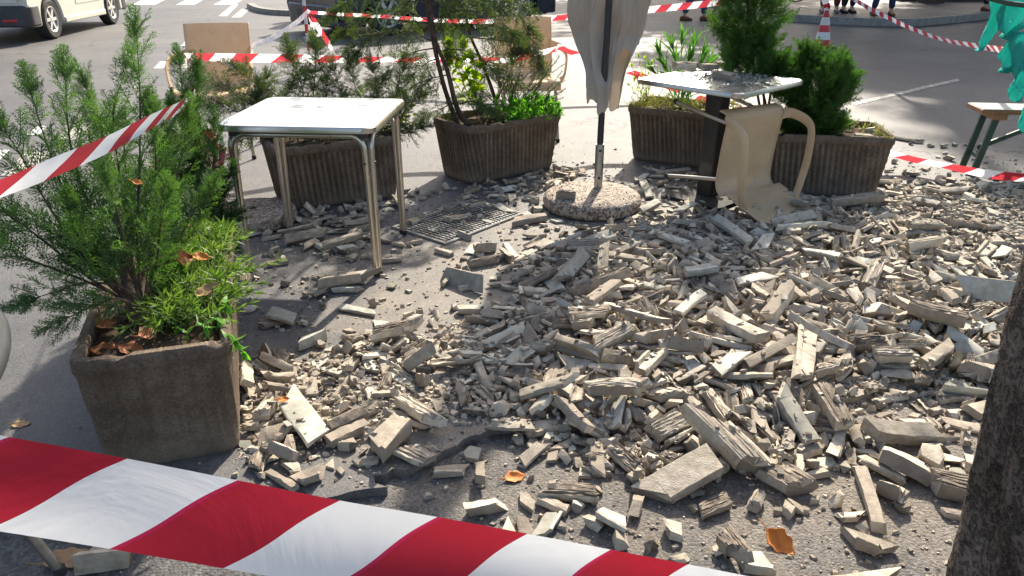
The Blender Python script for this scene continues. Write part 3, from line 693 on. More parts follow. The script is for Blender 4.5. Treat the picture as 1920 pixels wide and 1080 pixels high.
lead = [[b6]+[at(x, y, Y) for x, y, Y in q] for q in (((352, 380, 3.3), (345, 250, 3.35), (338, 118, 3.4)), ((365, 330, 3.35), (368, 220, 3.4), (372, 130, 3.42)), ((385, 380, 3.3), (400, 300, 3.32), (402, 232, 3.35)),
        ((395, 400, 3.25), (415, 370, 3.25), (428, 330, 3.25)), ((330, 390, 3.3), (318, 300, 3.3), (318, 200, 3.32)), ((395, 440, 3.2), (420, 425, 3.2), (436, 412, 3.2)), ((350, 430, 3.2), (370, 370, 3.2), (390, 345, 3.2)), ((380, 430, 3.15), (405, 440, 3.1), (425, 452, 3.1)), ((340, 400, 3.4), (335, 280, 3.45), (360, 190, 3.5)))]
conifer('conifer', 'dark dense conifer behind the big bright one, at the left side of the silver table', lead, [([b6-V3((0, 0, .05)), at(360, 400, 3.32), at(355, 280, 3.36)], .02, .008)],
        M['cypress_dark'], CY, 60, (.17, .08), 8, .005, 'conifer', .8, 'shrubs growing in the planters')
# thin junipers in the planter behind the table
b2 = pw(2, -.3, .1)
lead = [[b2]+[at(x, y, 4.7+dy) for x, y, dy in q] for q in (((540, 240, .0), (470, 195, 0), (415, 165, 0), (385, 150, .05)), ((560, 230, .1), (520, 180, .1), (470, 150, .12), (440, 128, .12)), ((575, 220, 0), (565, 160, 0), (548, 120, 0), (542, 96, 0)),
        ((585, 215, .1), (590, 150, .1), (592, 110, .1), (590, 88, .1)), ((545, 240, -.05), (480, 220, -.1), (430, 205, -.1), (400, 200, -.1)), ((600, 225, .05), (612, 180, .05), (610, 150, .05)), ((540, 250, -.1), (490, 245, -.1), (455, 262, -.12), (440, 280, -.12)), ((550, 240, .05), (520, 215, .05), (500, 195, .05), (490, 175, .05)), ((590, 240, .0), (625, 215, 0), (640, 195, 0)), ((560, 245, -.05), (530, 200, -.05), (545, 165, -.05)), ((520, 235, 0), (480, 190, .05), (500, 145, .05)))]
conifer('juniper', 'sparse dark juniper behind the silver table, in front of the far-left chair', lead, [([b2-V3((0, 0, .04)), at(575, 240, 4.7), at(580, 190, 4.7)], .016, .008)], M['juniper'], JU, 62, (.17, .1), 12, .005, 'juniper', .8, 'shrubs growing in the planters', up=.25, base_skip=.25)
b3 = pw(2, .35, .1)
lead = [[b3]+[at(x, y, 4.85+dy) for x, y, dy in q] for q in (((660, 230, 0), (640, 175, 0), (625, 130, 0)), ((690, 220, 0), (665, 160, .05), (655, 115, .05)), ((710, 220, 0), (705, 165, 0), (698, 130, 0)), ((725, 225, 0), (745, 170, 0), (757, 128, .03)), ((735, 235, 0), (765, 200, 0), (790, 180, 0)), ((680, 235, .05), (630, 210, .05), (600, 195, .05)), ((730, 250, -.05), (765, 250, -.05), (790, 240, -.05)), ((700, 230, .05), (690, 190, .05), (720, 150, .05)))]
conifer('juniper', 'thin twiggy juniper at the right corner of the silver table top', lead, [([b3-V3((0, 0, .04)), at(700, 240, 4.85), at(700, 200, 4.85)], .013, .006)], M['juniper'], JU, 55, (.15, .09), 14, .0045, 'juniper', .8, 'shrubs growing in the planters', up=.25, base_skip=.25)
# bare-stemmed conifer
b4 = pw(3, -.72, .1); b5 = pw(3, -.55, -.1); Y4 = b4.y
st = [([b4-V3((0, 0, .03)), at(835, 170, Y4), at(815, 90, Y4), at(802, 20, Y4+.03), at(800, -60, Y4+.05), at(806, -140, Y4+.05)], .017, .009), ([b5-V3((0, 0, .03)), at(858, 205, Y4), at(838, 130, Y4), at(815, 70, Y4), at(806, -10, Y4+.02)], .02, .01),
      ([pw(3, 0, .2)-V3((0, 0, .03)), at(932, 200, Y4+.25), at(905, 120, Y4+.3), at(880, 60, Y4+.3), at(868, -20, Y4+.3)], .016, .007)]
lead = [[at(x, y, Y4+dy) for x, y, dy in q] for q in (
    ((812, 78, 0), (770, 60, -.05), (715, 62, -.1), (665, 85, -.12)), ((806, 40, 0), (755, 20, 0), (690, 30, 0), (648, 55, 0)), ((803, 10, .05), (740, -20, .05), (670, -10, .05), (630, 20, .05)),
    ((815, 90, 0), (770, 100, -.05), (735, 130, -.08), (705, 150, -.1)), ((806, 40, .05), (860, 20, .05), (920, 28, .1), (960, 60, .1)), ((870, 60, .3), (920, 50, .3), (975, 62, .3), (1000, 92, .3)),
    ((880, 70, .3), (930, 75, .25), (985, 85, .25), (1010, 118, .25)), ((800, -30, .05), (860, -40, .1), (930, -20, .1), (980, 10, .1)), ((800, -60, .05), (850, -90, .05), (900, -80, .1), (950, -50, .1)), ((808, 20, .05), (830, -10, .0), (880, 0, -.1), (930, 14, -.1)),
    ((840, 140, 0), (800, 150, 0), (760, 170, 0)), ((815, 100, .05), (850, 92, .1), (890, 100, .1), (920, 130, .1)), ((862, 195, 0), (890, 190, .0), (920, 205, .0), (940, 215, 0)), ((860, 190, 0), (835, 200, 0), (805, 215, 0)), ((925, 190, .3), (900, 170, .3), (870, 180, .3)), ((905, 130, .3), (940, 130, .3), (965, 150, .3)), ((930, 190, .25), (950, 150, .25), (960, 120, .25)), ((875, 20, .3), (910, 0, .3), (960, 20, .3), (990, 50, .3)), ((802, 0, .05), (780, -40, .05), (740, -60, .05)), ((820, 110, -.02), (800, 118, -.03), (775, 140, -.04)),
    ((720, 62, -.1), (690, 75, -.12), (672, 98, -.13)), ((905, 125, .3), (925, 105, .28), (955, 100, .25)), ((868, 0, .3), (850, -20, .2), (830, 30, .15)), ((870, 40, .3), (850, 60, .25), (842, 95, .2)))]
conifer('conifer', 'tall drooping conifer with two bare leaning stems, beside the closed umbrella', lead, st, M['juniper'], JU, 46, (.19, .12), 21, .005, 'conifer', .8, 'shrubs growing in the planters', up=-.2, base_skip=.1, droop=.35)
# rosemary
def tuft(name, label, stems, mat, ll, lw, per_m, cat, seed=1, ang=.5, stemr=.003, leaf=None, stem_mat='bark', group='small plants growing in the planters', tipfan=0):
    r = random.Random(seed); root = empty(name, stems[0][0], label=label, cat=cat, group=group); bpy.context.view_layer.update(); Q = Quads(); wd = MB()
    T = leaf if leaf is not None else np.array([strand((0, 0, 0), (.5, 0, .04), 1, 1.), strand((.5, 0, .04), (1, 0, 0), 1, .1)])
    T = T*np.array((ll, lw if leaf is None else ll, ll))
    for s in stems:
        P = catmull(s, 5); k = len(P); wd.tube(P, [stemr*(1-.6*i/(k-1)) for i in range(k)], 5); tot = sum((b-a).length for a, b in zip(P, P[1:])); n = max(3, int(tot*per_m))
        for i in range(n):
            t = .12+.88*(i+r.random())/n; f = t*(k-1); j = min(int(f), k-2); p = P[j].lerp(P[j+1], f-j); d = (P[j+1]-P[j]).normalized(); a = i*2.4+r.uniform(-.6, .6)
            o1 = d.orthogonal().normalized(); rad = o1*math.cos(a)+d.cross(o1)*math.sin(a)
            Q.put(T, p, d*(1-ang)+rad*ang*1.4+V3((0, 0, .1)), rad*-.6+d, r.uniform(.6, 1.15))
        for i in range(tipfan):
            a = i*2.4; d = (P[-1]-P[-2]).normalized(); o1 = d.orthogonal().normalized(); rad = o1*math.cos(a)+d.cross(o1)*math.sin(a)
            Q.put(T, P[-1], d+rad*r.uniform(.1, .75), d-rad, r.uniform(.7, 1.1))
    w = wd.build('stems', M[stem_mat], None, smooth=60); w.parent = root; w.matrix_parent_inverse = root.matrix_basis.inverted()
    Q.build('leaves', mat, root); return root
rr = random.Random(31)
bR = pw(3, .45, .25)
tuft('rosemary', 'grey-green rosemary bush fanning out at the right end of the planter left of the umbrella', [[bR+V3((rr.gauss(0, .06), rr.gauss(0, .05), 0)), bR.lerp(at(x, y, bR.y+.05), .5)+V3((rr.gauss(0, .03), rr.gauss(0, .03), -.01)), at(x, y, bR.y+.05+rr.gauss(0, .05))] for x, y in
     [(rr.uniform(935, 1062), rr.uniform(98, 185)) for _ in range(34)]+[(1050, 105), (1058, 120), (1035, 112), (1060, 150), (990, 105)]], M['rosemary'], .026, .0035, 330, 'rosemary', 5, .55)
LOBE = np.array([strand((0, 0, 0), (.25, 0, .05), .12, 4.), strand((.25, 0, .05), (.6, .0, .08), .55, 1.25), strand((.6, 0, .08), (1, 0, 0), .68, .12), strand((.3, .1, .05), (.55, .55, .0), .3, .2), strand((.3, -.1, .05), (.55, -.55, 0), .3, .2)])
bY = pw(3, -.3, .15)
tuft('young_plant', 'young plant with lime yellow lobed leaves among the conifer stems', [[bY+V3((rr.gauss(0, .03), 0, 0)), bY.lerp(at(x, y, bY.y+.05), .6)+V3((rr.gauss(0, .02), 0, 0)), at(x, y, bY.y+.08)] for x, y in ((845, 85), (838, 110), (870, 95), (885, 115), (860, 130), (900, 130), (880, 140), (893, 150), (850, 100), (870, 88))], M['lime'], .075, .05, 20, 'plant', 7, .6, .003, LOBE, 'bark', tipfan=5)
bG = pw(3, .55, -.2)
tuft('ground_cover', 'low bright green leafy clump spilling over the planter rim left of the umbrella', [[(p := pw(3, rr.uniform(-.1, .98), rr.uniform(-.9, .3))), p+V3((rr.gauss(0, .02), rr.gauss(-.01, .02), .03)), p+V3((rr.gauss(.01, .03), rr.gauss(-.02, .03), rr.uniform(.04, .13)))] for _ in range(110)], M['bright'], .042, .014, 80, 'plant', 9, .6, .002, None, 'bright', tipfan=8)
# big planter: grass clump, broad weeds
r6 = random.Random(61)
ST = []
for _ in range(270):
    p = pw(1, r6.uniform(-.1, .95), r6.uniform(-.6, .98)); h = r6.uniform(.04, .11); lean = V3((r6.gauss(.01, .04), r6.gauss(-.02, .04), 0))
    ST.append([p, p+lean*.4+V3((0, 0, h*.7)), p+lean*1.3+V3((0, 0, h))])
tuft('grass_clump', 'sunlit clump of narrow green blades in the right half of the near planter', ST, M['grass'], .05, .0055, 110, 'grass clump', 62, .5, .0022, None, 'grass', tipfan=4)
ST = []
for x, y, Y in ((300, 600, 2.2), (330, 620, 2.14), (352, 640, 2.1), (385, 615, 2.1), (410, 600, 2.12), (330, 500, 2.4), (345, 510, 2.4), (420, 570, 2.2), (455, 660, 2.08), (440, 640, 2.05), (370, 585, 2.2), (300, 540, 2.3)):
    q = at(x, y, Y); a_, b_ = pu(1, q); p = pw(1, max(-.9, min(.9, a_)), max(-.93, min(.9, b_))); ST.append([p, p.lerp(q, .6)+V3((0, 0, .03)), q])
tuft('weed', 'broad-leaved weed hanging over the right front corner of the near planter', ST, M['bright'], .042, .015, 75, 'plant', 63, .7, .003, None, 'bright', tipfan=5)
tuft('weed', 'sprawling yellow-green weed spilling from the planter behind the table, right end', [[pw(2, .8, .2), pw(2, 1.05, .1)+V3((0, 0, .05)), at(x, y, 4.85)] for x, y in ((760, 232), (775, 215), (795, 180), (770, 200), (785, 235), (752, 245), (762, 220))], M['lime'], .03, .014, 70, 'plant', 64, .6, .002, None, 'bark', tipfan=4)
tuft('weed', 'low weeds and dead leaves along the soil of the planter behind the table', [[(p := pw(2, r6.uniform(-.95, .9), r6.uniform(-.8, .6))), p+V3((r6.gauss(0, .02), 0, .03)), p+V3((r6.gauss(0, .04), r6.gauss(0, .03), r6.uniform(.04, .09)))] for _ in range(40)], M['juniper'], .035, .008, 110, 'plant', 65, .6, .002)
# oleander, weeds
bO = pw(4, -.1, .25); LANCE = np.array([strand((0, 0, 0), (.35, 0, .05), .03, 3.6), strand((.35, 0, .05), (.7, 0, .05), .11, .8), strand((.7, 0, .05), (1, 0, -.02), .088, .08)])
tuft('oleander', 'oleander shoots with long pointed bright green leaves behind the pedestal table', [[bO+V3((rr.gauss(0, .05), rr.gauss(0, .03), 0)), bO.lerp(at(x, y, bO.y), .6)+V3((rr.gauss(0, .02), 0, 0)), at(x, y, bO.y+dy)] for x, y, dy in ((1240, 108, 0), (1262, 95, .05), (1278, 85, 0), (1300, 92, .05), (1314, 112, 0), (1250, 130, -.05), (1290, 118, -.03), (1325, 128, 0), (1232, 140, 0), (1270, 120, .05), (1305, 135, -.05))], M['oleander'], .16, .02, 26, 'oleander', 71, .42, .005, LANCE, 'bright', tipfan=11)
bF = pw(4, -.8, .0)
tuft('flower', 'spindly yellowing plant at the left end of the planter right of the umbrella', [[bF+V3((rr.gauss(0, .04), 0, 0)), bF.lerp(at(x, y, bF.y), .5), at(x, y, bF.y)] for x, y in ((1185, 125), (1198, 108), (1210, 112), (1190, 150), (1215, 130), (1205, 140), (1222, 118), (1180, 160))], M['lime'], .035, .012, 55, 'plant', 72, .6, .002, None, 'bark', tipfan=6)
tuft('weed', 'dry straggly weeds carpeting the planter right of the umbrella', [[(p := pw(4, rr.uniform(-.98, .98), rr.uniform(-.95, .7))), p+V3((rr.gauss(-.01, .02), 0, .04)), p+V3((rr.gauss(-.01, .05), rr.gauss(-.02, .03), rr.uniform(.05, .12)))] for _ in range(120)], M['dryweed'], .04, .005, 120, 'plant', 73, .5, .0016, None, 'dryweed')
fl = MB()
for k in range(5): fl.box((0, 0, 0), (.028, .016, .004), Matrix.Translation(at(1195, 145, bF.y-.03))@Matrix.Rotation(k*1.256, 4, 'Y')@Matrix.Translation((.016, 0, 0))@Matrix.Rotation(.4, 4, 'X'))
fo = fl.build('blossom', simple('orange_petal', (.7, .12, .03), (.6, .07, .03), 40, .6)); tag(fo, 'small orange-red blossom on the yellowing plant right of the umbrella', 'blossom')
tuft('weed', 'tiny mossy weeds on the chipped right corner of the nearest ribbed planter', [[(p := pw(5, rr.uniform(.55, 1.0), rr.uniform(-.95, .9))), p+V3((0, 0, .02)), p+V3((rr.gauss(0, .03), rr.gauss(0, .03), rr.uniform(.02, .07)))] for _ in range(40)], M['dryweed'], .028, .005, 130, 'plant', 74, .6, .0016, None, 'grass')
# thuja bushes
def bush(name, label, base, blobs, mat, T, seed, l=.13, n=900, cat='bush'):
    r = random.Random(seed); root = empty(name, base, label=label, cat=cat, group='shrubs growing in the planters'); bpy.context.view_layer.update(); Q = Quads(); wd = MB()
    for c, rx, ry, rz, frac in blobs:
        wd.tube(catmull([base-V3((0, 0, .04)), base.lerp(c, .4)+V3((r.gauss(0, .02), r.gauss(0, .02), 0)), c, c+V3((0, 0, rz*.6))], 4), [.012]*12+[.004] if False else .008, 6)
        lump = [(V3((r.gauss(0, 1), r.gauss(0, 1), r.gauss(0, 1))).normalized(), r.uniform(.25, .6), r.uniform(.1, .3)) for _ in range(16)]
        for i in range(int(n*frac)):
            d = V3((r.gauss(0, 1), r.gauss(0, 1), r.gauss(0, 1))).normalized(); s = r.uniform(.25, 1)**.45; k = .82
            for ld, lw, la in lump: k += la*max(0, 1-(d-ld).length/lw)
            p = c+V3((d.x*rx, d.y*ry, d.z*rz))*s*k
            x = V3((d.x, d.y, d.z*.6+.75))+V3((r.gauss(0, .35), r.gauss(0, .35), r.gauss(0, .25)))
            Q.put(r.choice(T), p-x.normalized()*l*.6, x, d+V3((r.gauss(0, .6), r.gauss(0, .6), r.gauss(0, .4))), l*r.uniform(.6, 1.25))
    w = wd.build('trunk', M['bark'], None, smooth=60); w.parent = root; w.matrix_parent_inverse = root.matrix_basis.inverted()
    Q.build('foliage', mat, root); return root
Y5 = pw(5, 0, .2).y
b7 = pw(5, -.75, .2)
bush('thuja', 'tall dense rounded green thuja above the pedestal table', b7, [(at(1402, 20, Y5+.1), .26, .24, .38, .5), (at(1410, 110, Y5+.1), .22, .22, .26, .25), (at(1400, -90, Y5+.1), .2, .2, .3, .25), (at(1455, 125, Y5), .12, .12, .13, .1)], M['thuja'], TH, 81, .12, 1300, 'thuja')
b8 = pw(5, .1, .15)
bush('thuja', 'wide low green thuja bushing over the rim of the nearest ribbed planter', b8, [(at(1535, 165, Y5-.05), .23, .22, .24, .42), (at(1575, 150, Y5-.05), .13, .14, .16, .14), (at(1480, 155, Y5), .14, .15, .17, .16), (at(1520, 220, Y5-.1), .2, .17, .14, .24), (at(1510, 105, Y5), .1, .1, .1, .1), (at(1490, 228, Y5-.06), .16, .13, .1, .14), (at(1555, 228, Y5-.08), .14, .13, .09, .12)], M['thuja'], TH, 82, .11, 1250, 'thuja')
# street trees behind the far pavement, whose shade dapples the road
def street_tree(label, x, y, h, cr, seed):
    r = random.Random(seed); root = empty('street_tree', (x, y, 0), label=label, cat='tree', group='street trees on the far pavement'); bpy.context.view_layer.update()
    wd = MB(); b = V3((x, y, 0)); top = V3((x+r.gauss(0, .3), y+r.gauss(0, .3), h*.55)); wd.tube(catmull([b, b.lerp(top, .5)+V3((.1, 0, 0)), top], 5), [.3-.014*i for i in range(11)], 12)
    Q = Quads(); LF = np.array([strand((0, 0, 0), (.5, 0, .05), .25, 2.4), strand((.5, 0, .05), (1, 0, 0), .6, .1)])
    for i in range(13):
        d = V3((r.gauss(0, 1), r.gauss(0, 1), r.uniform(.1, 1.1))).normalized(); e = top+V3((d.x*cr, d.y*cr, d.z*h*.42)); m_ = top.lerp(e, .5)+V3((0, 0, .4))
        wd.tube(catmull([top-V3((0, 0, .2)), m_, e], 4), [.11-.009*k for k in range(9)], 7)
        for k in range(34):
            c = top.lerp(e, r.uniform(.4, 1.05))+V3((r.gauss(0, .75), r.gauss(0, .75), r.gauss(0, .6)))
            for _ in range(64):
                p = c+V3((r.gauss(0, .28), r.gauss(0, .28), r.gauss(0, .22))); Q.put(LF, p, (r.gauss(0, 1), r.gauss(0, 1), r.gauss(-.2, .5)), (r.gauss(0, .5), r.gauss(0, .5), 1), r.uniform(.2, .31))
    w = wd.build('trunk', M['bark'], None, smooth=60); w.parent = root; w.matrix_parent_inverse = root.matrix_basis.inverted()
    Q.build('crown', M['treeleaf'], root)
street_tree('street tree on the far pavement, trunk nearest the kerb at the right', 10.4, 20.3, 9.2, 5.2, 5)
street_tree('street tree on the far pavement behind the low brown wall', 13.2, 25.2, 10.5, 4.6, 7)
street_tree('street tree on the far pavement behind the walking man', 6.6, 28.5, 10.0, 3.2, 6)
street_tree('street tree at the far right end of the pavement', 16.0, 21.0, 9.5, 5.0, 9)
street_tree('tall street tree on the far pavement between the bystanders and the low wall', 11.2, 22.4, 13.0, 3.0, 12)

# ---------------------------------------------------------------- bench, turquoise cloth, trunk
bn = gp(1865, 330); bz = .46
tl, tr_ = gp(1843, 206, bz), gp(1990, 214, bz); tl2 = gp(1866, 197, bz)
d = V3((1, -.12, 0)).normalized(); yaw = math.atan2(d.y, d.x)
be = empty('folding_bench', (tl.x, tl.y, 0), yaw, label='folding beer bench with wooden seat and dark green legs at the right edge', cat='bench')
MB().prism([(0, -.0), (2.2, 0), (2.2, .25), (0, .25)], bz-.03, bz).build('seat', [M['wood']], be, smooth=0, bevel=.004)
MB().prism([(.006, .006), (2.19, .006), (2.19, .244), (.006, .244)], bz+.001, bz+.004).build('seat_top', M['greywood'], be, smooth=0)
MB().box((.13, .125, bz-.05), (.09, .23, .04)).build('cleat', M['wood'], be, bevel=.004)
for yy in (.035, .215): MB().box((0, 0, 0), (.042, .022, .425), Matrix.Translation((.085, yy, .212))@Matrix.Rotation(R(9), 4, 'Y')).build('leg', M['greenmetal'], be, bevel=.003)
MB().tube([(.085, .035, .12), (.085, .215, .12)], .012, 8).build('crossbar', M['greenmetal'], be)
MB().box((0, 0, 0), (.62, .02, .03), Matrix.Translation((.36, .125, .31))@Matrix.Rotation(R(-26), 4, 'Y')).build('brace', M['greenmetal'], be, bevel=.002)
for yy in (.035, .215): MB().box((0, 0, 0), (.042, .022, .425), Matrix.Translation((2.1, yy, .212))@Matrix.Rotation(R(-9), 4, 'Y')).build('leg', M['greenmetal'], be, bevel=.003)

GX, GY = 3.3, 4.55
gu = empty('turquoise_parasol', (GX+.22, GY, 0), label='collapsed turquoise parasol with torn drooping cloth at the upper right edge', cat='parasol')
G = []; nth, nz = 150, 60
for i in range(nz):
    row = []
    for j in range(nth):
        th = 6.28319*j/nth; u = i/(nz-1)
        zb = .56+.15*math.sin(3*th+.9)+.05*math.sin(7*th+2); z = zb+(2.2-zb)*u**1.1
        Rz = lerp(z, (.4, .6, .8, 1.0, 1.2, 1.6, 2.2), (.1, .16, .24, .3, .33, .28, .05))
        f = .16*math.sin(5*th+1.4*z)+.1*math.sin(9*th-2*z+1)+.03*math.sin(19*th+3*z)+.02*math.sin(17*z+4*th)
        row.append((Rz*(1+f)*math.cos(th), Rz*(1+f)*.8*math.sin(th), z))
    G.append(row)
MB().grid(G, closed=True).build('canopy', M['turquoise'], gu, smooth=180, solid=.004)
MB().tube([(0, 0, .04), (0, 0, 2.3)], .02, 14).build('pole', M['greenmetal'], gu)
MB().lathe([(.25, 0), (.26, .02), (.26, .05), (.22, .07), (.03, .08)], 40).build('base', M['terrazzo'], gu)
def flap(px, Y, nx=14, seed=1, amp=.03):
    """a torn flap of cloth hanging between a left and a right outline"""
    L, Rr = px; L = catmull([at(x, y, Y) for x, y in L], 6); Rr = catmull([at(x, y, Y) for x, y in Rr], 6); n = min(len(L), len(Rr)); G = []
    for i in range(n):
        a, b = L[i*(len(L)-1)//(n-1)], Rr[i*(len(Rr)-1)//(n-1)]
        G.append([a.lerp(b, k/nx)+V3((0, amp*math.sin(k/nx*7+i*.35+seed)+amp*.5*math.sin(k*1.7+i*.9), 0)) for k in range(nx+1)])
    o = MB().grid(G).build('torn_flap', M['turquoise'], None, smooth=180, solid=.003); o.parent = gu; o.matrix_parent_inverse = Matrix.Translation((GX+.22, GY, 0)).inverted(); return o
flap([((1862, -10), (1852, 30), (1846, 60), (1838, 88), (1829, 96)), ((1885, -10), (1876, 35), (1866, 62), (1850, 85), (1832, 96))], GY-.15, seed=2, amp=.02)
flap([((1880, -20), (1878, 10), (1874, 45), (1876, 62), (1880, 72)), ((1935, -20), (1932, 20), (1922, 45), (1906, 58), (1884, 74))], GY-.22, seed=4)
flap([((1890, 70), (1880, 95), (1878, 120), (1874, 130), (1877, 138)), ((1950, 60), (1950, 90), (1930, 115), (1900, 128), (1885, 134))], GY-.24, seed=5)
flap([((1900, 60), (1896, 110), (1894, 150), (1893, 176), (1904, 192)), ((1965, 60), (1965, 110), (1950, 150), (1930, 165), (1915, 180))], GY-.27, seed=7)
flap([((1925, 150), (1918, 190), (1916, 225), (1918, 250)), ((1965, 150), (1965, 190), (1950, 225), (1935, 252))], GY-.25, seed=9)
rb_ = MB().tube([at(1852, -4, GY-.26), at(1890, 6, GY-.3), at(1940, 12, GY-.34)], .013, 8).build('rib', M['greenmetal']); rb_.parent = gu; rb_.matrix_parent_inverse = Matrix.Translation((GX+.22, GY, 0)).inverted()

# tree trunk close by on the right
tk = empty('tree_trunk', (1.45, 1.12, LOW), label='dark rough bark of a leaning tree trunk filling the right foreground edge', cat='tree trunk')
G = []; rt = random.Random(4)
L_ = [at(1775, 1250, 1.15), at(1822, 1080, 1.15), at(1892, 815, 1.15), at(1968, 550, 1.15), at(2045, 300, 1.15)]
f0 = [rt.uniform(0, 6) for _ in range(6)]
for i in range(90):
    z = 0+2.6*i/89; row = []
    xl = float(np.interp(z, [p.z for p in L_], [p.x for p in L_])) if z > L_[0].z else L_[0].x
    if z > L_[-1].z: xl = L_[-1].x+(z-L_[-1].z)*.08
    Rr = .24+.05*math.exp(-z*4)
    for j in range(100):
        th = 6.28319*j/100; r = Rr*(1+.025*math.sin(5*th+f0[0]+z)+.018*math.sin(9*th+3*z+f0[1])+.01*math.sin(23*th+11*z+f0[2])+.008*math.sin(37*th-19*z))+rt.uniform(-.002, .002)
        row.append((xl+Rr+r*math.cos(th)-1.45, r*math.sin(th)+.03*math.sin(z), z))
    G.append(row)
t = NT('trunk_bark'); Pn = t.co(); a1 = t.noise(7, 7, .75, Pn); mp = Pn
v = t.n('TexVoronoi', {'Vector': t.n('VectorMath', {0: mp, 1: t.n('VectorMath', {0: t.noise(9, 5, .7, Pn).outputs['Color'], 'Scale': .3}, operation='SCALE').outputs[0]}, operation='ADD').outputs[0], 'Scale': 7.}, feature='DISTANCE_TO_EDGE')
pit = t.ramp(t.noise(75, 3, .6, Pn), [(.36, 0.), (.5, 1.)])
c_ = t.mix(.8, t.ramp(a1, [(.3, (.075, .056, .045)), (.52, (.13, .104, .086)), (.72, (.21, .178, .15))]).outputs[0], t.ramp(v.outputs['Distance'], [(.0, .5), (.05, 1.)]).outputs[0], 'MULTIPLY')
c_ = t.mix(.4, c_, pit.outputs[0], 'MULTIPLY')
hh_ = t.math('ADD', t.math('MULTIPLY', t.ramp(v.outputs['Distance'], [(0., 0.), (.08, 1.)]).outputs[0], .5), t.math('ADD', t.math('MULTIPLY', pit.outputs[0], .5), a1.outputs[0]))
M['trunkbark'] = t.done(t.bsdf(c_, .95, normal=t.bump(hh_, 1., .015), spec=.15))
MB().grid(G, closed=True).build('bark', M['trunkbark'], tk, smooth=180)

# ---------------------------------------------------------------- vehicles
def wheel(root, x, y, r, w, side, spokes=6):
    Mx = Matrix.Translation((x, y, r))@Matrix.Rotation(R(-90*side), 4, 'X')      # local z points outwards
    wh = MB().lathe([(r*.66, -w/2), (r*.9, -w/2), (r*.985, -w*.38), (r, -w*.2), (r, w*.2), (r*.985, w*.38), (r*.9, w/2), (r*.66, w*.46)], 40, Mx, caps=False).build('wheel', M['rubber'], root, smooth=40)
    mb = MB().lathe([(r*.67, w*.44), (r*.62, w*.45), (r*.56, w*.36), (r*.54, -w*.3)], 40, Mx, caps=False)
    mb.lathe([(r*.17, w*.2), (r*.17, w*.38), (r*.1, w*.42), (.004, w*.42)], 20, Mx)
    for k in range(spokes):
        a = 6.28319*k/spokes; mb.box((r*.36, 0, w*.31), (r*.46, r*.17, w*.16), Mx@Matrix.Rotation(a, 4, 'Z'))
    mb.build('rim', M['rim'], wh, smooth=40)
    MB().lathe([(r*.55, w*.05), (.003, w*.06)], 32, Mx, caps=False).build('brake_disc', M['dkplastic'], wh)
    return wh
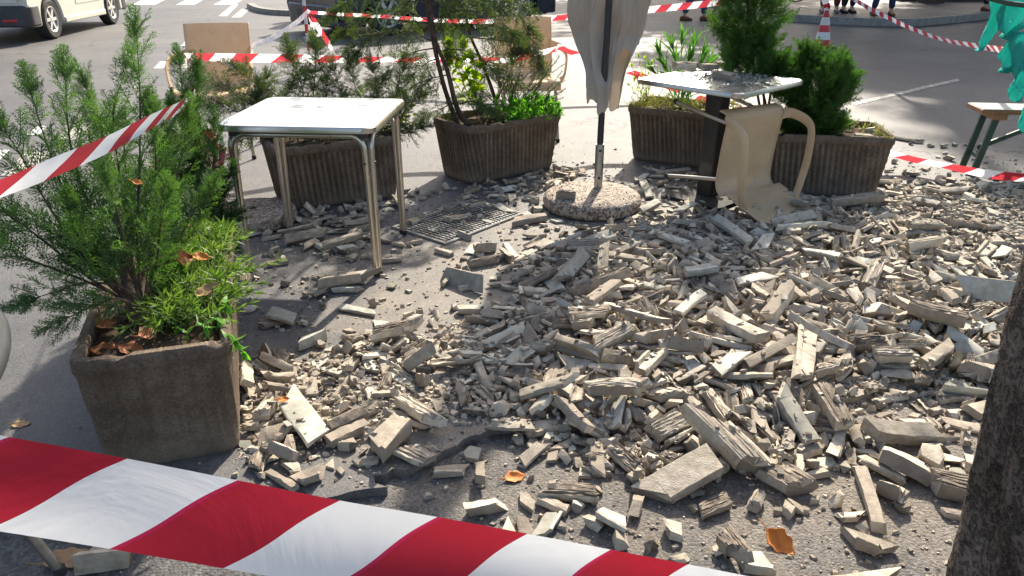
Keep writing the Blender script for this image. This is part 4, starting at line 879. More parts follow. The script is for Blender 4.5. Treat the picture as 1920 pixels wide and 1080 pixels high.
def car(name, label, loc, yaw, L, Wd, H, wb, ro, paint, r=.31, belt=.95, nose=.72, clear=.2, van=False, cat='car', lower='dkplastic', group='parked cars'):
    """ro: rear overhang; x forward, rear wheel axle at x = 0"""
    root = empty(name, loc, yaw, label=label, cat=cat, group=group); x0, x1 = -ro, L-ro
    def arch(cx, n=12): return [(cx+(r+.06)*math.cos(math.pi*k/n), r+(r+.06)*math.sin(math.pi*k/n)) for k in range(n, -1, -1)]
    pr = [(x0+.06, clear+.1), (x0+.25, clear)]+[(a, max(b, clear)) for a, b in [(-r-.06, clear)]+arch(0)+[(r+.06, clear)]]+[(wb-r-.06, clear)]+arch(wb)+[(wb+r+.06, clear), (x1-.2, clear), (x1-.03, clear+.14), (x1, .5), (x1-.06, nose), (wb-.25 if not van else wb+.25, belt), (x0+.03, belt), (x0, .6)]
    q = []
    for p in pr:
        if not q or (abs(p[0]-q[-1][0])+abs(p[1]-q[-1][1])) > .004: q.append(p)
    Mx = Matrix.Rotation(R(90), 4, 'X')
    MB().prism(q, -Wd/2, Wd/2, Mx).build('body', paint, root, smooth=40, bevel=.035)
    MB().box(((x0+x1)/2, 0, clear+.14), (L*.92, Wd*.74, .2)).build('underbody', M['dkplastic'], root)
    # greenhouse
    rx = .05 if van else .45; w2 = Wd*.43
    gz = [(x0+.05, belt-.02, Wd*.485), (x1-(.75 if van else 1.1), belt-.02, Wd*.485), (wb-(.25 if van else .75), H-.04, w2), (x0+.05+rx, H-.04, w2)]
    mb = MB(); V = [(a, s*w, z) for s in (-1, 1) for a, z, w in gz]
    mb.add(V, [(0, 1, 2, 3), (7, 6, 5, 4), (1, 5, 6, 2), (4, 0, 3, 7), (3, 2, 6, 7), (0, 4, 5, 1)]).build('cabin', M['glass'], root, smooth=0, bevel=.03)
    ro_ = MB().prism([(gz[3][0]-.03, -w2-.005), (gz[2][0]+.03, -w2-.005), (gz[2][0]+.03, w2+.005), (gz[3][0]-.03, w2+.005)], H-.06, H).build('roof', paint, root, smooth=0, bevel=.03)
    for s in (-1, 1):
        for xa, xb in ((gz[3][0], gz[0][0]), (wb*.45, wb*.45), (gz[2][0], gz[1][0])):
            MB().tube([(xb, s*(Wd*.487), belt-.02), (xa, s*(w2+.004), H-.045)], .035, 6).build('pillar', paint, root)
        dr = MB().box((wb*.58, s*(Wd/2+.002), (belt+clear)/2+.1), (1.05, .012, belt-clear-.3)).build('door', paint, root, bevel=.02, smooth=0)
        MB().box((wb*.3, s*(Wd/2+.018), belt-.12), (.16, .03, .03)).build('handle', M['dkplastic'], dr, bevel=.006)
        MB().box((wb/2, s*(Wd/2-.02), clear+.03), (wb-2*r-.2, .09, .1)).build('sill', M[lower] if not van else paint, root, bevel=.02)
        wheel(root, 0, s*(Wd/2-.1), r, .2, s); wheel(root, wb, s*(Wd/2-.1), r, .2, s)
        MB().box((x0+.02, s*(Wd/2-.12), .82), (.1, .16, .3 if van else .18)).build('tail_light', M['red'], root, bevel=.02)
        MB().box((x1-.08, s*(Wd/2-.2), nose-.12), (.18, .3, .15)).build('headlight', M['lamp'], root, bevel=.03)
        MB().lathe([(.05, 0), (.05, .03), (.03, .035)], 14, Matrix.Translation((x1-.02, s*(Wd/2-.32), .36))@Matrix.Rotation(R(90), 4, 'Y')).build('fog_lamp', M['lamp'], root)
    rb2 = MB().prism(rsq(.24, Wd/2+.025, .16), clear+.02, .58, Matrix.Translation((x0+.2, 0, 0))).build('rear_bumper', M['dkplastic'] if van else paint, root, smooth=40, bevel=.03)
    if van:
        for s in (-1, 1): MB().box((x0-.045, s*(Wd/2-.28), .36), (.02, .22, .04)).build('reflector', M['red'], rb2, bevel=.005)
        MB().box((x0-.003, 0, .82), (.02, Wd*.86, .42)).build('tailgate', paint, root, bevel=.01)
    fb = MB().prism(rsq(.26, Wd/2+.01, .2), clear, .52, Matrix.Translation((x1-.24, 0, 0))).build('front_bumper', M['dkplastic'] if van else paint, root, smooth=40, bevel=.03)
    MB().box((x1+.005, 0, .37), (.04, Wd*.5, .13)).build('grille', M['dkplastic'], fb, bevel=.01)
    return root
vr = gp(97, 73); hd = R(95); vx = V3((math.cos(hd), math.sin(hd), 0)); vn = V3((-vx.y, vx.x, 0))
p = vr+vn*.76
car('van', 'cream van seen from its rear corner at the upper left, dark plastic bumper', (p.x, p.y, 0), hd, 4.2, 1.72, 1.83, 2.58, .78, M['cream_paint'], r=.315, belt=1.02, nose=.85, clear=.24, van=True, cat='van')
nr = gp(968, 46); hd = math.atan2(-.64, -.768); nx = V3((math.cos(hd), math.sin(hd), 0)); nn_ = V3((-nx.y, nx.x, 0))
p = nr-nn_*.8
car('car', 'dark blue car parked across the road behind the drooping conifer', (p.x, p.y, 0), hd, 4.95, 1.88, 1.7, 3.0, .95, M['navy'], r=.37, belt=1.0, nose=.85, clear=.17)
# moped at the head of the blue car
sx = gp(590, 44)
mo = empty('moped', (sx.x-.2, sx.y+.1, 0), R(97), label='dark moped parked in front of the dark blue car, behind the striped post', cat='moped')
for x in (0, 1.2):
    Mx = Matrix.Translation((x, 0, .23))@Matrix.Rotation(R(90), 4, 'X')
    wh = MB().lathe([(.13, -.05), (.2, -.06), (.23, -.03), (.23, .03), (.2, .06), (.13, .05)], 30, Mx, caps=False).build('wheel', M['rubber'], mo, smooth=40)
    MB().lathe([(.135, .03), (.03, .035), (.004, .035)], 20, Mx).lathe([(.004, -.035), (.03, -.035), (.135, -.03)], 20, Mx).build('rim', M['rim'], wh)
def loft(secs, n=20):
    return [[(x, a*math.cos(6.28319*j/n), z+b*math.sin(6.28319*j/n)) for j in range(n)] for x, z, a, b in secs]
MB().grid(loft([(-.3, .62, .02, .03), (-.25, .62, .13, .1), (0, .58, .19, .17), (.3, .5, .19, .2), (.5, .36, .16, .1), (.7, .3, .15, .06)]), closed=True).build('body', M['dkplastic'], mo, smooth=180)
MB().grid(loft([(.72, .28, .13, .05), (.86, .5, .2, .2), (.98, .7, .2, .2), (1.05, .95, .14, .08), (1.08, 1.02, .03, .02)]), closed=True).build('leg_shield', simple('dark_grey_paint', (.05, .052, .058), None, 5, .35), mo, smooth=180)
MB().grid(loft([(-.3, .76, .03, .02), (-.22, .78, .13, .05), (.1, .76, .14, .05), (.42, .73, .11, .05), (.46, .72, .02, .02)]), closed=True).build('seat', M['rubber'], mo, smooth=180)
MB().tube([(1.2, 0, .25), (1.12, 0, .6), (1.0, 0, 1.05)], .03, 10).build('fork', M['galv'], mo)
MB().tube(catmull([(.86, -.34, 1.06), (.98, -.18, 1.08), (1.0, 0, 1.05), (.98, .18, 1.08), (.86, .34, 1.06)], 5), .014, 8).build('handlebar', M['black'], mo)
# bicycle on the far pavement
bc = gp(1490, 4, .13); bi = empty('bicycle', (bc.x, bc.y, .13), R(165), label='bicycle parked on the far pavement behind the tall thuja', cat='bicycle')
for x in (0, 1.05):
    Mx = Matrix.Translation((x, 0, .34))@Matrix.Rotation(R(90), 4, 'X')
    wh = MB().lathe([(.325+.015*math.cos(k*.785), .015*math.sin(k*.785)) for k in range(9)], 40, Mx, caps=False).build('wheel', M['rubber'], bi, smooth=180)
    mb = MB()
    for k in range(16):
        a = 6.28319*k/16; mb.tube([Mx@V3((.02*math.cos(a), .02*math.sin(a), .02)), Mx@V3((.31*math.cos(a), .31*math.sin(a), 0))], .0016, 4)
    mb.build('spokes', M['galv'], wh)
mb = MB()
for a, b in (((0, .34), (.42, .3)), ((0, .34), (.3, .82)), ((.42, .3), (.28, .92)), ((.42, .3), (.92, .8)), ((.3, .82), (.9, .88)), ((1.05, .34), (.87, 1.0))): mb.tube([(a[0], 0, a[1]), (b[0], 0, b[1])], .016, 8)
mb.build('frame', M['dkplastic'], bi); MB().tube([(.75, -.28, 1.02), (.87, -.1, 1.03), (.87, .1, 1.03), (.75, .28, 1.02)], .012, 8).build('handlebar', M['black'], bi)
MB().grid(loft([(.12, .94, .01, .01), (.15, .95, .08, .03), (.3, .95, .05, .03), (.42, .95, .015, .02)]), closed=True).build('saddle', M['rubber'], bi, smooth=180)

# ---------------------------------------------------------------- bystanders
def skin(name, V, E, rad, mat, parent, root=0, sub=1):
    me = bpy.data.meshes.new(name); me.from_pydata([tuple(v) for v in V], E, []); me.materials.append(mat); o = bpy.data.objects.new(name, me); C.objects.link(o); o.parent = parent
    m = o.modifiers.new('skin', 'SKIN'); m.use_smooth_shade = True
    if not me.skin_vertices: bpy.context.view_layer.objects.active = o
    sv = me.skin_vertices[0].data if me.skin_vertices else None
    if sv is None:
        return o
    for i, r in enumerate(rad): sv[i].radius = (r, r) if not isinstance(r, tuple) else r; sv[i].use_root = (i == root)
    s = o.modifiers.new('sub', 'SUBSURF'); s.levels = sub; s.render_levels = sub
    return o
def person(label, loc, yaw, feet, trousers, top, shoes, h=1.74, hair=(.05, .03, .02)):
    """feet: ground spots of the two feet in body coordinates (x sideways, y forwards)"""
    k = h/1.74; root = empty('person', loc, yaw, label=label, cat='person', group='bystanders behind the tape')
    hip, kn = [], []
    for s, (fx, fy) in zip((-1, 1), feet):
        hp = V3((.09*s, 0, .9))*k; an = V3((fx, fy, .09)); kne = hp.lerp(an, .5)+V3((0, .06+.1*abs(fy), .02)); hip.append(hp); kn.append((kne, an))
    hands = [V3((-.24, .06, .82))*k, V3((.24, .08, .82))*k]; el = [V3((-.25, -.03, 1.1))*k, V3((.25, -.03, 1.1))*k]; sh = [V3((-.18, 0, 1.43))*k, V3((.18, 0, 1.43))*k]
    V = [V3((0, 0, .98))*k, V3((0, .01, 1.2))*k, V3((0, 0, 1.4))*k, V3((0, .01, 1.5))*k, V3((0, .02, 1.58))*k, V3((0, .02, 1.7))*k]; E = [(0, 1), (1, 2), (2, 3), (3, 4), (4, 5)]; rad = [.13, .12, .13, .055, .085, .08]
    for s in (0, 1):
        b = len(V); V += [hip[s], kn[s][0], kn[s][1], kn[s][1]+V3((0, .15, -.05))]; E += [(0, b), (b, b+1), (b+1, b+2), (b+2, b+3)]; rad += [.09, .06, .042, .035]
        b = len(V); V += [sh[s], el[s], hands[s], hands[s]+V3((0, .03, -.08))]; E += [(2, b), (b, b+1), (b+1, b+2), (b+2, b+3)]; rad += [.06, .045, .032, (.04, .02)]
    skin('body', V, E, rad, M['skin'], root)
    for s in (0, 1):
        for f in range(5):
            b0 = hands[s]+V3(((.0 if f else .02)*(1-2*s), .005+.017*f, -.1 if f else -.06)); b1_ = b0+V3((.004, .012 if f else .04, -.04)); b2_ = b1_+V3((0, .016, -.03 if f != 4 else -.02))
            MB().tube([b0+V3((0, 0, .03)), b0, b1_, b2_], [.0095, .009, .008, .006], 8).build('finger', M['skin'], root, smooth=180)
    V = [V3((0, 0, .97))*k]; E = []; rad = [.135]
    for s in (0, 1):
        b = len(V); V += [hip[s]-V3((0, 0, .04)), kn[s][0], kn[s][1]+V3((0, 0, .03))]; E += [(0, b), (b, b+1), (b+1, b+2)]; rad += [.105, .078, .068]
    skin('trousers', V, E, rad, trousers, root)
    V = [V3((0, 0, .92))*k, V3((0, .01, 1.2))*k, V3((0, 0, 1.42))*k]; E = [(0, 1), (1, 2)]; rad = [.15, .14, .14]
    for s in (0, 1):
        b = len(V); V += [sh[s], el[s], hands[s]+V3((0, -.01, .06))]; E += [(2, b), (b, b+1), (b+1, b+2)]; rad += [.075, .06, .045]
    skin('jacket', V, E, rad, top, root)
    for s in (0, 1):
        an = kn[s][1]; G = []
        for y, w, hh in ((-.08, .02, .03), (-.07, .04, .08), (0, .045, .1), (.08, .05, .07), (.15, .048, .05), (.19, .03, .03), (.2, .005, .02)): G.append([(an.x+w*math.cos(6.283*j/14), an.y+y, max(0, hh/2+hh/2*math.sin(6.283*j/14))) for j in range(14)])
        MB().grid(G, closed=True).build('shoe', shoes, root, smooth=180)
    G = []
    for i in range(7):
        a = R(-25+115*i/6); G.append([(.098*math.cos(a)*math.cos(6.283*j/16), .005+.11*math.cos(a)*math.sin(6.283*j/16), 1.64*k+.115*math.sin(a)) for j in range(16)])
    MB().grid([[q if q[1] < .07 or q[2] > 1.7*k else (q[0], .07, q[2]) for q in row] for row in G], closed=True).build('hair', cl('hair_'+str(len(label)), hair), root, smooth=180)
    for s in (-1, 1):
        MB().lathe([(.004, -.006), (.01, -.003), (.012, 0), (.008, .004)], 10, Matrix.Translation((.033*s, .1, 1.64*k))@Matrix.Rotation(R(-90), 4, 'X')).build('eye', M['white'], root)
        MB().lathe([(.03, 0), (.028, .008), (.012, .01)], 10, Matrix.Translation((.09*s, .01, 1.63*k))@Matrix.Rotation(R(90*s), 4, 'Y')).build('ear', M['skin'], root)
    MB().add([(0, .1, 1.655*k), (-.016, .1, 1.61*k), (.016, .1, 1.61*k), (0, .128, 1.612*k)], [(0, 1, 3), (0, 3, 2), (1, 2, 3)]).build('nose', M['skin'], root, smooth=0)
    MB().box((0, .1, 1.575*k), (.045, .012, .008)).build('mouth', cl('lips_'+str(len(label)), (.4, .16, .14)), root, bevel=.003)
    return root
je, dk, rd, bl = cl('blue_jeans', (.05, .075, .15)), cl('black_trousers', (.02, .022, .028)), cl('dark_red_trousers', (.16, .035, .045)), cl('navy_jeans', (.035, .05, .11))
brown, bk, grey, wht = cl('brown_leather', (.18, .07, .03)), cl('black_leather', (.02, .02, .02)), cl('grey_jacket', (.13, .13, .14)), cl('pale_shirt', (.4, .42, .45))
q1, q2 = gp(1283, 40), gp(1316, 37); m_ = (q1+q2)/2
person('man in blue jeans and brown shoes walking in the road beyond the umbrella', (m_.x, m_.y, 0), R(-75), [(-.05, -.2), (.06, .2)], je, grey, brown)
q = gp(1552, 24, .13); person('bystander in dark red trousers on the far pavement behind the traffic cone', (q.x, q.y, .13), R(170), [(-.16, 0), (.14, .05)], rd, wht, grey)
q = gp(1591, 25, .13); person('bystander in black trousers on the far pavement, next to the dark red trousers', (q.x, q.y+.1, .13), R(185), [(-.09, 0), (.1, .02)], dk, dk, bk)
q = gp(1652, 29, .13); person('bystander in navy jeans and reddish shoes nearest the far kerb', (q.x, q.y, .13), R(175), [(-.17, .03), (.17, 0)], bl, grey, brown)
q = gp(1848, 20, .13); person('bystander in black at the far right of the pavement by the turquoise parasol', (q.x, q.y, .13), R(200), [(-.07, 0), (.08, .03)], dk, dk, brown)

# ---------------------------------------------------------------- fallen leaves
def leaf(label, p, size, mat, yaw, tilt=(.1, .1), curl=.35, seed=1):
    r = random.Random(seed); G = []; n = 14
    for i in range(n+1):
        t = i/n; w = .36*math.sin(math.pi*min(1, t*1.02))**.75*(1+.14*math.sin(t*19+seed))*(1-.25*t)+.004; row = []
        for j in range(9):
            u = j/4-1; x = (t-.5); y = w*u*(1+.05*math.sin(j*2+i)); z = curl*(.42*u*u*w+.55*(t-.45)**2)+.02*math.sin(7*t+3*u+seed)+(.02*abs(u))
            row.append((x*size, y*size, z*size))
        G.append(row)
    mb = MB().grid(G)
    mb.tube([(-.5*size, 0, curl*.11*size), (-.68*size, .02*size, .1*size), (-.8*size, .07*size, .12*size)], .0012, 5)
    o = mb.build('dry_leaf', M[mat], smooth=180, solid=.0012); zm = 1e9
    Rm = Euler((tilt[0], tilt[1], yaw)).to_matrix()
    for v in o.data.vertices: zm = min(zm, (Rm@v.co).z)
    o.rotation_euler = (tilt[0], tilt[1], yaw); o.location = p-V3((0, 0, zm)); tag(o, label, 'leaf', 'fallen dry leaves')
leaf('bright orange curled leaf on the asphalt just above the big tape', gp(965, 897, LOW), .07, 'leaforange', .4, (.2, .1), .6, 1)
leaf('rust orange curled leaf standing at the bottom right, below the rubble', gp(1462, 1022, LOW), .095, 'leaforange', -.9, (.5, .3), .8, 2)
leaf('large brown plane leaf lying below the big tape, bottom left', gp(128, 1050, LOW), .12, 'leaftan', .5, (.05, .1), .25, 3)
leaf('small tan leaf on the shaded asphalt by the grey chair', gp(40, 797), .06, 'leaftan', .2, (.1, .1), .3, 4)
leaf('tiny red-orange leaf scrap on a cream slab beside the near planter', gp(532, 750, .06), .04, 'leaforange', .3, (.3, .1), .7, 5)
for i, (lb, u, v, dz, sz, m_, yw, tl_) in enumerate((('crumpled brown leaf in the left front corner of the near planter', -.65, -.75, .0, .085, 'leafdry', .1, (.2, .1)), ('curled rust leaf at the middle front of the near planter', -.1, -.72, .02, .075, 'leafdry', 1.2, (.7, .2)),
        ('brown leaf against the left rim of the near planter', -.75, -.45, .01, .08, 'leafdry', .9, (.4, .2)), ('upright russet leaf caught in the grass clump', .35, -.1, .11, .09, 'leafdry', 1.4, (1.2, .3)), ('pinkish brown leaf lying on the right front of the grass', .72, -.5, .09, .085, 'leaftan', .3, (.3, -.3)),
        ('small orange leaf in the middle of the grass clump', .6, -.05, .12, .06, 'leaforange', .3, (.5, .3)), ('dry brown leaf at the back of the grass clump', .25, .55, .13, .09, 'leafdry', 2.1, (.3, .3)), ('flat brown leaf at the front rim of the near planter', -.3, -.8, .0, .09, 'leafdry', -.2, (.1, .2)))):
    leaf(lb, pw(1, u, v, dz), sz, m_, yw, tl_, .55, 20+i)
leaf('orange leaf caught in the twigs of the big conifer', at(258, 345, 2.2), .03, 'leaforange', .2, (.6, .3), .5, 40)
leaf('cluster-like withered orange leaf hanging at the left table corner', at(394, 262, 3.3), .07, 'leafdry', 1.2, (1.1, .4), .8, 41)

# ---------------------------------------------------------------- rubble that fell from a cornice
# resting places of the pieces: number, x, y, z in millimetres, quaternion x, y, z in thousandths
RUB = [20,515,1871,49,105,-121,216,21,686,1988,80,7,174,-432,24,1281,2108,46,103,64,19,12,-698,2158,39,26,17,-460,97,-1073,1573,23,0,11,134,29,1314,1849,35,-34,-8,-209,22,835,1880,29,-3,-12,-461,13,-390,2048,42,38,32,551,
28,1732,2806,114,-85,30,-367,1,1082,2208,80,-2,48,-699,23,942,2152,78,79,169,-588,32,821,1461,20,0,-2,66,0,1083,2489,94,-89,135,-818,2,870,2658,131,33,-32,-497,43,349,2250,96,-40,-84,-118,26,1212,1946,38,-118,122,-294,
75,515,2113,66,167,22,298,25,1055,1809,17,-399,498,-597,31,1686,2289,24,93,18,191,30,1778,2462,51,980,124,-127,3413,186,1831,20,2,-15,999,2411,363,1975,32,88,31,-418,5,240,2544,100,809,-347,-128,34,582,1586,50,-22,-25,-605,
84,387,2606,102,84,-57,289,14,-316,2194,42,-162,28,-425,27,970,1623,14,3,-2,-283,70,1110,2904,100,-658,-394,263,7,390,3166,84,-104,-120,194,41,115,2284,76,-50,-172,-19,3598,589,1778,17,-10,-1,227,76,1422,2522,75,101,-62,-80,
33,643,1560,11,-4,-4,-59,973,1348,1646,12,-2,6,-327,48,-477,2756,58,-9,-23,191,16,-542,2089,20,-619,-244,294,42,210,2158,78,-92,148,-459,3537,312,2816,109,-9,42,122,9,-796,3306,36,39,-10,186,1848,-299,1980,18,-1,-7,957,
3,1214,2688,86,-184,153,-430,1072,123,2162,20,-996,-87,2,94,1450,1924,23,-97,-4,76,3848,4,2151,44,128,990,31,2839,1640,2401,30,179,32,-74,72,946,2488,105,-439,-168,292,62,2070,4414,79,43,-59,39,77,1602,2532,66,3,-29,325,
8,290,3362,86,353,154,501,95,1367,2611,79,129,-149,-146,2313,1152,1945,17,-2,69,-393,1661,99,1696,20,151,111,526,35,-81,1769,20,711,98,85,3359,1298,1745,13,-2,-26,995,74,632,2525,109,-161,52,-32,93,1324,1988,22,-91,55,-130,
73,778,2413,99,19,18,392,99,492,2407,99,19,-101,-867,562,1446,1740,12,56,12,-39,1748,498,2319,38,-17,-135,-417,58,1166,3848,90,70,-56,-623,78,1130,1824,26,-129,-122,-557,2437,-41,2732,36,143,-69,268,15,-547,2146,34,223,48,326,
17,-777,2066,26,195,0,165,66,2104,3683,76,-116,-25,187,81,284,1713,26,-216,69,-318,96,-609,1874,18,102,-57,228,2137,266,1992,31,681,-732,-14,6,388,3008,108,-31,21,492,51,-1118,3906,31,286,62,224,86,-834,2217,32,-42,-47,-740,
3548,852,2355,76,925,-235,49,69,1561,2918,68,-285,-94,251,2542,276,2808,67,-45,71,-993,68,1658,3246,89,58,-45,482,755,1055,2060,24,632,335,327,3878,792,2050,52,-142,77,-442,1647,1535,2197,11,-3,-3,-192,47,-350,2531,50,-108,-256,123,
3082,692,2202,62,136,86,775,4,522,2805,102,-166,14,-382,3185,66,2026,20,-894,-427,-4,44,389,2462,82,-249,137,42,18,-713,1974,32,67,-288,936,57,1546,3989,101,260,54,233,2804,1788,2669,42,210,31,-494,902,-790,1966,15,18,6,742,
264,-194,1948,10,-1,4,78,3606,226,2468,61,230,960,154,786,-627,2341,16,1,4,-849,3726,820,2134,68,655,-741,-110,11,376,3643,83,422,-85,-58,1362,-221,2534,38,-107,6,98,90,744,2887,114,6,-50,412,1877,-693,1866,10,-28,8,-328,
67,2248,3959,81,58,80,170,2124,1030,1660,21,643,14,-12,71,546,2622,93,-99,44,231,19,-970,2428,43,-307,-334,747,52,-900,3813,45,-26,-31,345,3640,117,1783,14,963,-269,-8,2512,716,1800,21,-472,-287,438,89,1102,3209,82,16,10,223,
50,-979,2930,34,-25,55,-176,49,-805,2748,18,-3,10,397,46,18,2546,45,100,-42,340,2251,124,3279,54,-27,-119,281,65,877,3315,84,83,-18,130,697,-134,3577,22,-22,-2,241,2699,1138,2420,74,-42,-14,168,1938,947,2035,16,-7,5,228,
187,-408,2444,9,-4,3,935,2107,-143,2140,15,1,-20,965,3285,106,2610,58,245,-160,-113,3516,2047,2888,52,466,-108,168,79,448,1680,20,-18,-4,-94,2307,358,2189,38,326,-278,-734,3688,1896,3026,78,728,683,20,2825,782,2617,85,-114,-954,258,
10,104,4217,19,4,-1,219,2948,536,1953,26,-5,25,-402,2811,-174,2322,26,252,331,714,677,-852,2448,19,-14,-702,712,92,-878,2518,36,-7,-382,894,727,-676,3033,10,0,1,-192,502,1360,2364,10,-210,-51,181,2125,-724,2626,8,-1,-1,554,
2433,14,2059,18,-36,29,160,2656,108,2232,50,860,464,149,3859,574,2556,80,930,-333,2,60,1518,3496,88,5,-101,-467,503,2595,4125,25,1,-9,988,1562,-160,1658,14,-540,-841,-36,509,35,1700,9,-6,18,-629,1115,1527,2459,22,-12,-9,483,
2187,1554,2626,64,252,-296,-297,2500,620,2190,58,389,499,560,3751,-801,2344,42,-30,-998,7,1617,30,2468,36,326,99,71,739,1233,2486,47,-158,-157,584,1760,1060,2170,26,0,-66,984,1555,85,2677,43,-780,553,-10,3514,2441,3692,33,-45,91,-911,
3494,893,2062,36,-599,-436,383,1478,152,2461,28,-143,-158,610,563,1139,2115,24,602,-767,-169,3086,-129,2223,17,675,-72,-89,3296,994,2466,77,-111,993,-14,1370,971,1740,8,-12,-6,46,83,296,1638,15,-17,28,82,3292,644,2378,65,667,170,255,
2889,-55,1890,13,-967,-254,-24,3581,736,2344,56,46,126,931,454,-100,2340,10,-2,-7,860,1145,-276,2045,18,-158,-600,765,2352,682,1914,9,-12,-1,112,3271,974,2277,65,125,52,-566,3736,-272,1511,8,894,-443,42,2910,358,2431,64,828,-134,-39,
61,1529,3884,100,-24,-15,110,254,-658,2502,9,-1,1,-218,1569,-30,2146,14,-14,-17,463,3207,2127,3131,54,-63,-34,382,2568,554,3516,67,68,-13,-223,3785,446,3475,82,69,-163,630,87,824,3706,93,-9,41,-338,2498,1414,2948,62,-35,135,320,
2795,811,2276,54,-61,-10,646,2104,1571,2360,14,5,3,55,3507,1418,2450,30,12,-61,-155,1862,418,2216,27,-221,124,-541,3371,576,2898,74,80,198,-504,38,-126,2032,12,0,-10,-96,2440,554,2089,44,-401,-205,194,2214,1397,3145,74,-259,-696,-668,
317,-890,2605,20,-17,10,-500,2502,1258,3544,66,-979,-116,-92,152,-112,2910,22,2,-28,989,1192,1514,1914,12,-10,1,525,3601,1506,2766,57,142,-69,-459,59,1286,3670,86,45,3,442,80,-9,1680,10,4,-1,12,2619,-727,2376,18,-796,596,43,
3486,2120,3287,55,-14,191,-543,3489,-452,1954,11,1,3,113,498,-608,2522,34,-81,103,674,1934,-484,2562,11,-7,7,-581,3853,-185,3024,17,33,-999,-9,3712,98,2914,66,-886,1,160,39,-98,1911,33,-26,-8,-694,2573,44,1801,9,13,15,816,
2378,234,1712,15,294,956,-14,2508,2792,4702,41,-545,73,-296,1717,667,2474,54,54,-70,-663,3639,284,2745,89,58,-182,-976,2018,947,1938,10,-178,-72,-6,2550,1465,1838,8,8,-14,-337,82,360,1770,21,623,329,494,36,950,1796,22,-94,-26,-16,
1350,582,2044,34,721,591,77,3772,768,2108,80,376,-422,-460,2184,182,2095,10,26,10,376,1761,2343,3457,34,39,-29,660,1137,1754,2861,47,-4,102,604,3043,1026,2699,80,355,808,408,3249,322,1806,12,18,13,-944,3313,2012,2740,28,-160,-640,735,
3590,-527,2034,14,-290,953,-79,3605,1308,3145,82,-136,-887,380,3144,1657,2514,46,-673,-104,540,1815,-326,1802,17,710,684,125,2406,-247,2251,13,-801,589,-70,2539,1239,3062,76,490,548,443,2872,890,2408,59,-246,-162,953,3643,1205,2926,67,-770,106,105,
3783,973,3662,77,104,-654,-749,37,797,1760,16,-10,7,-504,64,324,4393,114,-39,-17,-204,2347,-528,2628,20,-82,61,335,3594,649,2825,75,451,-188,-366,88,442,3750,72,219,-87,160,164,-947,2519,13,-5,7,942,1867,449,2241,42,-58,256,243,
2673,2528,3685,28,5,0,-916,3126,929,2905,66,-875,370,266,113,-169,2752,11,12,11,994,851,-641,2758,20,-31,31,-945,3869,1509,3070,67,-696,-712,-75,942,-542,2545,11,-2,0,830,3169,1832,3095,55,-172,-156,-18,3322,292,2158,37,124,163,682,
2471,-310,4227,21,-3,23,-982,91,-154,3735,31,-8,115,335,1996,1715,2514,20,-12,-10,488,2034,149,2119,18,72,123,197,158,-664,2404,22,-208,495,-792,967,1442,2495,37,946,-317,60,2927,1791,3892,76,-347,128,-125,2979,-111,2464,27,822,-524,-220,
1382,-324,2422,24,609,-146,747,56,876,4868,12,-8,-7,699,63,1128,5240,19,-12,1,167,1338,185,3262,40,-85,-85,787,910,1081,2014,12,5,-6,-812,2952,785,2770,81,451,-860,-160,3426,1371,4329,96,-257,-364,749,40,-41,2232,26,-89,-160,-216,
1144,-552,4225,19,-6,-10,517,1689,687,3605,61,948,-285,65,2753,-460,2402,23,-5,-28,700,2083,-82,2908,54,-70,27,-89,2604,992,1991,8,-3,-12,-950,432,1563,2084,14,-34,-34,939,2590,-770,3250,10,-6,-1,39,1927,2292,3448,37,-26,18,668,
636,2542,4505,25,-560,202,-255,3193,94,3164,42,-634,12,135,3375,1819,2574,24,402,77,173,2676,840,2014,16,181,-208,-752,3369,1912,2693,46,858,509,-62,3707,222,2254,71,214,148,605,3819,1416,3038,73,937,-289,-129,3831,885,2181,52,288,-281,693,
2852,1036,2555,68,-976,6,131,3771,972,3139,61,-104,-319,650,1924,449,1572,10,186,-973,-130,3304,1520,2035,8,787,615,16,3442,1324,3462,76,-43,-84,227,98,817,4366,45,29,-116,171,2245,676,2717,62,-160,-45,323,2480,-52,4414,19,14,-8,900,
3315,1442,2304,11,-115,-107,712,939,721,1518,8,-63,-92,673,2293,-10,2702,45,168,-68,271,2711,2602,3868,20,794,607,0,3107,-462,2318,26,972,200,-85,3372,326,2165,50,273,312,638,3471,1760,2637,38,381,-88,-449,1629,-928,2372,12,83,-32,-447,
1773,380,2166,28,385,-417,-600,2289,1315,3053,62,-87,974,-35,3159,-257,2580,26,101,91,-280,237,-667,1915,12,-1000,-4,-25,2075,1408,3710,77,-51,-254,-402,3569,1683,3400,70,-389,-908,89,3694,600,3353,84,-785,548,-220,3001,578,3636,68,-220,964,103,
45,-152,2564,54,-114,-34,-243,3683,632,1458,19,-23,-7,169,845,2021,3469,42,30,359,800,1646,1504,2118,17,-570,-344,388,2447,411,3066,62,992,110,26,2474,-1014,2909,12,-2,-1,317,2698,1627,2868,65,-734,-164,216,2822,2072,2803,42,62,735,675,
3168,240,2088,20,162,72,-42,3323,584,4029,38,-67,-162,-312,3571,1085,3060,89,-816,573,-39,2858,168,3816,21,-99,181,-862,2087,1571,3775,88,-414,-115,82,2286,349,2720,70,-139,104,375,1986,247,2157,34,962,-199,-182,2853,762,3090,67,367,177,541,
3333,744,2934,86,-118,-23,-143,3331,1942,2780,53,-24,258,-946,3630,632,3167,64,36,-84,-391,2578,916,2191,62,-317,-621,482,3178,-448,2686,26,947,186,258,3252,500,2326,68,139,-77,-985,3421,2036,2989,49,-295,-48,915,54,-877,4118,48,-178,-33,376,
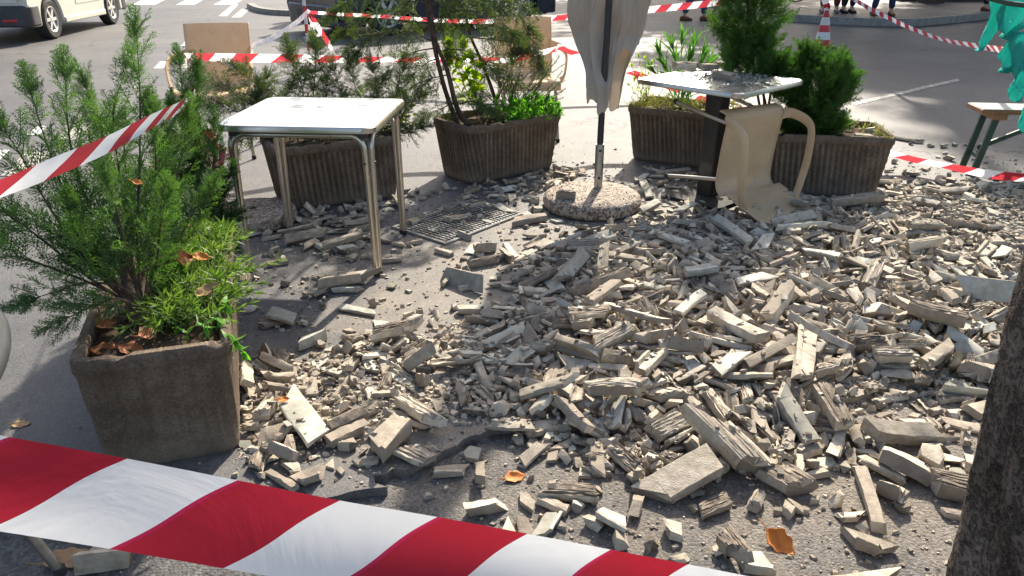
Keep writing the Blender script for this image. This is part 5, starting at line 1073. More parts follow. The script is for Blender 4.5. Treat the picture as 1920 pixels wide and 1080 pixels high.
2179,444,1971,14,5,-9,-508,2139,2858,4304,18,94,52,-474,3031,-388,2680,20,-5,0,-910,2874,553,3188,58,-462,-652,550,2911,1219,3374,52,-116,133,262,1258,-600,2244,14,156,-196,-867,1560,1395,2003,11,-140,29,-323,3132,430,3940,32,-192,524,-784,
2315,3263,5200,18,-28,9,-277,2950,939,1968,22,-397,-685,-280,3493,1428,3270,94,-452,63,-232,1328,2203,3126,22,-105,121,942,2226,970,3312,54,70,953,282,3083,1687,2955,66,-863,492,116,367,-1180,3576,15,-2,0,236,1174,1310,2480,40,-666,451,74,
1511,266,1943,12,-10,17,-1000,3470,2006,3064,45,-198,571,-700,3576,1870,2406,16,235,-972,-10,926,-1221,4059,17,-613,-206,234,982,2707,3964,20,-13,13,-663,2479,1570,3047,67,-734,-626,-76,3072,399,1800,12,169,925,157,1703,1432,2122,12,-3,-14,56,
2826,996,2412,53,-307,18,56,3808,-81,2410,20,-796,-478,194,85,69,3394,51,-115,68,570,2422,330,2388,36,-218,-894,354,2060,-93,2546,36,-40,76,901,3388,1778,3714,78,435,213,462,869,198,1778,7,398,271,-162,1780,-863,2134,19,-248,685,-639,
2262,-394,2205,16,-63,-635,759,2525,838,2615,93,-278,16,-413,1161,1910,2828,34,68,-3,180,1758,585,2446,37,-119,-27,-934,2730,-713,2029,15,-299,-336,727,3497,1008,4055,57,-787,12,49,3599,779,3321,59,-65,204,-721,2768,1141,1778,13,-84,31,845,
2899,-110,2290,16,279,479,731,3672,-131,1906,12,402,16,76,2459,583,2520,64,-55,163,821,3450,1504,3169,80,-67,875,478,3460,1170,2593,62,103,-30,-876,3816,7,2309,24,-129,258,-740,2326,-38,2989,36,762,-309,-83,3810,2690,4044,29,38,-473,-879,
1678,-484,2237,15,14,-19,394,3350,-24,3628,27,614,-406,-365,405,-474,2278,7,236,112,105,692,1056,3407,50,-110,-25,-26,721,-62,2828,22,401,-911,-86,880,654,2217,37,-15,51,-670,1061,-322,2154,20,-150,78,-116,1902,1474,2552,40,-73,-51,910,
2265,397,2350,56,518,-446,-633,3305,856,2281,56,-508,-564,475,1151,-356,3724,12,14,5,-319,2574,1294,2949,68,940,-338,22,2883,721,2572,69,-167,-531,-316,3222,1539,2810,58,-38,209,854,2735,1450,4104,60,569,-308,-33,2780,3229,6222,16,0,-2,906,
3763,85,2350,48,-126,-943,294,3427,913,3085,74,939,-194,-139,3575,414,3318,80,-151,58,-967,1342,1628,2461,11,7,1,969,3405,2150,3898,51,-992,-118,-26,673,2818,4130,11,-9,13,868,3045,2183,3578,64,-36,120,195,3321,1238,3484,66,432,94,-168,
258,1101,2389,27,-197,608,-732,1432,2232,3260,21,-432,-497,558,1719,-14,3515,9,324,-945,-36,3201,1044,4409,30,155,-91,264,1327,-237,2350,13,-123,-148,754,1583,132,2023,8,496,-868,2,1052,394,2043,16,12,-19,-658,2908,170,2012,10,-356,331,-344,
3518,1836,3617,56,240,-90,-571,3675,313,2076,22,-926,-20,-4,3742,672,2358,75,-240,961,9,3000,3,2386,27,886,-429,-62,3704,2203,3464,58,9,-66,-694,3822,978,2177,47,-343,-212,845,446,1611,2992,38,189,-74,581,1564,1425,2194,16,-17,-16,695,
2566,-654,2672,19,-651,-568,-94,3006,1490,3818,88,-991,-85,15,325,1538,2256,13,668,-742,52,1221,1399,2756,42,156,-267,372,1251,-9,3746,10,-1,1,788,1864,-34,2468,24,-617,-456,373,2255,844,2108,29,-975,204,91,2270,76,2410,46,120,59,975,
3478,232,2274,48,-325,-937,-3,3747,1710,3664,68,342,-83,680,3837,1803,3184,75,21,-116,-944,2216,-48,2349,29,-598,-38,460,1612,594,2295,43,484,740,380,3275,-920,2273,10,-5,2,-597,322,1323,2418,9,-9,3,986,1861,914,2644,58,-129,-268,822,
1936,3135,4720,21,177,79,406,3120,302,1484,8,13,-16,-428,1486,1486,2276,14,711,103,134,1733,893,1952,20,603,423,412,2114,1237,2796,62,246,91,-151,2149,-958,2611,24,-204,-353,780,3364,608,3009,76,221,-239,20,3797,269,3806,37,-289,-168,233,
1667,-214,4502,24,-29,-4,286,1825,371,1900,18,-358,-732,525,2123,1722,3472,58,168,-73,-285,2339,278,3715,49,-641,-376,338,2397,-1074,3830,16,-832,-530,88,3134,875,3544,92,-29,961,250,3440,-332,2490,21,-77,-77,-961,2267,696,3074,65,145,-176,965,
2890,735,2202,56,120,231,-667,2936,2101,3986,49,149,-27,-717,3014,770,2501,85,955,-207,193,3635,116,2866,40,19,601,-787,1739,947,3250,52,-813,351,-189,3297,718,2500,72,-295,261,-626,3633,1629,2640,69,857,-513,-42,700,-392,2616,26,-434,-174,295,
803,1430,2839,50,492,-129,-208,1775,828,1776,14,-482,-869,-71,1235,1594,3748,50,-48,-9,-570,1316,-203,2021,8,-4,4,427,1915,-1279,3379,17,3,0,-597,2635,155,2726,49,-241,-124,451,2928,1026,2099,15,-584,742,-172,2993,1112,3084,61,-15,-134,512,
3118,1305,2306,14,72,-546,834,3627,511,2386,80,-12,-102,-677,460,42,3346,18,19,-20,-40,675,-1414,4102,18,12,2,100,1711,1210,5112,24,-10,18,-874,3351,896,1858,14,23,25,-845,3295,1344,3869,56,385,17,-231,3340,1369,2779,60,418,-129,432,
218,115,3843,14,110,51,424,2260,535,2771,74,499,-855,77,3420,1138,2048,9,-8,-62,995,3432,1058,2266,40,916,-398,-34,3719,1955,3264,63,-138,-258,700,53,-857,3752,20,260,29,182,55,-1192,4364,30,-270,316,53,1505,-815,3647,18,10,10,500,
1876,1937,2644,20,-611,-760,-162,2146,1668,3695,62,-110,-381,411,2452,-129,1812,10,18,-22,-950,2644,2850,4549,27,-246,74,-468,3510,-268,4788,19,-15,-5,-888,3732,1341,2802,47,218,37,973,1056,-260,3956,14,-80,-439,851,1129,-117,2784,27,-930,-25,-320,
1393,-633,2228,16,-502,502,-538,2499,-888,2192,10,-790,613,-14,2776,1629,2785,40,273,-324,212,3205,1708,3144,68,-79,-63,603,3545,-687,4518,20,39,65,-542,3596,1210,2612,43,-963,251,-84,3755,1038,1960,11,-245,962,118,3863,597,3104,50,-120,-238,963,
866,475,2094,14,554,-832,-26,1546,1585,3086,62,341,-235,182,1642,1498,3741,64,99,73,-441,2116,989,1692,7,-208,-202,-950,2759,236,2379,49,502,805,-4,2941,1492,4226,86,-747,-653,16,3183,-681,2568,11,992,-71,12,3226,1754,3271,60,-75,5,-121,
3443,110,3552,32,-622,383,-480,3503,-679,2212,18,144,95,653,3512,969,2795,78,746,-620,-116,3881,-419,2952,10,-8,4,305,1439,2401,3390,17,-56,-90,209,2690,2026,3298,49,-237,-864,415,3852,-354,2744,18,70,220,934,2526,2024,4755,420,-665,227,-209,
2790,675,1983,23,-537,-223,362,3609,-55,3310,13,-621,-43,24,605,139,2555,24,-614,336,576,1732,2329,3181,20,-264,964,-17,2053,846,3268,43,60,-56,768,2398,2322,3928,30,84,108,95,3255,426,2576,73,-32,109,438,3257,-624,2711,6,-245,969,-10,
3279,440,1983,41,-3,200,481,3673,981,2930,74,293,-444,129,3761,1838,3960,86,-3,171,-938,2751,1194,2482,59,488,773,150,1012,1704,2809,20,4,15,850,2234,-376,4398,21,-31,-3,-161,2282,-893,3208,14,-441,897,-5,2549,1820,3144,63,150,675,-701,
2717,211,1986,10,-978,-176,112,3030,257,2933,65,-270,158,-289,3769,169,3072,41,157,-987,-6,3790,660,2316,58,-223,22,730,330,-504,2345,10,-3,9,-553,1786,1536,3374,52,-585,-562,361,1971,226,2750,37,0,82,-658,2283,207,2222,26,141,6,967,
2914,1612,3380,50,988,-88,107,3241,2045,3348,50,269,59,-323,3824,3092,4886,22,34,-102,370,841,1746,4444,80,4,9,992,1213,-1154,3043,12,-260,965,33,1225,-152,2497,19,410,205,412,2056,1288,2860,50,667,99,-717,2128,670,3287,51,456,115,320,
2319,1860,4156,81,-1,-46,634,2816,-96,2532,18,-62,49,853,3229,545,1858,10,-16,6,810,1506,223,1942,6,999,34,4,2067,-980,4045,10,-5,1,15,2126,1379,2062,16,-47,618,-784,2170,1619,2315,16,-97,490,-848,2212,1126,4395,24,-57,14,705,
2386,-155,2427,11,402,-914,-52,2432,1882,3938,80,147,207,-939,2671,1875,3742,55,-69,-53,170,3243,1291,2253,9,-976,-215,25,3600,-214,2632,20,962,155,42,2023,2234,3164,32,-580,652,74,2102,-626,3617,10,9,1,107,3801,1031,2912,81,-39,373,-881,
1606,-582,2428,13,474,-184,-638,1607,1477,2716,45,-378,-93,-321,3500,481,3129,70,991,-91,84,129,337,1884,8,-100,32,468,413,1949,2914,41,-319,196,859,2553,17,2378,46,-183,0,-764,3147,1891,3580,66,-121,-206,586,3266,91,2530,34,-10,-167,746,
3648,1928,3682,72,-129,-4,277,3802,404,2098,32,97,890,-442,3890,977,3482,57,-899,424,42,1552,1794,4360,76,447,286,153,1666,1344,2458,14,239,-420,741,2489,1800,4865,410,5,11,-66,2587,956,3007,75,72,58,759,2977,732,2796,62,-160,-262,-893,
3893,283,2213,52,-222,785,-531,574,-296,2653,11,0,6,392,831,632,2968,51,-918,-188,-270,856,369,2103,14,-71,6,51,1769,282,2675,47,-466,-303,484,2442,2772,4356,17,-4,-2,-700,2677,1073,3752,70,810,-572,-125,3162,706,3362,68,-229,172,619,
3717,403,2934,71,167,757,603,1124,1694,4330,83,-16,1,-256,1500,22,2124,7,-21,17,755,1638,1038,1908,12,-270,428,-682,2145,90,3725,9,9,7,425,2331,981,1770,6,30,17,-201,2663,955,4092,53,73,-702,87,3828,-406,2495,14,171,342,865,
638,-1306,3942,12,968,250,-12,2660,165,3138,44,911,38,247,2967,1556,4155,80,62,-40,-944,3129,1105,3127,86,115,-52,-536,1095,423,2088,12,6,43,-597,1455,956,3413,70,117,-112,-148,2093,2188,2988,32,-143,-949,92,2325,922,2274,51,269,698,507,
2686,457,2556,76,250,-467,-770,2799,2369,3378,41,-809,475,-118,3438,1114,3520,73,-96,190,418,3466,-168,1998,12,183,-665,220,3474,0,4659,11,5,-3,-673,3542,1783,4032,78,-148,64,-178,661,114,3960,14,999,-33,-7,956,2682,3816,15,-18,-3,-278,
2535,2098,4160,50,-340,-187,-15,3804,770,3426,52,-213,619,-591,3844,10,3264,10,20,-38,982,506,-814,2152,6,-15,-10,-164,1237,-940,4421,23,-119,-66,-773,1824,1365,3288,52,-136,-133,584,2224,308,1973,13,-433,561,353,2885,534,3329,55,-37,-72,948,
3038,2420,4057,16,-4,46,-182,3095,1042,4826,18,521,-28,-41,3182,2389,3840,16,139,29,476,3658,901,2321,62,-94,49,130,3713,1576,2447,18,-86,347,-934,3873,1916,3907,78,-203,943,-213,1490,-522,3866,12,16,20,296,2063,1283,2910,48,-11,-22,228,
2189,1949,3429,52,-514,-723,102,2233,2046,4358,34,-56,28,566,3449,454,2356,71,-83,83,590,3660,1420,3364,77,203,392,892,3706,-1450,3974,12,-392,914,-99,3806,685,3844,44,0,-338,921,126,-212,3780,10,6,-2,-772,2190,2032,3146,45,6,-984,-150,
2248,1495,3390,72,-184,-232,572,2367,1850,3272,61,-172,-524,763,2598,462,2954,58,-203,-133,-190,2628,1461,2010,7,-7,-12,686,3158,1496,3646,64,-245,-70,7,3303,1569,2680,67,-63,43,-120,3451,1772,3356,71,93,52,-590,1038,-852,2329,16,-474,473,-539,
1449,3106,4813,15,14,4,-72,1609,2017,2647,14,16,-9,2,1639,760,2529,56,40,143,-770,1798,-820,3847,15,-886,461,-54,1886,842,3447,49,-854,-409,-192,1974,7,3132,18,-423,-537,654,3139,-1,2611,38,-131,111,295,3485,512,3420,44,304,385,-827,
3546,882,2139,25,-30,668,-383,3874,1997,3191,54,216,-166,-949,155,-844,4076,18,-12,-8,-25,472,3414,5064,10,-6,6,-470,570,-228,3495,18,-444,407,-526,1817,567,1608,12,-29,2,344,2436,2200,3401,27,-350,622,-618,2495,1290,2379,8,-782,-100,-591,
2709,398,3337,47,-28,115,-361,3416,723,3656,66,-355,-2,-554,3506,1373,1933,8,1,1,36,247,2442,3471,21,-466,-600,512,822,1372,2436,13,-936,-338,68,2118,930,3810,41,7,-406,899,2516,2686,4782,24,221,506,764,2944,1300,2606,36,-517,203,-15,
3092,3257,4709,25,-24,18,-417,3618,628,3304,63,-865,-452,-170,696,-749,1983,8,-729,684,17,1163,1359,2898,37,401,-599,-264,2081,2714,4686,15,46,113,916,2439,-737,2488,12,-98,-44,965,2666,2514,4972,24,18,2,992,2785,2561,4557,30,-308,-903,281,
2998,-221,3266,8,-5,17,-993,3053,560,2490,54,942,-38,-75,3200,1398,2240,12,4,-142,-466,3818,1647,4258,100,59,-33,535,1834,171,2949,36,175,29,279,2238,1232,4163,42,-756,-532,146,2242,-566,2494,8,106,955,-269,2487,1468,2918,50,209,92,317,
2865,326,2404,66,73,405,832,3148,834,2477,71,-113,-106,461,3197,1972,2701,30,974,-221,-52,221,-557,1948,5,-447,894,4,348,1226,2433,10,414,-60,341,1238,3319,5087,17,63,123,911,1944,2048,3826,49,-313,-186,-216,2097,1001,3583,59,121,-81,-368,
2494,-28,4810,22,237,-87,-55,2783,1792,3565,65,-219,948,-228,3073,2181,3527,54,945,167,-27,3084,395,3555,69,678,-112,-238,3490,-766,2710,14,177,603,777,3677,756,2268,66,-187,870,-448,1489,752,2224,34,-680,696,72,1920,783,2878,61,-507,-237,335,
2616,1096,3934,57,-784,589,-26,2668,1820,3401,55,-88,981,-164,3690,1755,3137,57,93,349,534,844,-604,2606,26,-184,229,628,868,-882,4278,14,4,-4,-20,1107,-230,2812,14,52,-12,326,1173,2166,5002,418,113,989,97,1435,140,4575,20,-37,-19,24,
1700,1426,2422,11,985,109,130,1776,1660,3431,29,-19,-30,-302,1894,542,2238,30,664,-298,116,2064,3118,4500,27,104,42,-753,2154,-428,2570,7,2,2,-534,2269,2530,3879,24,559,421,423,2476,-197,2266,10,-344,-576,648,2501,2193,4448,24,-123,538,-804,
2866,1216,2356,12,258,-218,781,3105,1497,2992,71,-242,-485,185,2308,1201,2072,10,683,-722,-81,2851,736,2896,60,256,-716,-557,3088,1757,2376,16,-851,-502,129,3192,1055,2724,62,302,-117,-484,3206,2998,4774,13,-93,-54,467,3308,484,2823,66,117,-663,739,
3745,740,2416,72,47,-16,956,3811,671,3196,79,35,-768,-408,139,-336,2908,10,125,165,-444,976,-525,1914,7,36,-3,-949,1605,-388,2298,20,-358,239,-428,1625,898,3488,62,137,109,924,1954,-22,2316,12,735,548,236,2101,2447,4738,12,-967,255,3,
2901,1300,3276,71,-124,-165,865,2966,-238,2720,14,394,368,-245,3015,730,3230,66,-89,107,983,3046,634,2060,49,672,584,319,3498,570,2362,55,-425,48,-883,3578,2342,4395,17,-22,-14,763,3680,1601,3752,81,113,-194,-974,3821,1986,3900,82,-451,-833,95,
316,1965,2596,8,-6,2,363,1679,472,2210,19,210,-2,788,2554,107,2792,49,-44,449,353,2661,851,3527,58,915,-328,-219,2764,386,3501,43,87,68,806,3390,145,2837,44,909,126,-236,3617,437,2046,11,185,269,-554,3638,1925,2846,69,194,-835,-442,
1241,1941,3104,51,-869,266,-179,1259,1866,2720,18,-133,331,-857,1742,1364,2835,50,-39,-390,-13,2419,525,2054,14,-124,-52,192,2637,2661,4256,27,-27,59,-83,2713,1874,2652,28,-44,32,10,2765,842,2892,95,6,-503,-458,3649,-938,4549,16,-2,-1,876,
3882,1176,3590,80,89,140,657,3899,1824,2737,38,205,-102,375,997,1030,3964,31,-478,22,202,1114,-326,2976,7,-553,582,-230,1364,39,3620,14,-33,-18,545,1381,2489,3928,19,605,-210,-322,1547,550,3684,48,-328,105,57,1991,1596,2642,39,-542,-840,34,
2580,2996,4932,21,-3,1,-863,2766,2888,5022,17,706,-707,-21,2793,63,2244,24,11,191,311,3130,-313,3330,15,-473,-314,477,3396,556,2074,42,-378,808,-434,3539,1152,2878,68,-429,144,-660,3632,1059,3818,56,107,-38,522,3870,1708,2220,16,-618,-252,475,
3877,1889,3476,50,104,985,6,671,-345,4536,11,2,-4,-177,983,-716,2133,14,-2,20,-999,1076,-823,3711,20,1,16,-355,1468,-408,2776,12,-152,-512,-820,1981,2172,3038,26,102,212,-170,2090,8,4996,20,-46,48,397,2143,1036,2623,76,512,540,507,
2484,2017,3492,70,-330,-77,-734,2623,2024,2760,43,832,-199,-86,2747,-305,5001,415,17,-13,907,2781,2108,4883,414,-19,2,354,2843,287,3493,44,-176,36,-151,2849,1325,2752,56,502,749,317,2922,717,3216,43,-183,-43,252,3155,622,2764,66,6,121,649,
3309,1403,3229,81,-560,-665,78,3502,1341,3664,62,-302,34,-526,3538,1008,4972,17,-8,-3,298,3709,307,2206,52,-314,-326,472,3856,1232,2746,56,229,957,-175,124,1004,5152,9,2,2,992,127,1949,2780,20,-4,-5,168,664,1229,2400,7,632,-775,3,
981,1254,2460,13,-35,90,975,1036,-1245,3759,14,21,15,-889,1188,-143,4192,11,7,22,985,1723,1947,3911,55,-469,244,-662,1811,1494,4497,84,524,-483,-472,2584,1712,4063,68,-203,441,-674,2989,89,2819,43,-814,-416,-403,3171,836,3852,72,-3,760,-649,
3467,2461,4645,16,997,13,77,3664,-548,2355,5,-20,-5,-851,3671,1273,3032,84,680,320,607,3766,1724,3942,81,-659,-119,338,663,-1234,4360,10,10,5,-429,1054,196,2061,7,-6,-21,-148,1604,507,2552,55,915,0,9,2569,-604,3840,10,970,-242,6,
2622,1153,3798,49,385,878,219,3189,239,3561,38,-22,16,-990,3644,846,2421,63,-927,-271,-171,3743,-176,1723,5,20,3,-127,1178,-55,4632,20,-161,-612,747,1654,2580,4834,14,12,-3,-808,2055,-18,2934,40,-340,-745,562,2106,742,4296,10,874,485,7,
2175,1994,3271,44,-223,-45,-412,2288,335,5119,24,638,-227,-244,2572,1370,2668,54,189,1,-831,2726,973,3572,57,348,563,728,2960,-1118,4158,19,507,-861,-52,3469,1042,3510,50,101,433,-804,101,1626,2060,7,-267,-810,-454,633,2112,3616,39,-390,271,460,
1482,3204,5329,11,256,-967,-3,2230,1542,2396,14,-78,981,-68,2645,683,3502,70,-209,305,-419,2831,238,5165,17,-2,-36,894,2841,1171,2584,24,-615,79,-118,2918,-572,2715,12,530,-458,-491,3525,249,3092,38,510,714,176,3825,13,2257,12,-167,-288,-930,
3862,1292,3363,55,-42,675,-645,3875,-200,2233,7,-225,-974,-4,1533,1642,4496,80,-9,23,-743,2457,1341,2500,32,148,-608,-403,2615,756,3854,70,82,56,-919,2701,678,3890,42,161,-96,22,2773,1720,2422,14,696,711,83,3152,747,2829,72,-719,390,-201,
3280,1152,2837,42,85,-211,-889,3574,1924,3240,62,620,578,455,3636,310,3526,70,975,-129,42,355,3260,5622,18,557,-420,-433,1035,2144,4367,21,-67,7,222,1071,114,4631,9,0,-12,982,1548,1360,2189,18,-7,1000,8,1783,-197,2499,7,-12,1,489,
1908,-1138,4081,28,-334,939,-57,1950,402,4099,15,-173,18,-221,2108,1749,4142,63,-191,485,835,2562,848,2348,44,-386,30,3,2583,-324,4592,16,3,19,-316,2945,-117,3100,5,9,2,-306,3076,1259,4019,57,269,561,-743,3166,310,3219,52,-221,-162,401,
3339,1667,3532,73,240,-120,805,3556,1189,4338,25,-978,-36,-206,3691,680,3941,57,-919,-299,192,3850,622,3870,58,-832,346,-357,523,-798,3959,11,-5,7,-965,1512,-566,3291,11,-828,-547,-87,1684,-522,2787,19,-618,786,15,2077,457,2145,9,-452,892,23,
2648,18,2642,38,511,-360,231,2659,776,3567,64,852,498,103,3054,1384,3394,48,153,12,980,3378,-1026,4164,19,-72,-128,9,3499,751,2160,56,-4,696,-714,3595,1586,4827,424,-387,922,-22,3666,-556,2903,6,-2,7,973,3812,-168,2711,14,-161,-139,-137,
559,2810,4555,10,5,-4,-380,784,1761,2598,15,-371,215,-10,1001,514,3159,18,186,-206,200,1530,1903,3222,42,-844,-472,150,2043,1494,2659,44,-349,297,-876,2220,851,4378,14,-696,-5,-27,2577,261,4218,8,6,0,-128,2786,1314,3475,50,-562,816,-103,
3456,1586,3214,64,455,-733,-486,3557,366,2405,47,869,-4,-244,3616,168,3438,45,-137,15,-586,3697,211,3669,29,18,-158,-802,3703,1580,3804,117,600,-764,155,3714,-74,2628,6,60,998,4,3715,-452,2993,10,-921,-384,11,3798,1405,3650,66,-932,317,-150,
210,2336,3284,9,-22,63,-703,278,-50,2318,15,712,-13,61,1955,-1074,3316,8,43,-765,630,2328,3311,4878,22,538,76,98,2609,408,5077,26,-560,-526,411,2743,1454,2785,51,-209,24,-348,2792,387,2766,76,158,-403,-605,2814,507,3468,61,10,3,-110,
2959,2140,4711,410,-8,3,-344,3116,-248,5039,415,516,857,9,3163,853,2218,54,-65,30,-389,3195,905,2596,86,-483,-27,-258,3245,1053,3066,76,-599,-775,93,3260,1348,3244,80,-581,797,-150,3294,985,2896,63,-572,-90,-784,3319,-1080,4240,17,921,365,59,
3620,728,3724,56,170,152,-967,3702,750,2671,83,275,480,791,463,-680,2617,14,87,-755,52,809,1510,4365,73,3,10,-296,953,1310,2510,18,-93,17,-995,1523,3006,4656,16,17,-29,730,1727,313,2041,9,6,6,-651,1903,31,2884,36,978,-54,198,
2165,-166,3696,9,96,45,841,2610,-254,3058,10,-116,115,-984,2745,1758,3592,50,-836,-478,198,2919,242,4919,22,377,-611,-585,3049,1828,3730,80,-709,-5,-325,3135,1992,3541,50,593,298,75,3335,1043,3616,65,769,-141,-543,3491,1342,2549,32,-396,-814,353,
3750,590,2382,68,737,603,153,3817,664,2761,49,-357,627,691,205,2734,4160,20,19,-51,663,881,2883,4650,18,-747,665,-12,1037,3007,4362,12,-45,-47,707,1269,1728,3924,44,-76,-59,-876,1579,-452,2100,17,149,534,-80,1602,-284,4491,15,-592,792,-118,
1868,75,2083,6,-6,9,-517,2028,-289,3494,7,-429,876,-203,2371,1092,3468,61,777,592,-207,2534,2487,4360,13,-3,18,489,2876,2039,4003,64,85,170,549,2947,-136,4746,13,-5,38,-996,3124,689,4015,29,-141,-36,951,3314,1378,3460,52,43,309,306,
3628,1434,3993,67,-128,-549,-31,3800,920,2021,38,-383,-923,-31,234,2223,4525,28,713,-115,-110,1077,258,2050,10,12,8,989,1388,115,2106,11,-10,73,997,1994,2237,3052,25,868,-446,34,2044,612,3774,48,-315,151,-169,2296,1461,3203,46,-139,523,-751,
2632,2117,3376,60,926,95,-11,2875,1047,3326,46,-941,-81,-301,3117,1170,2006,13,-30,-9,998,3300,-4,2866,36,-156,-125,-968,3623,863,2657,96,994,-105,28,3626,1156,3508,59,-4,-498,-719,3646,1685,2816,52,-844,414,311,166,-672,2830,12,77,68,425,
1018,-867,3969,18,-9,0,679,1628,-762,2175,12,991,-41,-128,1826,2581,3619,10,4,-25,799,2135,1686,5128,417,19,-7,-468,2366,1528,3280,51,36,766,620,2368,1645,2738,37,-353,237,711,3425,-1250,4241,11,86,-1,-436,3580,1062,4017,57,792,404,-92,
3700,261,3609,52,926,335,-54,3789,1371,3810,64,-797,-533,-261,829,-586,2816,12,-62,39,-77,1146,45,3194,31,-670,-729,24,1219,-68,2169,13,801,500,58,1306,1544,3238,48,109,493,272,1394,1328,2703,46,-149,-705,-592,1722,-773,2455,6,-2,-4,-998,
1726,2117,4031,30,-995,93,23,1781,1326,4441,80,20,479,870,1883,846,2256,27,416,908,-10,1975,2297,4184,30,-1,-239,3,2011,2100,2957,39,972,-16,0,2192,2506,4438,10,18,-2,204,2311,2784,5181,14,90,187,908,2680,2186,4305,32,-51,-216,975,
2740,804,2988,76,-430,-58,-22,3027,1168,3483,42,259,-468,-743,3190,1983,3806,66,-128,-13,-261,3254,2008,3732,69,-647,-737,-136,3652,1129,2777,47,720,513,-354,3782,1236,3250,49,-349,-363,675,140,1438,4398,77,-7,2,-845,461,273,3273,22,-319,403,-690,
615,1890,3547,35,46,-126,510,795,-8,2914,12,2,1,-313,975,-552,2401,8,-358,-576,734,1030,70,3558,13,66,-72,-972,1960,1055,2996,57,-687,154,-87,2177,2262,3747,31,-623,-280,301,2195,1377,3576,63,947,248,189,2392,-1156,4420,11,-790,-561,-182,
3659,743,2377,65,-81,363,592,3792,1221,3863,65,218,-32,501,300,-436,4890,14,-834,486,22,366,904,5145,10,2,1,496,759,-322,4046,7,-969,249,-4,806,2994,5083,10,6,-12,409,826,2752,4538,14,-611,-660,357,961,3235,4822,24,692,102,630,
1366,-1350,3993,16,601,74,416,1460,-881,2906,13,-260,118,-50,1614,1911,2588,10,-613,-788,-9,1658,1156,4248,10,-11,3,765,1829,-169,2083,9,-742,405,184,2057,110,2536,16,-561,386,-374,2092,2770,4480,8,-3,-6,37,2335,581,3234,61,-9,585,-808,
2383,1122,3712,56,36,-15,231,2620,1749,3794,52,-267,-121,-92,2722,1502,2393,11,745,114,-656,2750,1437,2603,66,-646,734,-41,2892,620,3828,44,67,229,930,3081,419,2845,70,4,-326,-749,3179,2631,3962,18,3,-26,996,3524,1984,3383,54,-378,108,610,
3544,902,3540,66,362,864,345,3555,1359,3923,85,-63,-164,728,3730,2050,3474,70,-75,366,604,3895,2759,3888,17,-655,83,-81,403,2008,3910,29,-7,20,-894,758,1176,2376,7,-2,-3,638,840,-183,4278,16,10,-20,25,1120,360,5249,10,2,6,66,
1164,2124,4106,45,104,-90,-465,2336,862,3622,68,-154,-66,-961,2633,2608,4756,9,-10,1,573,2654,925,3932,39,-149,-215,813,2715,1191,3439,42,677,583,421,2920,283,3998,10,-120,-85,284,2937,3228,4938,14,-109,20,-153,3058,-299,4966,432,-468,883,26,
3354,-1016,3806,13,20,20,-363,3397,2664,4478,16,-626,-266,-12,3434,1585,3459,60,-739,5,343,3526,2505,4314,18,-698,-411,267,3570,1722,3580,80,-131,-306,-241,3670,256,2155,60,-269,398,832,3738,616,2009,23,964,28,254,3851,-424,2309,4,-767,-642,3,
576,2441,3366,10,61,-123,-945,669,1112,2704,38,-5,-317,485,1203,8,2677,16,957,-176,-41,1265,1374,3070,38,-595,446,-112,1295,496,5304,8,-3,3,-683,1677,835,2188,36,-76,125,-228,1840,176,2594,30,154,309,887,1897,-690,3905,12,-488,-873,-9,
2115,1844,4367,30,-978,-110,-146,2236,1632,3250,45,-966,145,-15,2363,717,3280,58,-787,-200,84,2652,1941,4056,66,-291,-248,741,2805,61,2514,42,698,-187,-247,2824,1178,2114,8,-74,-266,-612,3106,1252,3311,56,-640,-147,189,3343,890,2825,73,-343,-184,206,
3562,2062,4233,50,-872,-279,250,3587,654,2892,63,90,103,-462,412,68,2294,14,-18,-74,-462,520,229,3582,17,-13,-3,651,589,1224,4868,17,-201,840,-462,1697,109,3124,32,-968,220,-96,1874,2961,5354,10,941,337,2,2263,91,2944,48,89,208,-850,
2349,1506,4626,84,-5,11,606,2493,-454,2749,14,-264,-670,645,2509,-538,2686,6,-265,964,13,2510,3172,4848,22,-157,-100,-114,2624,2273,3978,43,44,106,-129,3174,168,2358,49,294,-128,-886,3276,2230,4188,28,-218,-77,562,3462,1648,3613,58,-298,544,82,
3603,356,2261,44,617,22,146,3681,539,3009,67,282,902,64,131,761,4234,13,651,179,189,637,2348,4599,10,23,5,-239,777,555,4108,37,-724,217,643,978,1525,2598,29,703,-136,-132,1637,1530,2962,44,153,67,-657,1681,1406,3106,50,-99,802,563,
1788,2102,4444,30,-847,526,-31,1945,1705,2671,36,-646,117,604,2013,293,4892,23,558,-829,-35,2559,746,4100,21,-17,-12,449,2863,1683,4465,102,-45,19,-329,2986,982,3602,77,151,-39,-688,3036,1126,3598,51,27,161,938,3057,1000,3048,60,544,-781,-33,
3108,549,3056,61,-841,526,-117,3151,1009,2862,80,710,617,98,3208,-388,1980,10,824,558,-101,3550,-1147,4328,12,900,403,78,3724,1276,2425,8,26,-3,-396,3735,1739,3059,50,-421,553,-278,3754,-462,2147,8,-30,531,584,3788,996,4018,48,723,646,-175,
157,2427,4369,13,-32,-34,533,588,2810,4629,17,-707,526,-320,699,222,5026,10,-2,-1,-57,855,2990,4484,13,-874,-416,-72,1207,625,2329,23,-313,486,-565,1746,34,2297,14,371,-353,-771,1846,2699,4343,19,-795,606,-18,1869,663,3394,60,-86,469,25,
1958,2443,3564,9,-30,-26,816,2016,977,3874,38,-158,-228,813,2205,858,2961,65,665,136,33,2380,1867,3318,62,-264,638,-699,2585,1628,3716,78,-161,-1,-864,2813,1381,2565,32,219,-25,-421,2913,2061,3646,40,877,476,-60,2975,630,3046,53,-178,-288,-524,
3585,800,4314,14,912,40,-148,3602,2442,4507,10,-606,-795,-13,3764,2515,3970,21,-468,441,-541,751,2122,3460,48,-513,-858,19,993,-1215,3006,8,994,-111,-7,1112,-986,4228,15,-97,649,-747,1669,1302,2456,8,644,530,235,2166,-834,2550,6,-519,-855,-15,
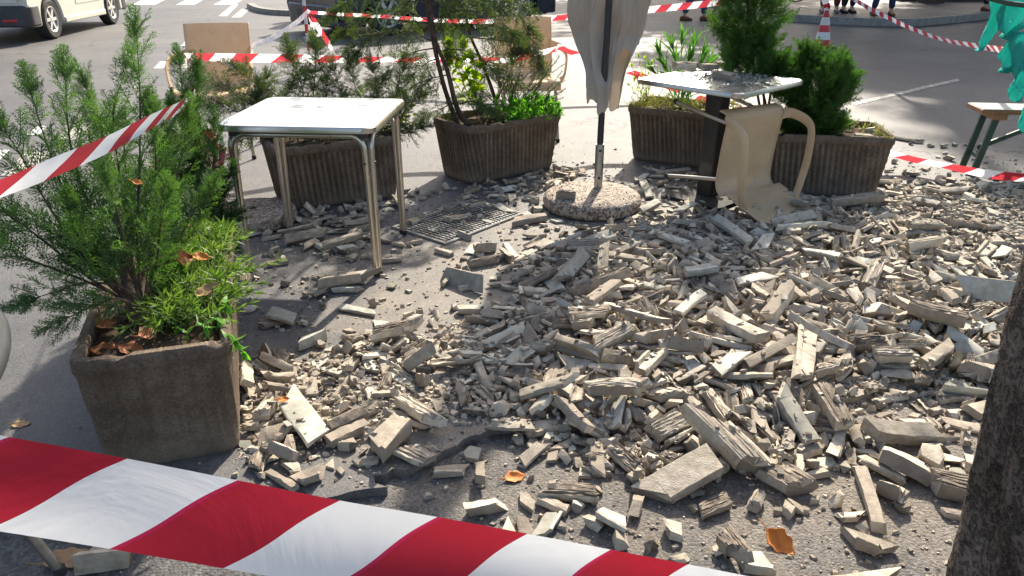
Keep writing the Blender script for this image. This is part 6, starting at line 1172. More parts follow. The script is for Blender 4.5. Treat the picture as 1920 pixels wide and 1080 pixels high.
2167,2758,5005,16,216,-708,-633,2337,812,2680,57,-295,793,330,2481,-33,2534,17,-672,-136,111,2827,2535,3626,21,703,302,314,3301,617,2408,55,425,425,528,3347,102,3656,8,14,-3,484,3509,-286,4672,8,0,15,-926,3614,2480,4778,23,-14,-941,-336,
3774,782,2036,40,937,235,-238,3815,306,5331,24,-545,467,-458,3889,1086,3034,66,-426,895,-14,141,-953,2338,11,13,11,-522,280,2254,4372,12,77,-997,-22,501,2910,4196,7,-10,2,-24,655,718,2316,32,-121,34,-85,762,1716,3267,38,461,-885,25,
1147,2486,4891,12,-50,-56,569,1728,-757,3670,8,-775,632,-1,1856,2625,3740,8,-919,377,-88,1922,2112,2844,30,42,991,-98,2133,1047,3994,34,301,-838,448,2375,876,3144,37,-198,237,-74,2391,1466,3531,37,-466,89,-183,2521,1599,4556,76,-11,67,-712,
2923,788,4170,7,12,2,-132,2930,2268,3615,24,-14,-5,229,3131,881,3255,38,752,565,282,3184,-405,3024,12,-44,-51,-990,3288,2907,4468,14,-166,674,-710,3591,26,3388,15,510,-198,-41,3731,1946,3207,45,204,-864,-388,3737,941,4258,15,495,864,88,
3741,2528,4216,13,75,-880,-466,3838,1226,4062,55,6,-225,-955,3894,777,3499,79,103,-329,-713,418,-422,4448,10,13,6,373,828,96,4320,11,-2,-3,832,1027,2457,4099,4,-669,-82,-722,1142,2124,3543,50,-71,35,-855,1167,-965,4207,17,667,162,80,
1254,106,5162,12,-70,351,-868,1476,-730,2431,7,12,7,-654,1714,-1326,4340,12,36,2,126,1756,1023,2857,59,181,-304,-820,1830,-103,4698,10,0,1,-123,1993,1359,2637,15,12,8,-564,2148,3425,6014,16,-637,-178,181,2418,1462,2212,11,11,-558,-583,
2448,-945,3195,12,463,-496,-605,2821,-893,2398,12,16,-975,-115,2846,3052,4944,40,-971,0,190,3367,-412,2261,6,563,235,-436,3484,-1181,3756,6,-12,-11,449,3501,182,2423,54,-241,947,-49,3835,-128,4976,10,534,278,-59,3887,895,3072,61,-148,-160,-547,
132,1633,2546,8,-428,-166,728,1532,1150,2538,28,-497,-279,669,1961,2622,4393,14,-1,3,-767,1999,-1028,4409,15,-718,-481,500,2132,610,1934,10,913,-402,-31,2323,2666,4180,26,-872,479,-65,2434,1380,2494,15,-20,387,-410,2449,-810,2302,9,-446,895,5,
2771,788,4738,21,899,436,13,3096,1038,3095,70,-863,-500,-13,3227,2728,4296,12,62,-53,-530,3320,-60,3086,11,-36,17,-356,3355,1674,3049,55,-342,-394,524,3604,1961,4545,30,-178,159,31,3711,1879,3793,69,-430,-33,292,399,2670,4861,8,-8,-7,363,
779,-870,4406,15,7,-33,-407,1034,-341,3037,10,167,288,-11,1292,1668,2663,30,683,212,370,1589,8,2721,26,-86,-199,-167,1913,-149,2063,12,-30,761,-643,2045,2095,2987,44,-228,126,-155,2071,123,2794,23,981,-191,22,2122,1578,2808,37,116,922,163,
2522,2048,3209,47,276,-243,-638,2667,628,2383,36,28,-88,-270,2707,1216,3666,61,125,-21,199,2746,1433,3603,44,57,-158,-968,2888,861,3113,54,-32,-935,232,2972,2107,2891,27,-450,55,-98,3336,1674,4199,58,150,-136,-526,3477,2553,4297,18,934,151,286,
3662,150,4390,15,158,-717,-653,3871,1634,3329,57,610,-779,-53,151,1655,4414,78,155,72,-105,271,-420,2352,10,37,-20,-608,274,3010,4537,14,6,9,658,519,422,2148,14,-6,-56,-163,1374,970,3051,34,-60,74,220,1434,94,3142,10,-8,2,-188,
1749,711,1964,14,-40,-93,816,1823,1902,4591,20,44,-163,432,2576,742,3467,46,83,-863,483,2693,1818,3368,38,453,-861,231,2964,1996,2678,24,-533,422,698,3022,2979,4266,13,112,76,466,3075,331,2922,70,-278,-810,483,3080,2224,3381,41,-43,-846,-274,
3094,897,3391,70,-14,41,-357,3101,1969,2578,26,60,-675,-735,3122,1856,3342,61,-94,541,-600,3408,507,3495,86,27,-71,613,3409,826,2523,69,-87,291,-833,3414,1968,3558,36,-309,624,-708,3528,-128,2268,8,-4,8,-232,3607,-826,4606,24,971,-191,-15,
3749,242,5080,28,-258,315,-447,3768,684,4230,12,-760,281,-432,3884,1918,4192,70,-69,95,-682,123,2296,3366,8,-8,4,-61,947,-41,2404,6,-883,414,-82,1165,-445,4084,6,20,5,272,1212,2516,3548,8,280,264,63,1242,1119,2006,8,13,0,341,
1272,1568,2726,42,-416,-407,426,1427,953,2348,37,-6,14,-376,1577,371,5272,29,-86,26,394,1988,592,2752,31,-8,564,183,2111,-624,2168,12,-47,-804,163,2173,3302,4989,13,-980,-199,-7,2247,-764,4553,9,2,-1,248,2271,-956,3665,14,-335,-641,-403,
2342,3046,4500,10,-822,47,-315,2517,117,4398,16,-324,844,-178,2588,1255,4122,40,-244,-840,-207,2631,168,3529,18,-792,591,-98,2788,620,3939,38,73,169,180,2956,1251,4440,81,198,-61,958,3034,-634,4232,10,-948,292,-46,3360,-279,4176,11,-276,492,-444,
3422,770,2395,31,164,-68,215,3559,985,2863,63,-59,189,-943,3692,36,2919,50,632,660,-337,3744,1129,3458,57,-379,77,808,3778,2909,4942,10,-10,-3,170,3861,1459,3438,60,-87,579,-799,173,-569,2768,17,-444,552,-579,185,-304,2553,13,-351,429,-610,
389,2792,4951,16,-415,-497,565,464,-678,4700,10,-9,30,519,920,-607,4062,11,12,68,662,934,172,3713,12,-16,-16,-1000,1004,1090,4277,14,729,-22,-143,1363,56,3106,13,-671,479,-174,1413,1752,3116,38,-253,106,-490,1513,1597,4478,78,-106,18,-763,
1573,1045,3667,37,56,-181,164,1738,2971,4839,12,-31,-8,-468,2037,2144,3288,18,49,-75,146,2429,-936,3405,6,81,997,-12,2503,1994,3622,24,674,230,-322,2537,1638,2359,10,-655,738,-165,2639,2182,3770,50,79,-357,850,2650,2509,3476,12,-964,193,-129,
2679,299,3246,42,-613,-671,-14,2754,1612,2750,42,-235,-867,-407,3009,472,2166,38,-662,-289,174,3220,809,3758,35,-106,-872,-414,3244,302,2251,50,71,64,-569,3283,2811,5526,16,98,66,171,3287,1234,3433,48,-368,485,-791,3565,775,2682,75,175,356,872,
3572,1046,2120,12,-142,-650,180,3610,1986,4223,47,56,-324,-739,3611,-612,2442,10,-503,521,-613,177,1408,2456,10,988,142,-48,407,3090,4524,13,5,0,520,927,-560,4661,8,-11,-12,573,931,123,4718,14,-266,-308,861,1424,2205,4237,22,-313,625,-586,
1519,-774,2406,6,-2,-7,971,1650,1806,2821,69,664,-204,-588,1664,1284,2204,14,-114,77,-595,1712,-748,3960,23,215,154,576,1827,1432,1970,7,-984,-180,0,1900,179,3672,19,-667,144,-122,1912,1258,3772,48,-426,-308,40,2239,1062,4375,11,484,-372,-667,
2365,52,4845,19,250,236,878,2417,212,2914,42,-49,332,-179,2532,907,4102,20,597,350,356,2769,2453,3866,8,-628,308,-590,2796,2595,4282,20,-597,-269,-154,3566,2962,5139,12,-293,-619,642,3631,-688,4789,12,456,95,165,3653,926,2062,14,328,-877,-326,
3663,2239,3661,46,460,-280,-585,3892,1261,2665,40,153,187,870,219,76,4939,8,29,-3,970,255,2796,4280,8,0,-3,-942,783,1162,3392,31,227,-638,655,839,-954,4150,12,0,-5,-528,1031,3212,4657,19,-56,-61,-555,1060,252,3180,22,619,-381,-327,
1094,1217,2862,44,125,-500,-389,1379,2518,4254,12,-244,276,790,1411,514,2866,60,-885,399,-241,1752,2836,4004,7,542,840,16,2086,740,3502,48,746,-558,160,2120,1133,3962,51,-206,-188,777,2261,-1169,4171,15,-5,14,-293,2518,887,3849,50,-374,922,67,
2528,-212,2462,6,-885,466,6,2607,1850,3518,60,-496,-762,150,2708,631,2802,42,-3,-15,806,2847,150,2221,12,17,-22,770,2903,2312,3320,12,691,125,474,2912,1380,4478,74,-10,-11,832,2980,782,3804,70,-43,34,-996,3040,429,2719,60,-108,265,-690,
3066,166,4426,16,45,683,725,3136,-993,4451,14,893,427,-136,3138,2074,3063,28,-55,399,66,3458,-806,3316,12,36,-5,268,3846,1429,3501,36,24,457,-49,3849,1830,3494,64,356,228,-608,678,150,2263,16,-614,-202,381,719,754,3149,34,535,89,840,
734,47,3217,11,-5,0,983,825,1075,4304,7,992,122,-11,1017,864,4282,14,-218,-14,-696,1187,2706,4578,8,-4,5,741,1220,2598,4240,14,848,-527,-34,1441,78,4798,13,5,17,-617,1595,945,2131,12,-176,-98,761,1671,337,3357,30,-587,-410,-260,
1890,792,3565,56,52,-136,-654,2084,1416,4258,74,-37,137,177,2089,260,2353,28,301,403,-119,2810,1299,4006,48,504,-550,-443,2828,151,4882,24,348,-604,-628,2859,1936,3515,40,-19,432,59,3051,576,2812,52,71,545,-65,3149,495,2386,52,993,-35,36,
3181,238,2921,48,278,-69,-427,3298,678,3666,54,-106,646,556,3328,1782,4278,60,926,73,-93,3385,-821,2522,10,-97,-133,408,3446,2942,4504,10,-1,35,-371,3455,1878,3507,53,-325,279,-153,3481,1696,3181,41,486,-433,-10,3814,-636,2186,7,-813,582,-15,
190,2544,4896,12,-29,-3,-174,530,299,5020,14,367,-930,-19,742,154,3622,15,-13,31,-895,1282,-1135,4466,14,-4,-21,-702,1361,80,5002,14,507,431,644,1522,2178,3872,34,-127,215,958,1655,1922,4985,408,-1,-7,380,1790,-142,5140,408,-17,-56,280,
1855,410,2132,19,-569,-66,-298,1858,342,3321,32,-224,-650,-465,1965,1817,2926,74,-309,734,-243,2020,460,2912,39,544,-693,-80,2109,1676,2634,46,-62,-140,951,2306,1130,5078,9,12,-6,-814,2758,1370,3907,48,248,-153,170,2921,954,4416,8,-599,801,6,
3016,860,1969,11,77,-30,860,3069,1506,3085,36,200,201,-73,3070,1881,2696,25,-702,30,-554,3102,766,2185,49,-529,-751,-331,3142,2484,3891,18,-626,-274,91,3165,900,3352,44,-78,55,-929,3246,1220,3719,53,130,30,990,3445,2552,3612,12,6,601,-86,
3479,1324,3998,58,365,546,427,3759,148,5131,7,-2,6,189,3886,224,2408,51,-64,-214,426,228,-1131,4053,9,3,3,480,390,1310,2904,20,-7,5,-568,440,1539,4547,77,-101,-1,583,542,1990,3018,10,-134,-61,567,564,-90,4821,15,498,-421,575,
571,160,2798,16,-55,-121,776,577,2748,5248,11,-376,-462,232,639,3016,4860,17,-570,301,104,679,728,3558,24,-26,664,-698,712,-616,4811,15,155,662,732,811,-984,4123,11,899,-430,-31,1085,952,2086,17,22,-16,380,1391,-129,2820,13,-70,-991,97,
1420,11,4906,8,-12,-1,-472,1688,505,2225,25,-459,242,-67,1772,429,2535,43,104,30,-253,2026,1342,2580,30,49,-558,-789,2030,2968,4632,11,568,438,460,2130,1464,4276,77,45,-147,893,2303,3046,4626,10,161,320,808,2330,293,2465,24,-416,522,-592,
2346,426,3554,39,243,-82,-776,2465,2368,4316,14,-629,186,-286,2694,2178,4148,39,716,537,-410,2848,1924,3322,44,-950,75,-46,3007,1132,3007,67,-122,-354,470,3008,-819,2360,12,699,710,81,3103,530,2658,74,-666,-667,-140,3180,451,3010,58,-226,954,-195,
3213,-141,4472,12,-496,-423,-440,3224,1813,4095,56,-107,919,119,3334,184,4158,9,50,-107,-933,3459,1020,5288,12,940,-339,-15,3564,1208,4255,30,391,796,-5,3858,590,3428,39,129,-808,-575,3879,-821,1968,10,-553,-142,498,240,1160,3470,22,-166,-8,-783,
241,99,2480,15,663,655,-307,288,2832,4442,17,16,38,-822,354,1070,5083,12,-625,200,-381,364,2476,4569,12,-380,706,-579,597,1255,4339,27,20,639,493,608,2188,4090,18,-12,-20,945,888,680,3514,34,292,6,-789,952,34,2223,9,64,-121,639,
957,1944,3720,46,-92,-25,768,968,-500,4813,11,219,-976,4,1149,1444,4198,76,-607,470,295,1323,-940,4340,10,829,-559,-15,1368,1675,2600,10,-246,969,-14,1566,2002,3985,54,-356,389,-717,1932,1312,2783,33,98,71,780,1990,814,2592,45,-210,267,-853,
2025,3326,6027,12,-70,148,-417,2138,-22,2612,11,-34,-24,437,2291,2458,4610,12,73,-994,83,2421,2786,4908,9,-87,-995,-37,2454,2634,4895,16,-8,17,792,2485,-104,1952,8,647,762,14,2529,2408,4530,10,-120,888,444,2744,1478,3853,52,-473,47,53,
2832,1511,3524,48,-660,-396,204,2973,804,3257,39,-723,570,-355,2995,-161,2669,9,956,-292,-20,2999,-1288,4320,8,0,-14,-288,3380,1900,3362,50,17,-125,991,3448,2399,4448,12,-29,32,-335,3534,1163,2766,47,-525,461,-461,3807,163,4847,3,744,5,554,
3830,1012,3238,56,814,-572,16,3842,1554,3824,84,225,930,-289,3896,2328,3710,9,-7,4,863,470,2465,3649,7,-504,-469,519,711,1600,4276,72,131,-991,11,1075,2678,5012,10,466,-130,21,1079,1446,3935,42,613,465,413,1179,3159,4570,18,14,-9,-213,
1205,-1148,4259,13,967,251,-33,1274,1345,4117,32,131,-311,321,1310,2205,3177,19,-136,-679,-194,1373,2198,2927,20,181,964,-192,1543,206,2995,27,435,-193,-295,1613,1776,2988,52,-108,291,941,1767,1050,3478,38,-410,-231,419,1907,2780,4064,8,-932,296,8,
1983,845,4048,18,993,32,-109,2015,552,2951,52,197,367,301,2099,1150,3744,29,-324,-756,535,2134,140,5210,10,-32,8,68,2231,879,4020,26,367,65,223,2240,3153,4664,12,110,-110,-247,2273,1064,3352,34,219,-140,0,2364,2378,3672,13,-419,860,-109,
2533,1636,3354,34,-759,-630,154,2702,118,3364,46,-127,-21,-907,2860,611,3654,48,-651,646,350,2917,-38,2656,9,-88,-44,977,2938,1762,4247,52,-213,-36,-202,2997,920,4232,10,216,183,147,3055,742,4034,34,-180,214,-146,3235,1072,4498,18,-635,771,-32,
3240,2014,3693,38,-220,-265,694,3453,-541,4740,11,-72,-7,-963,3535,839,5040,16,-4,-15,707,3541,235,2222,40,75,-175,-857,3584,35,3124,14,763,59,387,297,3036,5192,10,-342,-378,-583,435,78,4122,9,-185,7,960,437,-134,2850,12,929,366,32,
486,478,5216,12,-40,52,-132,569,1049,3912,23,-32,19,42,698,-912,3356,14,-358,-627,-108,904,20,4544,15,365,180,838,969,1290,2562,23,-84,-407,-787,1047,1198,3954,46,188,-173,-967,1140,1379,3028,25,-584,-556,-544,1222,-1235,3398,6,-414,-847,299,
1405,34,4758,15,-532,-5,805,1587,68,5255,412,-114,-172,171,1591,-60,2480,7,-1,-10,177,1686,1270,3250,38,-725,507,290,1729,636,2190,11,624,757,22,1818,-105,5090,408,721,657,146,2070,667,4191,17,325,-766,430,2382,1711,2350,13,-673,-670,249,
2384,-1226,4280,7,-160,-17,-157,2412,846,2791,38,289,883,-313,2482,2663,4630,18,-364,-683,-449,2547,301,3002,49,-336,-922,-191,2612,-1183,4218,12,-958,-23,-107,2834,224,3138,16,602,-189,-134,2987,106,3068,29,74,69,153,3098,2666,5292,11,-998,-66,15,
3104,3530,6059,12,-82,82,-774,3209,206,3383,33,887,366,280,3250,2081,3455,59,134,612,67,3317,636,2296,41,-304,-199,-416,3415,1670,3539,52,254,-930,-246,3430,1828,3416,66,10,175,232,3682,2080,3187,42,513,-646,-513,3897,1883,3280,48,132,777,416,
146,903,3284,21,-237,-401,789,268,513,2281,13,100,-146,-519,356,1497,3341,34,-443,383,-676,422,243,2777,20,97,-28,835,468,862,4166,6,6,12,-260,529,1190,4550,9,19,-16,-508,693,817,2415,21,527,-460,-352,728,1150,2882,8,-4,-1,-660,
994,766,1937,12,-18,-32,-984,1065,44,2998,24,762,-68,60,1080,2358,4018,22,243,-215,-499,1186,792,2615,41,180,141,511,1195,480,3446,25,-67,-416,897,1266,368,5075,11,147,-443,-883,1294,-30,5000,11,219,136,479,1574,-104,4875,12,-892,-452,8,
1575,966,4695,10,926,372,-10,1668,1464,4518,80,901,31,235,1745,3616,5958,14,432,-882,-106,1926,78,2592,27,968,8,7,1931,-26,3935,4,-898,440,11,1977,1428,4044,40,-805,-6,50,2006,-726,3356,10,-125,-82,960,2394,1172,3627,45,-185,197,-308,
2486,2400,4262,17,31,249,788,2540,1753,3212,39,-632,643,-93,2571,1657,3778,70,-420,-903,-78,2712,-179,2523,8,415,255,-802,2763,-1173,3634,9,556,360,407,2789,1016,3084,51,-109,-147,-933,2864,1125,3651,40,-867,-36,496,2893,769,3682,40,882,422,63,
3067,930,3098,45,321,724,-552,3137,553,3849,36,160,110,826,3520,448,2303,60,886,-315,-116,3686,654,3688,51,689,116,505,3698,1800,3443,57,590,262,25,3740,1374,2992,42,747,-357,212,3820,1070,3586,50,976,199,12,3866,22,3474,14,-695,-335,361,
201,1568,2404,6,-12,-17,458,371,532,2500,14,-144,-18,28,821,995,3892,26,-284,-485,723,914,-66,4734,15,24,665,-507,959,1418,3038,28,9,-18,806,1022,-238,4684,10,921,5,-212,1245,1927,4526,10,156,23,-264,1305,1998,4476,18,808,-590,-7,
1324,417,2417,29,85,23,-775,1395,2661,4760,14,-358,223,115,1551,166,3430,24,951,200,-151,1590,-207,2703,8,-399,911,-107,1701,2037,3059,16,362,-929,77,1787,2230,3666,28,-12,92,236,1796,1874,4770,414,-412,517,-541,1911,-27,4844,12,-9,-13,-189,
1940,1895,3417,36,-44,-33,576,1992,1144,3906,34,-948,9,-318,2171,80,3096,24,-394,-107,-843,2300,2886,4498,12,87,45,-170,2302,1322,3187,54,201,134,-302,2402,884,3689,53,-100,163,-890,2428,876,2284,36,924,-334,-161,2455,183,2632,54,-62,-289,878,
2567,2712,4978,8,976,219,-11,2653,670,3742,51,367,852,173,2658,2672,3886,14,421,-898,-98,2721,-865,3820,9,-6,4,-391,2736,1653,3095,58,562,-694,-368,2760,-92,3388,8,9,-54,-65,2932,2655,4542,9,28,119,884,2970,469,2671,66,59,194,-307,
3256,117,3207,19,103,-81,468,3265,153,3054,20,272,912,193,3488,2076,3240,36,-49,-321,168,3553,1896,3301,53,553,-449,-16,3573,-268,3546,10,-736,-221,335,3619,2574,4024,6,-6,-5,-636,3718,-634,3661,7,-901,394,-182,244,-426,2857,9,2,3,655,
266,1455,2458,13,38,7,-449,578,1419,3659,34,-200,704,-585,599,1855,4654,16,-72,-702,707,617,-446,2355,11,419,588,91,771,2586,3683,16,-2,-81,-970,871,2376,3876,11,832,77,288,1209,1153,2889,27,-341,158,-921,1302,1794,4332,41,159,671,528,
1416,1110,3362,30,-489,334,190,1515,2326,3800,11,-78,60,-930,1744,852,3756,54,172,-323,-498,1750,841,4261,7,-32,21,-657,1779,1049,2300,30,370,493,-268,1844,1083,1955,11,-248,21,-115,1860,1791,3514,44,420,-906,6,1953,395,5342,12,-193,47,-233,
1978,1569,2539,9,-561,-828,2,2029,2735,4803,13,947,-322,7,2112,268,2746,53,884,-288,363,2155,1996,3238,31,955,96,-129,2475,1997,3114,47,-928,346,-89,2613,2554,4691,9,-65,954,291,2640,-1065,2935,6,-845,88,-526,2802,-141,2335,12,-22,-759,-220,
2856,2079,3617,45,-308,582,-676,2879,3206,4778,22,-445,-78,-657,2898,1984,3803,36,-119,87,814,2954,456,2102,7,526,-850,-32,2962,1402,2619,36,-256,636,336,2981,2028,4236,38,-65,-480,-708,2985,610,3724,49,1000,-17,-21,3019,1124,3744,55,-973,-140,-151,
3230,1247,3616,66,159,-986,-37,3231,200,5074,14,23,-619,-167,3281,798,3064,65,-8,-115,-972,3429,1316,2514,38,-54,-593,651,3454,-617,3966,6,22,5,266,3669,-133,2616,18,-222,-393,771,107,1839,4717,14,768,299,-566,362,-296,2248,9,-925,93,368,
428,-214,2670,9,-887,451,-44,449,2712,4444,7,16,-18,441,590,1206,3000,46,-552,94,-616,593,193,3184,14,-29,9,-404,606,918,4314,8,-17,-18,699,682,1069,5343,10,54,191,551,756,884,2047,5,-6,-2,414,1020,935,5058,9,587,806,44,
1139,238,3160,14,-652,561,54,1143,262,2538,22,-217,-181,634,1217,988,5363,8,-158,987,-7,1230,1117,2642,44,13,629,-729,1239,199,4078,10,-46,-13,-89,1280,748,3108,31,-359,581,272,1281,1865,4188,48,5,-8,73,1293,1334,2942,45,-139,-160,-976,
1398,188,5107,13,-204,561,-766,1447,890,2192,11,-87,-34,464,1495,1049,2955,43,41,909,318,1735,500,2990,42,274,-279,-137,1921,101,4815,8,-809,189,71,2119,-922,3764,9,736,673,64,2274,-162,4984,26,-671,144,714,2513,1012,2480,44,514,224,460,
2617,2453,3775,16,-795,589,50,2649,942,3568,48,577,697,219,2664,12,2945,18,434,-448,138,2737,3200,6094,10,-260,-426,738,2752,1978,2551,10,-15,2,68,2915,424,5160,10,-4,3,988,2992,1832,3463,42,-886,-83,417,3127,3222,5695,6,13,-3,527,
3140,1017,3148,38,130,883,310,3154,1392,4544,79,763,-61,-243,3232,2501,4693,16,743,-558,-359,3233,279,2410,44,-137,767,-541,3253,502,4064,11,30,-119,-789,3278,1408,2890,52,-314,728,220,3318,701,4179,14,-969,-15,58,3358,1799,4079,72,-172,-329,768,
3381,-1356,3952,16,-153,-137,-242,3483,1318,4209,30,153,189,866,3563,2340,4694,412,302,-203,195,3661,1377,4147,31,-674,549,58,3684,1403,3526,60,-119,957,-264,3685,330,3395,39,-550,-708,91,3727,1590,3669,41,-584,-76,328,3773,1366,4000,44,-936,-125,-83,
3891,1342,3722,52,-288,-860,375,148,1846,3268,24,-362,-509,632,199,-390,4507,11,-84,-26,-4,233,122,4832,16,-201,2,-630,287,3167,5079,6,-33,776,588,296,244,2156,10,507,378,-269,383,722,3442,19,-206,98,-380,391,2002,3436,18,6,-1,941,
394,275,3382,16,998,-40,-7,649,1298,1957,11,247,443,-823,1007,2470,3851,6,-843,-538,8,1025,3050,4682,11,43,3,-555,1074,1710,3732,45,-129,-16,967,1109,2525,4906,28,-425,-365,-62,1309,2930,5031,11,244,-442,863,1699,-825,4146,12,21,-59,-722,
1947,-588,1902,6,-226,974,17,1976,1601,2838,46,960,-249,79,1989,332,5181,21,133,54,-332,1995,1010,2663,41,-913,262,61,2005,2025,3584,34,-678,17,-221,2198,1668,2958,34,-167,-157,551,2202,1998,4078,44,-319,516,-726,2258,608,2122,16,-275,751,587,
2294,1205,3183,49,-842,-245,394,2320,1109,2908,36,-95,-157,501,2324,743,1976,15,-153,-560,813,2356,1537,4208,75,486,-780,-393,2362,1053,2389,58,608,-71,196,2453,-638,4722,6,218,-969,112,2523,116,2252,14,27,-14,605,2543,159,2303,26,370,-821,436,
2593,1268,1983,9,-13,47,631,2675,1656,3810,47,-543,834,87,2681,2018,4135,56,-224,-59,350,2755,2241,4398,16,732,-207,24,2787,422,2625,59,-775,-113,140,2868,682,4111,10,154,-214,-890,2955,713,3174,53,235,665,0,3028,484,3278,69,-364,-215,-642,
3029,1255,3812,61,959,241,1,3143,900,3172,53,-546,-665,313,3212,44,5078,8,-2,1,391,3324,547,2677,58,-773,533,301,3431,1222,2722,34,-58,7,-40,3536,2323,3862,26,669,700,241,3767,15,2817,30,-209,41,-391,3888,1865,3660,66,479,471,-185,
133,2738,5032,8,296,14,546,245,286,3896,8,10,-11,-569,490,863,4098,12,870,482,-15,582,68,2963,22,5,2,28,610,-1018,4146,9,135,138,725,816,827,3260,10,-34,-25,968,867,302,3289,33,430,-691,-430,940,-155,4662,8,-758,159,-593,
1068,630,3211,42,85,-20,-946,1091,831,2065,6,541,228,375,1206,167,4949,10,-17,7,-361,1636,941,3228,30,-384,-72,-358,1875,1804,4916,412,997,-34,-2,1905,1946,4139,48,58,-9,92,1951,2052,3101,16,745,-141,133,1998,449,2479,57,-173,-932,314,
2078,515,2635,37,68,-697,-671,2121,1789,3929,43,-17,-135,445,2156,1640,2573,35,98,-208,-915,2290,-54,5042,8,58,11,-779,2304,984,4486,6,616,788,7,2338,669,2736,31,-166,75,838,2370,1105,3556,40,360,195,203,2393,2681,4277,6,14,-2,857,
2430,608,2611,53,-174,-20,-442,2463,480,2619,54,-138,54,-222,2595,1200,3115,63,681,417,537,2596,2231,3376,9,663,-611,-342,2643,2194,3706,28,-155,72,221,2669,-377,4871,7,-779,-425,66,2695,478,3130,28,-607,113,-276,2774,2369,4688,7,2,976,87,
2819,398,2287,56,99,-466,869,2877,-48,2584,6,159,-987,17,2953,1778,3207,54,-82,-183,600,3065,869,2639,77,-506,-40,-264,3236,1585,3863,70,220,-96,-169,3259,1355,2953,49,-529,-576,477,3348,492,3204,50,-148,-146,788,3353,-1079,4301,6,4,-4,-522,
3376,1177,2205,12,-328,236,-908,3401,406,3008,54,-183,-923,-34,3411,465,2858,43,-359,416,160,3522,838,2198,58,633,303,-682,3527,-1024,4061,11,-315,254,89,3540,766,3620,64,545,131,316,3551,1766,3844,52,-337,828,225,3582,1100,3795,65,522,-669,-334,
3668,1628,4187,69,412,681,485,3716,1283,2670,49,0,-18,-522,3721,1926,3716,65,478,514,-316,3826,613,2944,52,71,-376,718,3883,3329,5807,8,9,9,-969,231,1122,3412,20,-179,-663,614,253,-941,4494,13,120,88,635,392,956,5387,9,460,869,51,
611,24,3155,14,-649,177,-18,614,2626,5061,7,-4,0,310,643,2203,3958,22,524,412,483,668,2094,3324,29,502,364,-678,951,1020,2434,12,691,-211,-139,1040,259,3332,13,580,-224,-249,1088,-211,4910,6,-13,10,113,1123,2325,3647,16,-814,535,-5,
1337,1481,3763,48,-862,-496,-28,1401,943,2461,32,47,-206,503,1433,1113,4219,10,14,-18,-633,1437,607,3002,51,41,-372,-880,1480,-1084,4045,15,244,-352,-314,1973,1778,3280,27,-940,336,54,2065,205,5278,12,-615,601,313,2444,1288,2582,28,-489,87,7,
2477,1110,2850,26,182,200,963,2560,2128,3128,26,-697,-262,208,2582,2520,4053,10,262,418,594,2594,3047,4572,9,-12,-27,-491,2723,-248,4905,15,-516,-481,472,3021,644,5025,10,373,914,-94,3167,-934,3812,12,-397,598,-574,3202,1305,3105,66,139,-928,0,
3251,2327,3586,8,736,-677,5,3370,117,3481,10,-746,666,-13,3386,1652,2824,51,-192,412,-330,3567,1662,3640,56,-611,-715,-63,3612,2258,3401,24,26,9,-642,3637,2294,3224,8,446,-300,-778,3679,1431,4542,75,-6,-76,-891,3725,963,4131,12,41,160,962,
3864,628,2549,33,353,338,111,3868,1837,4237,51,-507,627,-552,359,2834,5238,13,26,20,890,581,1112,2270,13,3,-21,42,646,1935,3038,34,148,299,601,744,1466,3277,40,-746,650,-143,832,302,5159,13,-368,482,-680,943,764,2616,22,25,247,-173,
1099,2288,3572,20,-465,502,439,1111,797,3477,37,-197,-751,-138,1125,1289,4229,15,383,830,-400,1275,1004,3238,34,-382,-906,179,1518,2614,4934,8,-18,-112,-989,1535,522,3062,34,-48,995,-86,1558,780,2725,34,-98,-85,-57,1621,165,3114,19,312,-789,-497,
1713,921,2174,11,840,265,-406,1765,439,2606,45,-95,-62,-445,1835,2173,3552,30,670,476,455,1859,217,3478,18,-770,629,-108,2010,2041,4680,10,604,-128,-386,2348,1897,3697,32,-147,-222,-705,2390,2074,4215,40,-348,247,-838,2399,1494,3560,32,691,15,-218,
2401,710,3508,28,-684,407,165,2742,557,2366,30,-533,-837,-18,2844,168,5253,0,-876,-318,335,3071,208,3753,9,800,600,2,3263,439,2881,39,-296,-71,118,3435,118,2824,38,386,-403,73,3625,1402,3084,59,-368,209,906,3634,827,3336,50,-594,-240,144,
3641,1320,2548,14,-573,57,166,3752,219,2690,52,-360,361,444,3833,1216,2661,38,44,90,-606,149,-1122,3852,6,-15,23,-258,224,1086,3718,24,-730,55,-70,249,-446,4173,12,-150,634,-81,305,152,2994,26,83,6,-956,603,532,3841,14,-10,40,915,
701,1177,3662,29,-361,-900,-245,707,3624,6074,9,-610,-738,-19,736,2428,4564,6,174,-229,-920,737,1994,2704,9,-2,4,972,754,2101,3182,19,-10,3,760,787,84,2740,18,654,155,154,903,610,3973,18,-12,19,-921,1204,104,3346,29,757,-644,-34,
1270,135,3318,11,-38,-10,403,1273,1054,2528,14,374,314,592,1289,1972,3361,22,142,-879,-450,1307,539,2757,27,-72,-570,813,1314,2310,4437,6,-2,-4,164,1347,1795,3879,34,537,-755,120,1355,2054,3666,20,-139,-978,-65,1428,209,3301,28,-27,-151,315,
1620,89,2439,18,-29,-904,-192,1709,1066,2412,17,301,-864,40,1720,1929,3138,10,-199,-975,-93,2008,820,3104,38,-789,155,298,2022,482,2792,57,-101,87,-145,2185,1862,2640,9,1,2,984,2250,97,2218,14,70,-761,174,2278,1025,4929,8,72,-997,0,
2309,2642,3782,10,-128,100,834,2343,1398,2541,9,-157,401,899,2351,1063,3159,24,578,-251,-758,2458,2097,3952,14,-24,-661,748,2611,2829,4867,10,-28,-6,-123,2627,1443,4230,72,21,12,629,2665,1938,3826,48,-899,-345,202,2976,914,3211,35,-632,547,-8,
